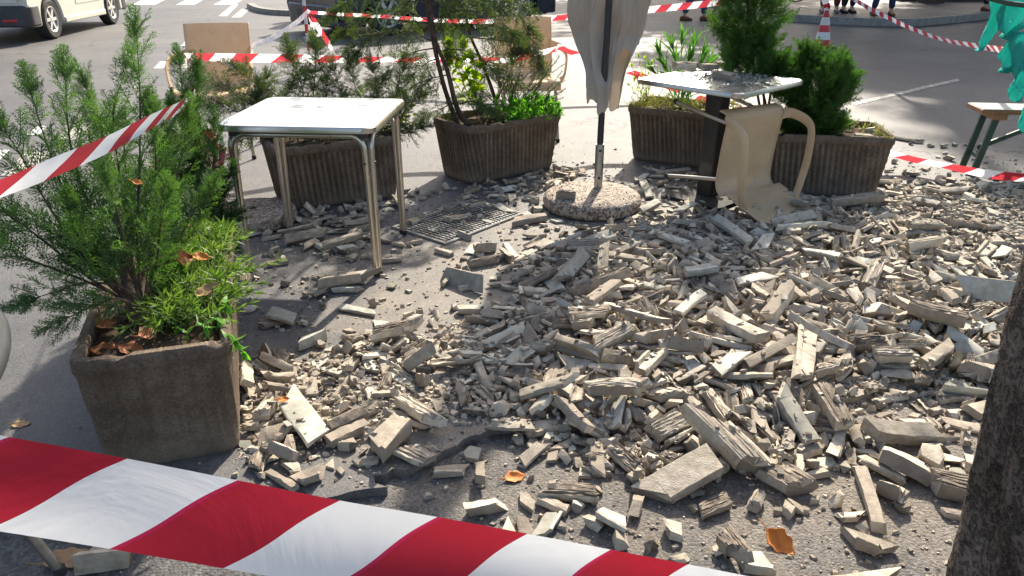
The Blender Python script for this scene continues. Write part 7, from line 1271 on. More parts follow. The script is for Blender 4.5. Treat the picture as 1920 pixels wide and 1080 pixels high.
3077,852,2507,43,57,105,-16,3110,834,3817,56,557,-224,-674,3113,914,2118,15,573,-613,-270,3115,914,3582,67,-600,748,59,3133,1502,3199,53,-94,-98,362,3330,1326,4506,74,-860,488,122,3365,2182,3221,22,761,500,246,3476,362,3428,38,-833,-32,490,
3530,3099,4743,7,2,-5,340,3561,253,2552,50,-695,-228,-53,3608,373,3397,48,-47,-659,681,3650,1538,3471,49,-50,-56,994,102,-586,2163,12,238,114,242,345,673,2275,10,-1,-5,308,424,922,2282,20,-171,964,-152,619,1250,2649,24,-163,-103,-668,
763,2523,4836,12,-311,-619,662,778,356,5387,9,-90,694,-705,886,-162,4999,7,-5,2,-899,945,3033,4905,15,-532,-449,126,1029,1794,3202,21,-151,-13,563,1193,2534,3700,9,-6,-7,535,1201,846,3571,17,-275,-138,503,1559,1098,2454,42,175,-746,-296,
1568,1032,2308,27,342,-637,-686,1588,784,3531,30,320,-5,434,1652,-115,3012,20,-408,-415,537,1740,2127,4276,32,102,649,312,1794,367,3393,22,155,7,-987,1814,910,2410,43,-193,-217,923,1837,311,2482,65,953,247,169,2127,813,2538,56,216,-398,772,
2147,1151,3272,56,647,-454,-352,2164,2742,3846,6,1000,26,15,2210,1090,3869,32,-76,-955,-180,2244,1084,4923,2,576,-345,610,2281,728,3436,42,-104,198,303,2333,563,2101,4,29,-616,-601,2415,1358,4078,24,-300,913,-264,2438,570,3805,22,-90,230,689,
2541,979,2121,24,-62,-180,979,2591,660,2132,18,-854,-50,39,2732,2577,3569,10,857,512,-58,3044,1669,2718,26,-325,273,789,3217,1043,3105,50,-222,-929,282,3264,2165,3694,31,309,-675,-196,3272,644,3934,49,-173,-56,-933,3291,-1368,4062,9,-22,-105,644,
3383,2314,3756,10,-73,748,659,3515,1937,4447,23,-501,309,-490,3597,1261,3721,66,495,-151,-394,3622,-774,4252,12,400,281,251,3841,1090,4592,12,-727,-397,347,142,459,3699,21,-44,74,-55,171,1671,3554,27,858,472,163,337,1400,2926,22,369,647,580,
662,1084,3515,17,0,-590,781,702,35,2424,16,679,23,11,745,1586,2602,11,674,-296,-293,793,131,2829,16,-191,810,-98,1042,1695,3144,33,-242,71,-547,1097,662,3587,33,827,473,-223,1130,1950,3387,21,68,64,-113,1169,562,2175,31,149,138,-86,
1181,810,3189,32,595,-771,39,1183,2586,4200,14,-10,704,-656,1429,1498,2526,12,-680,-96,724,1503,92,2323,22,750,-578,-60,1557,175,2653,29,88,-263,742,1676,761,3966,28,-11,325,536,1751,1699,2911,26,511,-768,-215,1770,2413,3896,12,-538,-786,-162,
1843,595,3900,20,-428,-792,-83,1916,857,2337,14,-222,372,314,1946,1411,4576,76,332,434,387,2035,1003,2944,43,-277,-338,857,2039,2017,4193,29,147,695,505,2080,402,2817,55,821,-461,315,2403,828,3998,19,44,371,-578,2464,980,3150,44,-832,392,-249,
2466,2423,4301,10,-760,221,342,2488,1332,2592,16,-218,-193,475,2496,2310,4217,15,466,582,502,2561,605,3499,39,41,-11,721,2655,625,2095,21,-159,400,-34,2674,446,3248,60,434,486,631,2678,-1086,4399,5,215,-976,-19,2724,734,2420,34,526,350,300,
2823,484,3886,39,-415,-697,573,2878,528,2860,34,63,831,-520,2894,2084,4653,12,-7,27,1000,2900,1227,2901,42,677,-494,49,2940,2011,2934,18,-174,-572,-254,3002,777,2285,36,75,-183,-755,3004,696,2381,32,-157,92,-667,3011,1765,4082,44,313,-405,-302,
3064,1595,3187,29,27,-125,-317,3153,309,3109,16,96,-185,-720,3172,1892,4328,27,838,535,95,3199,812,3770,62,-574,450,487,3290,-1300,4158,12,427,616,-353,3299,2131,3705,38,-715,-698,32,3400,458,3332,59,96,-596,-191,3441,510,2102,10,298,594,722,
3523,403,3280,59,433,799,285,3784,1545,4272,72,12,-4,-341,3809,2520,4632,6,785,-618,-7,3843,850,2721,90,-129,-252,812,3855,2029,2653,36,-3,2,528,150,1066,4206,10,-49,-43,111,246,2084,3783,29,-734,-155,148,275,178,3073,6,-3,15,-712,
277,970,3986,18,-50,-11,492,398,832,2846,19,-62,-136,-25,532,1470,3336,34,16,-773,-154,548,43,2767,8,-21,10,801,560,1322,3025,19,-800,-594,57,604,853,2465,19,-37,45,-398,717,3352,6218,12,36,17,972,769,1606,3732,16,-6,-26,951,
780,1112,3400,19,663,29,-598,804,529,3760,28,662,16,-111,857,1264,2999,38,10,-109,-539,878,-1058,4202,6,-525,640,109,892,1625,3104,33,969,-248,-13,897,148,3169,14,-389,30,-480,933,1960,4625,12,4,4,-175,1032,775,2244,15,245,-84,-289,
1170,498,3490,44,4,4,-153,1250,7,2485,14,708,305,317,1349,2732,4228,10,62,-56,1,1409,1250,3178,44,623,-70,-266,1509,313,5084,9,220,-975,-24,1663,1878,4112,44,161,969,-52,1687,756,3264,17,-84,15,-284,1785,1927,3172,22,-32,115,957,
1873,1965,2976,13,-807,590,-16,2000,2083,4300,19,-264,-144,426,2235,2553,4255,11,988,153,-4,2472,-442,2027,11,175,766,376,2638,141,3565,8,7,-149,458,2657,2223,3544,24,175,963,-129,2687,1014,3344,43,-363,543,-133,2775,2520,4772,6,-414,-910,8,
2791,1868,2910,64,-674,733,-85,2808,1392,3504,42,868,-6,122,2905,3476,5078,8,-708,561,-415,3121,2192,3470,34,474,-873,-59,3186,-434,2805,9,-103,-172,846,3210,264,2984,54,821,157,-507,3329,1570,3225,54,-699,72,667,3341,1867,3812,60,496,-102,725,
3356,614,5367,4,-997,-81,-4,3368,-281,4886,7,4,8,623,3392,1607,3627,41,759,-617,204,3433,347,2294,22,582,763,-52,3531,-188,2434,6,10,1,-239,3543,712,3632,26,439,842,-298,3549,1216,4342,8,338,-108,-652,3568,1858,3687,56,-293,124,787,
3723,2139,3437,42,-399,59,-897,3793,824,2066,28,-652,704,-242,3794,315,2305,49,103,40,-360,168,2025,3644,16,215,43,-74,223,2383,4016,12,-125,9,850,284,2436,4334,9,-733,317,-366,291,2113,3224,14,187,135,-298,314,216,2837,11,69,11,36,
351,142,2335,10,-840,294,-279,360,1666,3812,13,-7,-16,901,423,77,2548,12,-542,277,-376,513,1336,3119,10,2,-1,-378,517,480,2809,25,-18,-20,366,518,894,2353,13,173,-44,-510,555,1730,3950,14,15,-2,997,624,277,3105,16,629,-508,-362,
798,1164,2462,6,-17,-15,-242,849,70,3054,9,8,4,313,912,1627,3508,9,-650,225,317,1046,1945,3658,22,606,-71,-28,1256,634,3360,35,140,-235,821,1271,1599,2866,24,-157,-687,644,1346,1927,4382,13,77,1,-872,1359,796,2013,10,145,721,-103,
1389,278,5294,6,-7,11,611,1443,1850,3699,22,711,697,64,1446,872,3196,32,-11,475,100,1479,1828,3174,25,-535,532,-347,1485,677,2075,17,6,15,-773,1561,1280,2633,26,-666,-427,601,1634,864,2709,17,-590,-456,370,1694,2158,3494,33,548,-573,-467,
1696,1524,2544,10,-670,-366,451,1753,1710,3483,30,345,-116,-290,1850,1578,3294,27,260,-172,248,1928,756,3630,22,-284,106,-393,1937,43,2355,8,900,-436,-3,1968,1126,3175,44,-98,-178,819,1997,1809,3606,14,74,113,490,2058,1404,2532,39,83,113,-982,
2072,2019,3731,39,590,-116,160,2151,613,2424,51,-590,-746,29,2404,1985,3089,20,-952,254,-12,2546,1536,3660,29,434,-806,-328,2552,1137,3520,28,-89,99,5,2670,802,4349,9,-937,146,-243,2706,1586,3456,29,-108,24,516,2777,678,3563,50,29,-701,690,
2784,2043,4460,25,-698,-120,-687,2794,1766,4031,24,-154,85,303,2815,229,2610,33,-949,309,62,2817,1854,3841,51,37,2,-884,2829,1756,2729,33,-81,407,-413,2884,2700,4519,6,-11,-1,130,2909,1729,3611,40,796,568,58,2946,1600,2713,52,238,286,278,
2996,1681,3931,53,-571,-224,478,3003,798,2942,55,-762,640,22,3052,2014,3104,28,151,-46,-241,3074,830,3721,16,-352,370,307,3175,1884,4064,48,-123,-966,-216,3306,1456,3486,46,-782,-619,66,3327,1278,2692,24,-857,-354,-166,3403,1349,3020,24,-159,-741,396,
3424,1904,2884,55,387,-790,475,3439,1792,4606,29,804,-446,-51,3457,860,3376,52,-180,11,920,3461,1566,4226,73,138,-395,-809,3480,168,2910,40,256,103,-354,3496,1012,3708,51,-377,-256,228,3529,888,2470,56,152,516,-843,3654,1408,3778,65,622,627,188,
3699,1983,3704,39,-528,844,-22,3775,94,2889,29,-80,-786,-600,3791,2489,4616,9,229,744,-31,175,1598,3046,24,-660,-62,74,178,1939,3226,20,308,-632,-643,194,1542,4250,71,-4,22,586,196,114,2589,12,4,-250,-968,208,1638,3353,10,2,6,-578,
306,760,2016,12,-25,23,-448,327,1596,2700,11,2,-5,-157,341,3176,4807,12,-191,-199,605,396,1156,3554,9,95,83,-732,408,1432,2518,12,-6,-8,343,419,446,2246,9,-810,585,-32,438,692,3114,24,-6,15,-786,458,302,2222,14,62,684,323,
497,572,3524,18,-6,-6,256,534,248,2378,15,29,18,295,546,1883,4218,20,-8,5,-529,561,1281,2620,10,-30,-46,863,689,2110,4219,26,432,-250,-181,761,416,2346,6,-11,-11,-4,843,1728,3067,12,-336,-556,659,848,529,2604,36,-64,-66,951,
894,820,2610,19,-293,-170,473,929,1022,4065,10,5,-2,-424,963,235,3218,12,-74,18,-47,977,734,3003,26,-23,-70,-785,989,2164,3067,11,943,334,-12,1008,2278,3430,10,-3,-10,-942,1023,1454,3105,24,181,-33,-983,1106,572,2246,18,-697,-699,109,
1122,82,3385,11,116,163,888,1189,979,2556,30,343,-289,198,1218,1088,3458,39,-123,254,65,1231,418,2831,27,678,536,312,1319,1299,4000,16,17,-52,-844,1326,2076,3382,27,-49,550,-830,1331,1911,3899,26,-850,-318,-355,1340,2086,2930,18,-15,-6,-20,
1375,1070,2220,14,-315,-539,778,1450,539,3282,34,-500,-78,-627,1488,2344,4462,6,216,-208,66,1514,402,2905,33,342,733,322,1536,694,2808,39,451,-889,-45,1539,447,3112,18,-740,-595,-304,1570,842,2888,53,67,-45,-912,1584,406,1956,6,59,-998,-1,
1586,1301,3576,50,115,-404,367,1635,1086,3772,22,449,-413,-289,1695,632,3305,35,-401,886,162,1724,547,3886,16,184,-928,184,1730,1912,2689,12,-45,-189,826,1799,580,3640,34,-285,116,-101,1804,2393,4227,12,969,-246,-12,1836,1231,2596,12,354,-429,741,
1899,813,3367,30,51,37,-382,1925,1571,3702,22,-222,-283,-253,1929,62,2880,13,-323,-922,-23,1948,594,2578,24,-959,210,-182,2017,2091,3018,30,-230,53,-165,2031,564,3913,14,-883,179,8,2048,334,2526,62,902,-123,274,2153,607,2232,22,884,-334,-289,
2287,593,2528,26,-271,-444,817,2374,1088,3270,38,108,-94,321,2446,1051,3061,53,-390,586,-618,2519,1674,2933,19,199,-147,375,2538,1146,2480,26,-964,113,61,2556,772,3811,41,837,-546,-11,2570,344,2849,27,104,-189,198,2614,716,3000,58,530,-572,-372,
2838,-92,2971,22,183,-273,940,2907,-527,2192,5,-1,-7,92,2924,485,2725,65,585,54,-433,2933,499,2741,42,261,-569,564,2963,313,3942,11,473,-192,375,3010,2689,3735,11,-435,637,-298,3026,2006,2964,23,894,84,-425,3035,1997,3760,47,-640,472,563,
3289,292,3058,43,-932,99,107,3311,872,3564,47,258,515,-812,3382,2252,3320,17,-433,658,-239,3508,1066,4158,20,-121,-328,-485,3708,1314,3940,26,-845,-389,-95,3845,329,5365,11,-155,632,-750,108,184,2354,22,-120,-363,-150,137,1326,3370,23,146,517,-212,
203,920,4061,10,-165,-336,-491,248,874,2653,12,37,18,-399,294,1186,2519,10,4,7,628,350,2019,4389,6,-23,19,-247,385,2153,4025,9,8,7,-601,387,1199,3891,24,-34,-21,452,411,2075,2982,11,180,-8,-46,444,306,2562,8,3,117,983,
457,1414,3102,14,-163,647,736,478,894,2392,16,-618,303,178,483,1954,2685,10,11,-17,-355,598,1899,3952,18,355,930,6,601,544,2801,36,41,-306,624,674,239,4828,10,881,-472,1,688,1036,3281,10,0,2,964,705,766,3822,13,-127,78,-554,
740,20,2711,12,-30,39,-564,741,1566,2769,18,429,-84,-153,746,2083,3114,15,-240,-254,680,858,975,2164,12,-99,87,-274,908,3279,4829,14,-541,372,-354,917,1720,3878,22,-2,5,-220,924,1948,3972,31,316,12,-949,1098,328,3518,16,-66,-291,917,
1116,1497,3718,19,-538,659,-496,1118,280,5064,6,16,-2,-861,1166,2384,4773,16,-838,-546,-9,1223,846,3665,27,-169,247,-808,1234,1832,3335,19,23,963,267,1301,2062,2790,15,-3,-4,-137,1335,881,2530,30,-659,-271,439,1351,731,2442,24,-833,-101,45,
1459,776,4211,7,-717,-697,6,1593,2643,4679,8,-69,53,-183,1600,2234,3008,10,-3,-15,-901,1693,1956,3051,46,-339,230,629,1706,800,2134,53,148,-277,729,1778,1416,3440,25,-922,-352,140,1793,2247,3823,21,-11,-4,937,1802,710,2515,37,28,5,-920,
1833,678,2992,27,-624,292,628,1891,376,4941,10,-2,6,752,1893,712,2230,28,487,-316,-608,1984,1877,4002,37,-171,-53,896,2103,1859,2748,14,307,-136,620,2113,1734,2958,22,-623,-772,89,2176,717,2656,52,306,101,656,2207,908,2532,58,544,778,-314,
2217,266,3036,31,-70,-672,733,2223,1345,3522,31,-30,-44,736,2227,724,2282,34,415,-560,-715,2232,-8,2969,8,-429,903,10,2275,1776,2791,16,222,966,-42,2312,2592,4325,10,750,-639,71,2381,1139,3348,38,523,-521,-330,2427,1385,3751,38,-66,-368,918,
2530,1216,3921,62,-468,-349,227,2592,1821,3216,47,-133,-101,-152,2618,700,3183,16,951,-47,-5,2621,2195,4290,10,10,992,-78,2625,1000,3632,47,-508,-170,-36,2630,820,3405,36,220,926,-306,2688,2108,3048,28,-756,-653,-51,2691,2528,4019,17,-695,71,-105,
2756,1424,3558,36,350,-905,-29,2801,719,3368,29,257,103,-382,2906,1048,2486,10,869,-412,-197,2925,802,2762,34,-409,83,-13,2949,1851,4010,66,-30,-95,985,2961,1086,3144,61,845,527,73,3005,2169,3967,13,-564,417,-287,3033,2796,4839,12,239,235,39,
3042,775,2466,62,-43,-66,503,3062,661,3484,43,-173,255,-591,3091,1754,2970,68,50,929,326,3112,1666,3047,13,153,-672,302,3177,1546,3540,46,-50,-399,-438,3215,768,2109,24,126,61,949,3237,935,3158,32,-686,-726,-46,3262,803,3120,41,171,730,-643,
3267,1941,3588,28,-906,372,-58,3332,1516,3612,18,986,91,-133,3513,437,2653,66,-83,-355,-856,3705,1188,2676,52,-334,-382,673,3748,-1309,4376,7,-58,998,-15,3776,516,2455,32,-514,383,-584,3799,748,3525,41,786,40,-455,3847,323,2258,17,-94,-194,766,
147,1957,3896,20,-638,-276,370,192,198,2761,17,251,-22,-379,202,2014,3996,14,0,5,445,238,144,2757,16,-652,439,-483,251,210,3113,11,201,-77,-707,257,895,3916,14,-84,44,-370,323,1408,3708,12,-2,-3,-13,343,554,2905,17,-768,-614,182,
344,1106,3464,12,-6,-7,933,347,812,3825,14,-238,342,-485,372,-571,2642,6,22,19,-241,388,362,2270,16,-110,50,660,393,1277,3040,12,12,8,552,439,1778,2737,8,9,6,663,452,1039,3392,19,-36,-10,284,492,754,2668,14,-65,-22,-99,
494,1750,3702,13,5,-8,284,512,601,2290,8,702,-323,-110,516,901,2898,27,-671,-667,232,535,746,3753,26,537,-404,-402,549,2271,3870,22,-189,-550,740,554,55,2502,15,7,28,162,565,535,2127,15,275,8,-115,566,612,2545,8,805,329,283,
579,1876,3402,13,-572,819,-40,592,55,2612,11,-385,-890,-191,594,520,2885,10,208,90,946,659,1487,3647,16,-740,82,604,687,771,2287,10,36,-30,-364,708,2166,3667,8,-166,-81,157,713,-790,4102,5,-936,351,-11,733,2254,3598,5,-776,-631,2,
800,294,2863,16,684,182,166,805,350,2474,22,-14,-26,759,846,153,3240,5,-2,0,767,847,736,3600,13,-169,-941,-292,875,1193,3995,16,996,-51,-1,889,735,2568,9,-8,-13,726,936,2347,3535,16,-675,0,2,964,1888,3120,13,878,-475,-37,
992,118,3400,15,268,731,580,1013,1042,2730,17,-80,-23,247,1062,2127,3687,12,732,-585,-166,1066,474,2944,14,-28,0,-405,1100,430,2521,14,-629,126,-96,1117,1009,3454,9,81,103,615,1135,1682,3339,36,-6,47,998,1155,564,3944,11,863,-4,-491,
1160,1953,3462,14,599,-237,-446,1168,-276,2202,8,2,-4,-341,1184,1028,3570,24,-523,304,-417,1215,1587,3401,15,951,293,5,1232,694,3050,17,-744,-470,98,1233,432,2591,20,-832,23,-39,1240,1040,2814,28,399,-163,39,1252,-19,2751,8,167,-985,-3,
1253,1430,2670,8,-20,-8,658,1260,1399,3504,12,-78,12,110,1321,1679,3627,18,780,402,323,1322,-421,2696,7,-484,-848,174,1378,816,2356,17,-579,521,-487,1380,857,2590,38,600,387,488,1451,-924,4179,7,-314,-226,265,1457,806,2134,15,195,-695,-671,
1470,844,3794,17,26,-189,33,1474,588,3924,7,709,-441,-535,1499,698,2669,44,43,218,-241,1504,810,4039,7,-64,93,-372,1531,1606,3520,40,-11,276,731,1550,1054,4118,20,95,219,912,1598,791,3719,9,515,-856,-38,1631,1504,3172,35,948,-277,152,
1648,1793,4205,22,532,294,-783,1662,2061,3725,22,-719,-227,370,1673,-322,2217,6,15,14,1000,1680,90,3204,18,189,-689,-535,1704,355,3178,12,-158,34,-29,1718,2033,2758,14,411,-90,-171,1757,352,3455,22,615,341,421,1795,1915,3286,26,701,-70,-430,
1806,724,2854,21,-384,527,-637,1831,2832,4768,10,35,33,697,1832,911,3330,14,447,-17,-58,1887,662,3034,28,48,-179,124,1904,1208,3314,42,-22,-102,343,1918,802,2170,20,-5,98,103,1952,318,3732,10,9,-9,-971,1970,359,3646,14,5,-13,-306,
2012,586,3345,48,-614,360,54,2085,268,3443,31,-97,110,755,2088,195,2428,25,-57,-371,390,2098,1644,4270,75,-580,524,-488,2100,826,3873,44,-948,-291,17,2157,1678,3023,10,483,49,367,2169,1574,3100,45,-40,-450,823,2203,667,2327,33,-326,-128,-209]
# <RUBBLE-GEN>
# hero pieces: kind, pixel ends of the long axis on the ground, width, thickness (metres), face (0 cream, 1 painted, 2 weathered)
HERO = [
('slab',1495,648,1552,742,.075,.018,0),('rib',1548,738,1550,800,.07,.05,2),('bar',1325,607,1428,656,.055,.04,0),('bar',1470,607,1570,662,.04,.03,0),
('bar',1160,587,1250,628,.045,.022,0),('slab',1045,628,1135,645,.055,.03,0),('slab',1100,592,1152,545,.05,.03,0),('rib',1092,548,1180,522,.06,.05,2),
('slab',1050,528,1090,490,.065,.04,1),('slab',597,542,688,525,.065,.03,0),('slab',962,422,1025,412,.07,.035,0),('rib',1062,470,1128,462,.06,.05,0),
('slab',525,765,600,832,.09,.02,1),('slab',700,852,752,797,.09,.035,0),('rib',748,767,803,815,.06,.04,0),('bar',615,822,680,787,.035,.045,2),
('bar',640,846,690,803,.035,.045,0),('slab',490,832,540,824,.07,.022,0),('bar',440,803,503,800,.035,.03,0),('bar',470,740,476,688,.03,.045,0),
('slab',1222,912,1335,868,.105,.035,0),('rib',1308,803,1388,858,.1,.065,0),('rib',1448,872,1503,902,.1,.055,2),('slab',1468,728,1500,792,.065,.02,1),
('bar',1598,783,1745,817,.06,.05,0),('bar',1620,870,1630,975,.035,.04,0),('bar',1642,862,1740,884,.06,.045,0),('slab',1597,998,1665,1022,.055,.025,0),
('rib',1690,592,1792,622,.12,.06,2),('rib',1742,902,1825,922,.085,.065,2),('rib',1790,652,1872,676,.08,.06,0),('slab',1832,772,1865,730,.06,.03,0),
('slab',1470,1092,1668,1092,.07,.03,0),('slab',1385,1038,1442,1045,.075,.018,1),('rib',1362,1015,1395,1055,.055,.05,2),('bar',870,932,940,924,.035,.03,0),
('chunk',1556,935,1586,935,.05,.05,0),('bar',1473,935,1490,952,.035,.03,0),('shard',866,842,905,842,.07,.02,1),('bar',897,868,900,900,.03,.03,0),
('chunk',925,778,962,775,.065,.05,1),('slab',990,736,1090,734,.06,.022,0),('bar',1052,742,1085,790,.035,.03,0),('rib',1095,732,1200,748,.06,.045,0),
('chunk',1128,685,1186,668,.08,.08,2),('shard',850,668,900,682,.075,.015,1),('shard',942,692,1012,665,.075,.015,1),('slab',760,692,820,682,.065,.03,0),
('rib',705,644,782,630,.065,.045,2),('slab',585,667,635,641,.055,.03,1),('slab',500,598,548,606,.085,.02,1),('rib',540,452,620,446,.06,.04,0),
('rib',600,466,682,452,.055,.035,0),('slab',640,473,673,472,.045,.02,1),('bar',648,437,697,421,.035,.03,0),('chunk',560,402,598,402,.09,.05,0),
('slab',1307,406,1358,372,.055,.02,1),('slab',1450,424,1516,407,.06,.025,1),('slab',1346,418,1408,466,.07,.016,1),('shard',1408,478,1455,452,.09,.015,1),
('slab',1515,468,1575,490,.07,.018,1),('slab',1475,448,1548,440,.065,.02,1),('rib',1560,390,1655,386,.06,.05,0),('slab',1230,328,1292,324,.06,.03,0),
('rib',1046,372,1078,376,.05,.05,2),('slab',1282,518,1335,512,.065,.022,1),('rib',1700,474,1765,466,.07,.05,0),('rib',1690,442,1742,428,.06,.04,0),
('rib',1592,532,1642,506,.06,.05,0),('chunk',1632,600,1680,575,.1,.09,0),('rib',1450,610,1510,570,.07,.06,2),('slab',1200,655,1250,642,.06,.03,0),
('bar',1425,712,1448,652,.035,.035,0),('slab',1345,700,1388,668,.06,.02,1),('slab',1255,672,1318,662,.045,.03,0),('rib',1215,800,1290,790,.07,.05,0),
('rib',1640,660,1705,665,.06,.05,0),('slab',1740,690,1790,660,.05,.03,0),('slab',1650,905,1690,935,.05,.03,0),('chunk',1240,985,1285,985,.07,.05,0),
('shard',935,985,970,985,.09,.02,0),('slab',1118,970,1178,985,.08,.02,0),('bar',1175,952,1182,925,.03,.03,0),('chunk',1145,1000,1175,1000,.06,.05,0),
('rib',1110,655,1190,640,.07,.05,0),('slab',985,530,1000,510,.05,.03,0),('rib',560,760,520,790,.05,.05,0),('slab',1230,455,1290,470,.06,.02,1),
('slab',1100,470,1150,455,.07,.018,1),('slab',1380,540,1440,525,.07,.02,1),('slab',1265,600,1318,572,.05,.02,1),('slab',885,480,915,470,.05,.03,0),
('bar',440,690,500,655,.03,.03,0),('chunk',1725,855,1775,855,.1,.09,0),('chunk',1820,880,1870,880,.08,.06,0),('rib',1600,640,1660,650,.06,.05,2),
('slab',560,905,610,885,.05,.02,0),('slab',160,1045,245,1030,.08,.04,0),('chunk',1200,400,1240,395,.09,.05,1),('slab',1240,690,1195,720,.05,.03,0)]
HL = {}
def piece_dims(seed, length=None):
    r = random.Random(seed*7919+13)
    if seed < len(HERO):
        h = HERO[seed]
        return h[0], length or HL[seed], h[5], h[6], h[7], r
    k = r.choices(['slab','rib','bar','chunk','shard','cove'], [.14,.13,.15,.38,.15,.05])[0]
    s = math.exp(r.gauss(0,.38))
    L,W,T = {'slab':(.09,.047,.016),'rib':(.085,.046,.034),'bar':(.078,.026,.021),'chunk':(.048,.037,.029),'shard':(.06,.04,.011),'cove':(.07,.042,.022)}[k]
    L*=s; q=math.exp(r.gauss(0,.18)); W*=q*(s**.3); T*=math.exp(r.gauss(0,.2))
    L=min(max(L,.022),.22); W=min(max(W,.015),.09)
    face = {'slab':[0,0,1,1],'rib':[2,2,0,0],'bar':[0,0,0,2],'chunk':[0,0,0,0,2],'shard':[1,0,1],'cove':[0,0,2]}[k]
    return k,L,W,T,r.choice(face),r
def piece_mesh(seed, length=None):
    k,L,W,T,face,r = piece_dims(seed, length)
    V=[];F=[];MI=[]
    if k in('slab','rib','bar','cove'):
        c=[]                                   # cross-section, counter-clockwise in y,z
        if k=='slab':
            w,t=W/2,T/2; e=min(t*.5,.004)
            lip = r.random()<.35
            c=[(-w,-t+e),(-w+e,-t),(w-e,-t),(w,-t+e),(w,t-e),(w-e,t)]
            if lip: c+=[(-w+.3*W,t),(-w+.24*W,t+.55*T),(-w+.06*W,t+.6*T),(-w,t+.3*T)]
            else: c+=[(-w+e,t),(-w,t-e)]
            top=[i for i,(y,z) in enumerate(c) if z>=t-1e-6]
        elif k=='bar':
            w,t=W/2,T/2; e=.003
            c=[(-w,-t),(w*r.uniform(.7,1),-t),(w,t-e),(w-e,t),(-w+e,t*r.uniform(.8,1)),(-w,t-2*e)]
            top=[3]
        elif k=='cove':
            n=6
            for i in range(n+1):
                a=math.pi*(1+i/n); c.append((W/2*math.cos(a),T*.5+T*math.sin(a)))
            for i in range(n+1):
                a=math.pi*(2-i/n); c.append(((W/2-T*.33)*math.cos(a),T*.5+(T*.55)*math.sin(a)))
            top=list(range(n+1,2*n+1))
        else:
            n=r.choice([5,6,7]); w,t=W/2,T/2; g=min(.0024,T*.07)*r.choice([.15,.4,.8,1.1])
            c=[(-w,-t*.3),(-w*.75,-t),(w*.7,-t*.95),(w,-t*.2)]
            for i in range(n):
                y0=w-W*i/n; st=W/n
                b=t*(1-.35*abs(2*(i+.5)/n-1)**2)
                c+=[(y0-st*.12,b),(y0-st*.5,b),(y0-st*.62,b-g),(y0-st*.95,b-g)]
            top=list(range(4,len(c)-1))
        m=len(c); ns=8 if L>.12 else 6 if L>.07 else 4
        off0=[r.uniform(-1,1) for _ in range(m)]; off1=[r.uniform(-1,1) for _ in range(m)]
        sl0,sl1=r.gauss(0,.36),r.gauss(0,.36); J=min(.22*L,.014 if k!='bar' else .006)
        bend=r.gauss(0,.016)*L; ty=r.uniform(-.3,.3)*(seed>=len(HERO)); tz=r.uniform(-.35,.35)*(seed>=len(HERO)); tw=r.gauss(0,.12)
        for s in range(ns):
            u=s/(ns-1)
            for i,(y,z) in enumerate(c):
                x=(u-.5)*L
                if s==0: x+=off0[i]*J*.5+y*sl0*2+abs(z)*.2
                elif s==ns-1: x+=off1[i]*J*.5+y*sl1*2-abs(z)*.2
                a=.0016 if k=='slab' else .0026
                fy=1-abs(ty)*(u if ty>0 else 1-u); fz=1-abs(tz)*(u if tz>0 else 1-u); dn=T*.5*(1-fz)
                V.append((x,y*fy-z*tw*(u-.5)+r.uniform(-a,a),z*fz-dn+y*tw*(u-.5)+r.uniform(-a,a)*.8+bend*(4*u*(1-u))))
        for s in range(ns-1):
            for i in range(m):
                j=(i+1)%m
                F.append((s*m+i,s*m+j,(s+1)*m+j,(s+1)*m+i)); MI.append(face if i in top else 0)
        ca=len(V); V.append((-.5*L+r.uniform(-.3,.5)*J,0,0)); V.append((.5*L-r.uniform(-.3,.5)*J,0,0))
        if k=='cove':
            h=m//2
            for base,fl in((0,True),((ns-1)*m,False)):
                for i in range(h-1):
                    q=(base+i,base+i+1,base+m-2-i,base+m-1-i)
                    F.append(q[::-1] if fl else q); MI.append(0)
        else:
            for i in range(m):
                j=(i+1)%m
                F.append((ca,j,i)); MI.append(0)
                F.append((ca+1,(ns-1)*m+i,(ns-1)*m+j)); MI.append(0)
    elif k=='shard':
        n=r.choice([3,4,4,5]); a0=r.uniform(0,6.28); P=[]
        for i in range(n):
            a=a0+6.283*(i+r.uniform(-.25,.25))/n; q=r.uniform(.8,1.1)
            P.append((L/2*q*math.cos(a),W/2*q*1.25*math.sin(a)))
        for z,sc in((-T/2,.96),(T/2,1)):
            for x,y in P: V.append((x*sc+r.uniform(-.002,.002),y*sc+r.uniform(-.002,.002),z+r.uniform(-.001,.001)))
        F.append(tuple(range(n-1,-1,-1))); MI.append(0); F.append(tuple(range(n,2*n))); MI.append(face)
        for i in range(n): F.append((i,(i+1)%n,n+(i+1)%n,n+i)); MI.append(0)
    else:
        bm=bmesh.new()
        for i in range(20):
            p=Vector((r.uniform(-1,1),r.uniform(-1,1),r.uniform(-1,1)))
            mx=max(abs(q) for q in p); p=p*(1/mx)*r.uniform(.72,1) if r.random()<.75 else p
            bm.verts.new((p.x*L/2,p.y*W/2,p.z*T/2))
        res=bmesh.ops.convex_hull(bm,input=bm.verts[:])
        dead=set(e for e in res['geom_interior']+res['geom_unused'] if isinstance(e,bmesh.types.BMVert))
        for v in dead: bm.verts.remove(v)
        bmesh.ops.dissolve_limit(bm,angle_limit=.3,verts=bm.verts[:],edges=bm.edges[:])
        bm.verts.index_update(); bm.normal_update()
        V=[tuple(v.co) for v in bm.verts]
        if face==1: big=max(bm.faces,key=lambda f:f.calc_area())
        for f in bm.faces:
            F.append(tuple(v.index for v in f.verts)); MI.append(face if face==2 and f.normal.z>-.2 else (1 if face==1 and f is big else 0))
        bm.free()
    return V,F,MI,k,face
# </RUBBLE-GEN>

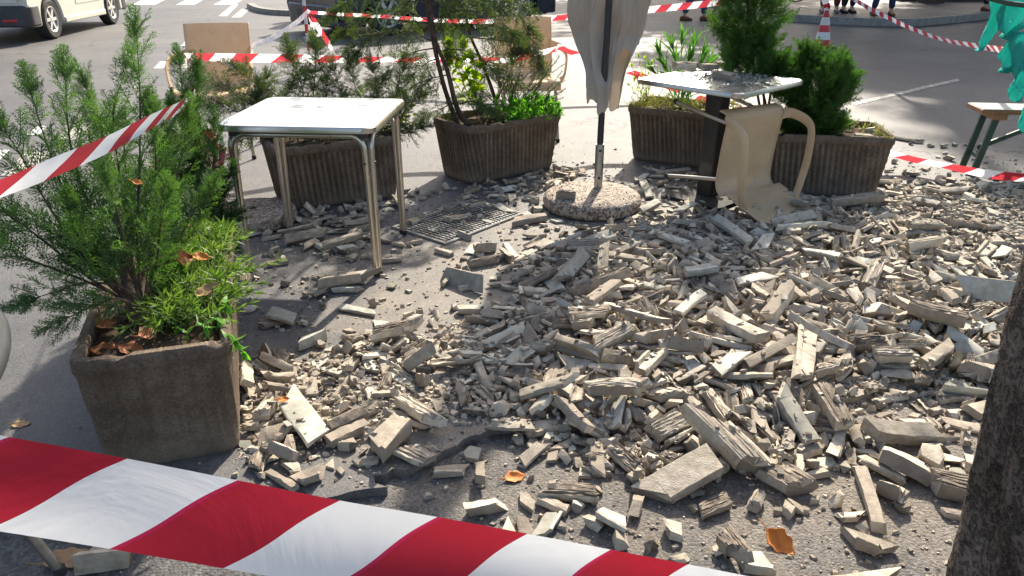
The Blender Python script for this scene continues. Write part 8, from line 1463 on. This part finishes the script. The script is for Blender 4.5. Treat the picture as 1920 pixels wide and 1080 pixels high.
for i, h in enumerate(HERO): HL[i] = max((gp(h[1], h[2])-gp(h[3], h[4])).length*.97, .03)
recs = [RUB[i:i+7] for i in range(0, len(RUB), 7)]
NOUN = {'slab': ('rubble_slab', 'slab'), 'rib': ('ribbed_fragment', 'ribbed fragment'), 'bar': ('rubble_bar', 'bar'), 'chunk': ('rubble_chunk', 'chunk'), 'shard': ('rubble_shard', 'shard'), 'cove': ('cove_fragment', 'trough-shaped bit')}
COLN = ('cream', 'grey-green painted', 'dark weathered')
ZONES = [((400, 380, 750, 530), 'under the silver table'), ((400, 530, 600, 660), 'between silver table and near planter'), ((400, 660, 560, 900), 'at the right side of the near planter'), ((560, 660, 720, 950), 'left of the broken asphalt lip'),
         ((600, 530, 830, 660), 'in front of the silver table'), ((740, 380, 960, 480), 'around the steel access cover'), ((740, 300, 1070, 380), 'along the foot of the bare-stemmed conifer planter'), ((960, 380, 1240, 450), 'round the umbrella base'),
         ((830, 480, 960, 620), 'on bare asphalt below the access cover'), ((960, 450, 1100, 560), 'just below the umbrella base'), ((1100, 450, 1250, 560), 'below the umbrella base, toward the overturned chair'), ((1250, 430, 1400, 530), 'below the overturned chair, left half'), ((1400, 430, 1560, 530), 'below the overturned chair, right half'),
         ((1160, 300, 1330, 430), 'between umbrella and overturned chair'), ((1330, 340, 1540, 430), 'on or against the overturned chair'), ((1540, 340, 1740, 430), 'at the foot of the nearest ribbed planter'), ((1640, 230, 1930, 345), 'on the road by the green bench'), ((1740, 345, 1930, 430), 'below the green bench'),
         ((1560, 430, 1700, 520), 'right of the heap top'), ((1700, 430, 1930, 520), 'right edge, between bench and trunk'), ((720, 660, 900, 760), 'left tip of the heap'), ((720, 760, 960, 960), 'on the broken asphalt lip'), ((830, 600, 960, 700), 'upper left flank of the heap'),
         ((900, 620, 1060, 740), 'left centre of the heap'), ((960, 560, 1120, 640), 'in the umbrella shadow'), ((1060, 620, 1200, 740), 'centre of the heap, left of the long bars'), ((1120, 540, 1290, 640), 'upper centre of the heap'), ((1200, 620, 1330, 740), 'middle of the heap'), ((1290, 520, 1450, 640), 'heap top below the chair'), ((1330, 620, 1480, 740), 'just left of the big upright slab'),
         ((1450, 520, 1600, 640), 'above the big upright slab'), ((1480, 620, 1620, 740), 'around the big upright slab'), ((1600, 520, 1760, 620), 'right part of the heap, upper'), ((1620, 600, 1760, 740), 'right part of the heap, lower'), ((1760, 520, 1930, 640), 'right edge of the heap above the trunk'), ((1760, 640, 1900, 800), 'against the left side of the trunk'),
         ((900, 740, 1060, 860), 'lower left foot of the heap'), ((1060, 740, 1200, 860), 'lower foot of the heap, middle'), ((1200, 740, 1340, 860), 'lower foot of the heap, right'), ((1340, 740, 1480, 860), 'below the big upright slab, left'), ((1480, 740, 1620, 860), 'directly below the big upright slab'), ((1620, 740, 1800, 860), 'left of the trunk at mid height'),
         ((860, 860, 1200, 1090), 'on bare asphalt above the big tape'), ((1200, 860, 1400, 960), 'by the broad cream block near the bottom'), ((1400, 860, 1560, 980), 'near the bottom, right of the broad block'), ((1560, 860, 1700, 1000), 'by the crossed bars at lower right'), ((1700, 840, 1880, 1000), 'beside the lower trunk'), ((1180, 960, 1480, 1110), 'bottom edge above the tape end'), ((1480, 980, 1800, 1110), 'bottom edge left of the trunk'), ((0, 900, 400, 1090), 'below the big tape at bottom left')]
def polyin(P, x, y):
    c = False; j = len(P)-1
    for i in range(len(P)):
        (xi, yi), (xj, yj) = P[i], P[j]
        if (yi > y) != (yj > y) and x < (xj-xi)*(y-yi)/(yj-yi)+xi: c = not c
        j = i
    return c
LIP = [(600, 950), (690, 865), (790, 830), (850, 800), (935, 785), (1000, 800), (930, 880), (860, 960), (700, 990)]
items = []; stuff = MB(); nind = 0
MAXI = 285
order = [r for r in recs if r[0] < len(HERO)]+[r for r in recs if r[0] >= len(HERO)]
nh = sum(1 for r in recs if r[0] < len(HERO))
for n, (sd_, x, y, z, qx, qy, qz) in enumerate(order):
    p = V3((x/1000, y/1000, z/1000)); q = V3((qx, qy, qz))/1000; qw = math.sqrt(max(0, 1-q.length_squared)); rot = Quaternion((qw, *q))
    if p.z > .27 and not (p.x > 1.4 and p.y > 4.9): continue
    if (p.x-1.45)**2+(p.y-1.12)**2 < .09: continue
    if (p.x-UX+.045)**2+(p.y-UY+.1)**2 < .08 and sd_ != 64: continue
    if sd_ >= 100:
        fx, fy = proj(p)
        if polyin(LIP, fx, fy) and sd_ % 6: continue
        if fy > 880 and sd_ % 3 == 0: continue
    cl_ = mt.inverted()@p
    if abs(cl_.x) < .21 and .5 < cl_.z < .86 and sd_ % 4: continue
    if below_edge(p.x, p.y): p.z += LOW
    Vv, F, MI, k, face = piece_mesh(sd_, HL.get(sd_)); Mx = Matrix.LocRotScale(p, rot, None)
    if nind < MAXI:
        mb = MB(); mb.v, mb.f, mb.m = Vv, F, MI
        o = mb.build(NOUN[k][0], M['rubble'], smooth=38); o.matrix_world = Mx; nind += 1
        kk, Lh, Wh, Th, fa, _ = piece_dims(sd_, HL.get(sd_)); items.append((o, k, face, Lh, *proj(p), p, rot))
    else: stuff.add([Mx@V3(v) for v in Vv], F, MI)
# static extras: two leaning tiles, pieces on the table top and in the planter
def extra(kind, L, Wd, T, face, p, eul, note=None, sd=900):
    HERO.append((kind, 0, 0, 0, 0, Wd, T, face)); i = len(HERO)-1; HL[i] = L
    Vv, F, MI, k, fc = piece_mesh(i, L); mb = MB(); mb.v, mb.f, mb.m = Vv, F, MI; o = mb.build(NOUN[k][0], M['rubble'], smooth=38)
    o.rotation_euler = eul; o.location = p; tag(o, note, k if k != 'rib' else 'fragment', 'rubble pieces fallen from the building')
    return o
a, b = gp(832, 524), gp(905, 548); yw = math.atan2(b.y-a.y, b.x-a.x); c = (a+b)/2
extra('slab', (a-b).length, .085, .013, 1, c+V3((0, 0, .033)), (R(62), R(-4), yw), 'painted tile leaning up on edge, alone on the bare asphalt below the access cover')
a, b = gp(1797, 570), gp(1900, 592); yw = math.atan2(b.y-a.y, b.x-a.x); c = (a+b)/2
extra('slab', (a-b).length, .1, .014, 1, c+V3((0, .02, .09)), (R(58), R(-6), yw), 'large painted tile leaning on edge at the right edge above the trunk')
tz = .735
for kind, L, Wd, T, fc, x, y, yw, nt_ in (('rib', .15, .07, .045, 0, 1285, 131, -.1, 'ribbed brick lying on the pedestal table, at its far left edge'), ('slab', .085, .05, .035, 0, 1326, 131, .2, 'small pale block on the pedestal table, right of the ribbed brick'),
                                     ('chunk', .09, .06, .04, 2, 1350, 126, .2, 'dark clod of mortar at the back of the pedestal table'), ('rib', .15, .065, .045, 0, 1359, 150, -1.0, 'ribbed fragment in the middle of the pedestal table top')):
    q = gp(x, y, tz); extra(kind, L, Wd, T, fc, V3((q.x, q.y, tz+T/2+.003)), (0, 0, yw), nt_)
for kind, L, Wd, T, fc, u, v, yw, nt_ in (('slab', .12, .05, .02, 0, .62, -.3, .2, 'cream slab lying in the soil of the nearest ribbed planter'), ('chunk', .08, .06, .05, 0, .78, .1, .5, 'cream chunk lying in the nearest ribbed planter by its chipped corner')):
    extra(kind, L, Wd, T, fc, pw(5, u, v, T/2), (.1, .1, yw), nt_)
# labels: size, colour and kind, then where it lies; ranked from the left only where that is not enough
def zone(x, y):
    for (x0, y0, x1, y1), s in ZONES:
        if x0 <= x < x1 and y0 <= y < y1: return s
    return 'at the outer fringe of the rubble'
keys = {}
for it in items:
    o, k, face, L, x, y, p, rot = it
    up = (rot.to_matrix()@V3((0, 0, 1))).z
    size = 'long' if L > .17 else ('big' if L > .12 else ('small' if L < .07 else 'mid-sized'))
    tilt = 'tilted ' if abs(up) < .8 else ('flat-lying ' if k in ('slab', 'shard') else '')
    keys.setdefault((f'{tilt}{size} {COLN[face]} {NOUN[k][1]}', zone(x, y)), []).append(it)
ORD = ['leftmost', 'second from left', 'third from left', 'fourth from left', 'fifth from left', 'sixth from left', 'seventh from left', 'eighth from left', 'ninth from left', 'tenth from left']
for (what, where), its in keys.items():
    its.sort(key=lambda t: t[4])
    for i, it in enumerate(its):
        s = f'{what}, {where}' if len(its) == 1 else (f'{what}, {ORD[i] if i < len(its)-1 or i == 0 else "rightmost"} of {len(its)}, {where}')
        tag(it[0], s, {'rib': 'fragment', 'cove': 'fragment'}.get(it[1], it[1]), 'rubble pieces fallen from the building')
# everything smaller: chips, crumbs and grit
rn = random.Random(77)
CORE = [(960, 560), (1090, 450), (1200, 400), (1560, 380), (1760, 350), (1960, 340), (1960, 700), (1800, 720), (1560, 760), (1480, 860), (1150, 860), (960, 790), (800, 780), (560, 860), (440, 850), (440, 690), (760, 620)]
AREA = [(420, 640), (440, 490), (480, 400), (740, 380), (860, 340), (1060, 300), (1200, 310), (1690, 300), (1960, 300), (2000, 1130), (560, 1130), (560, 930), (430, 900)]
def crumb(x, y, s, z0):
    n = 5; V = [(x+s*rn.gauss(0, .5), y+s*rn.gauss(0, .5), z0+s*rn.uniform(-.1, .2)) for _ in range(3)]
    t = rn.uniform(.5, 1); a = rn.uniform(0, 6.28)
    base = [(x+s*math.cos(a+k*1.571+rn.uniform(-.4, .4)), y+s*.7*math.sin(a+k*1.571+rn.uniform(-.4, .4)), z0-.002) for k in range(4)]
    cxx, cyy = x+rn.gauss(0, .2)*s, y+rn.gauss(0, .2)*s
    top = [(cxx+(bx-x)*rn.uniform(.4, .95), cyy+(by-y)*rn.uniform(.4, .95), z0+s*t*rn.uniform(.5, 1.1)) for bx, by, _ in base]
    stuff.add(base+top, [(4, 5, 6, 7), (0, 1, 5, 4), (1, 2, 6, 5), (2, 3, 7, 6), (3, 0, 4, 7)], 0 if rn.random() < .86 else 2)
from mathutils.bvhtree import BVHTree
bv, bf = [], []
for o, *_ in items:
    b0 = len(bv); mw = o.matrix_world; bv += [mw@q.co for q in o.data.vertices]; bf += [tuple(i+b0 for i in f.vertices) for f in o.data.polygons]
b0 = len(bv); bv += [V3(q) for q in stuff.v]; bf += [tuple(i+b0 for i in f) for f in stuff.f]
heap = BVHTree.FromPolygons(bv, bf); cnt = 0
while cnt < 17000:                         # crumbs caught on and between the pieces
    x, y = rn.uniform(-1.3, 3.6), rn.uniform(1.5, 5.2)
    if not polyin(CORE, *proj((x, y, .03))): continue
    hit = heap.ray_cast(V3((x, y, .5)), V3((0, 0, -1))); cnt += 1
    if hit[0] is None or hit[0].z < .03 or (hit[1].z > .5 and hit[0].z < .22 and rn.random() < .06):
        s = min(.03 if hit[0] is None or hit[0].z < .03 else .012, math.exp(rn.gauss(-4.8, .55))); crumb(x, y, s, hit[0].z-s*.15 if hit[0] else (LOW if below_edge(x, y) else 0))
TPL = [piece_mesh(20000+k) for k in range(90)]; cnt = 0
while cnt < 850:                           # thumb-sized fragments lying on the heap and round it
    x, y = rn.uniform(-1.3, 3.7), rn.uniform(1.5, 5.3); fx, fy = proj((x, y, .04))
    if not polyin(AREA, fx, fy) or (not polyin(CORE, fx, fy) and rn.random() < .8) or polyin(LIP, fx, fy): continue
    if 640 < fx < 1000 and fy < 480 and rn.random() < .8: continue
    hit = heap.ray_cast(V3((x, y, .4)), V3((0, 0, -1))); cnt += 1
    z0, nr = (hit[0].z, hit[1]) if hit[0] else ((LOW if below_edge(x, y) else 0), V3((0, 0, 1)))
    if nr.z < .55 or (mt.inverted()@V3((x, y, .1))).z > .45 and abs((mt.inverted()@V3((x, y, .1))).x) < .24: continue
    Vv, F, MI, k, face = rn.choice(TPL); sc_ = rn.uniform(.018, .036)/max(.02, max(q[0] for q in Vv)-min(q[0] for q in Vv))
    rot = V3((0, 0, 1)).rotation_difference((nr+V3((rn.gauss(0, .2), rn.gauss(0, .2), 0))).normalized()).to_matrix()@Matrix.Rotation(rn.uniform(0, 6.28), 3, 'Z')
    W_ = [rot@(V3(q)*sc_) for q in Vv]; lo = min(q.z for q in W_)
    stuff.add([q+V3((x, y, z0-lo*.8)) for q in W_], F, MI)
cnt = 0
while cnt < 13000:
    x, y = rn.uniform(-1.5, 3.9), 1.35+4.9*rn.random()**1.35
    px, py = proj((x, y, 0)); w = 1 if polyin(CORE, px, py) else (.3 if polyin(AREA, px, py) else .012)
    if rn.random() > w: continue
    s = min(.022, math.exp(rn.gauss(-5.2, .6))); crumb(x, y, s, (LOW if below_edge(x, y) else 0)); cnt += 1
for _ in range(500):                       # grit on the pedestal table
    u, v = rn.gauss(.1, .13), rn.gauss(.05, .14)
    if abs(u) < .33 and abs(v) < .33:
        ca, sa = math.cos(R(43)), math.sin(R(43)); crumb(1.25+u*ca-v*sa, 4.72+u*sa+v*ca, rn.uniform(.002, .008), .737)
for _ in range(150):                       # a little on the umbrella base
    a = rn.uniform(0, 6.28); r_ = .26*rn.random()**.5; crumb(UX-.045+r_*math.cos(a), UY-.1+r_*math.sin(a), rn.uniform(.002, .007), .093)
for _ in range(260):                       # and on the access cover
    u, v = rn.uniform(-.5, .5), rn.uniform(-.5, .5); q = mc.matrix_basis@V3((u*lx, v*ly, 0)); crumb(q.x, q.y, rn.uniform(.003, .012), .009)
so_ = stuff.build('rubble_debris', M['rubble'], smooth=38); tag(so_, kind='stuff', label='small broken pieces, chips and grit between the larger rubble')
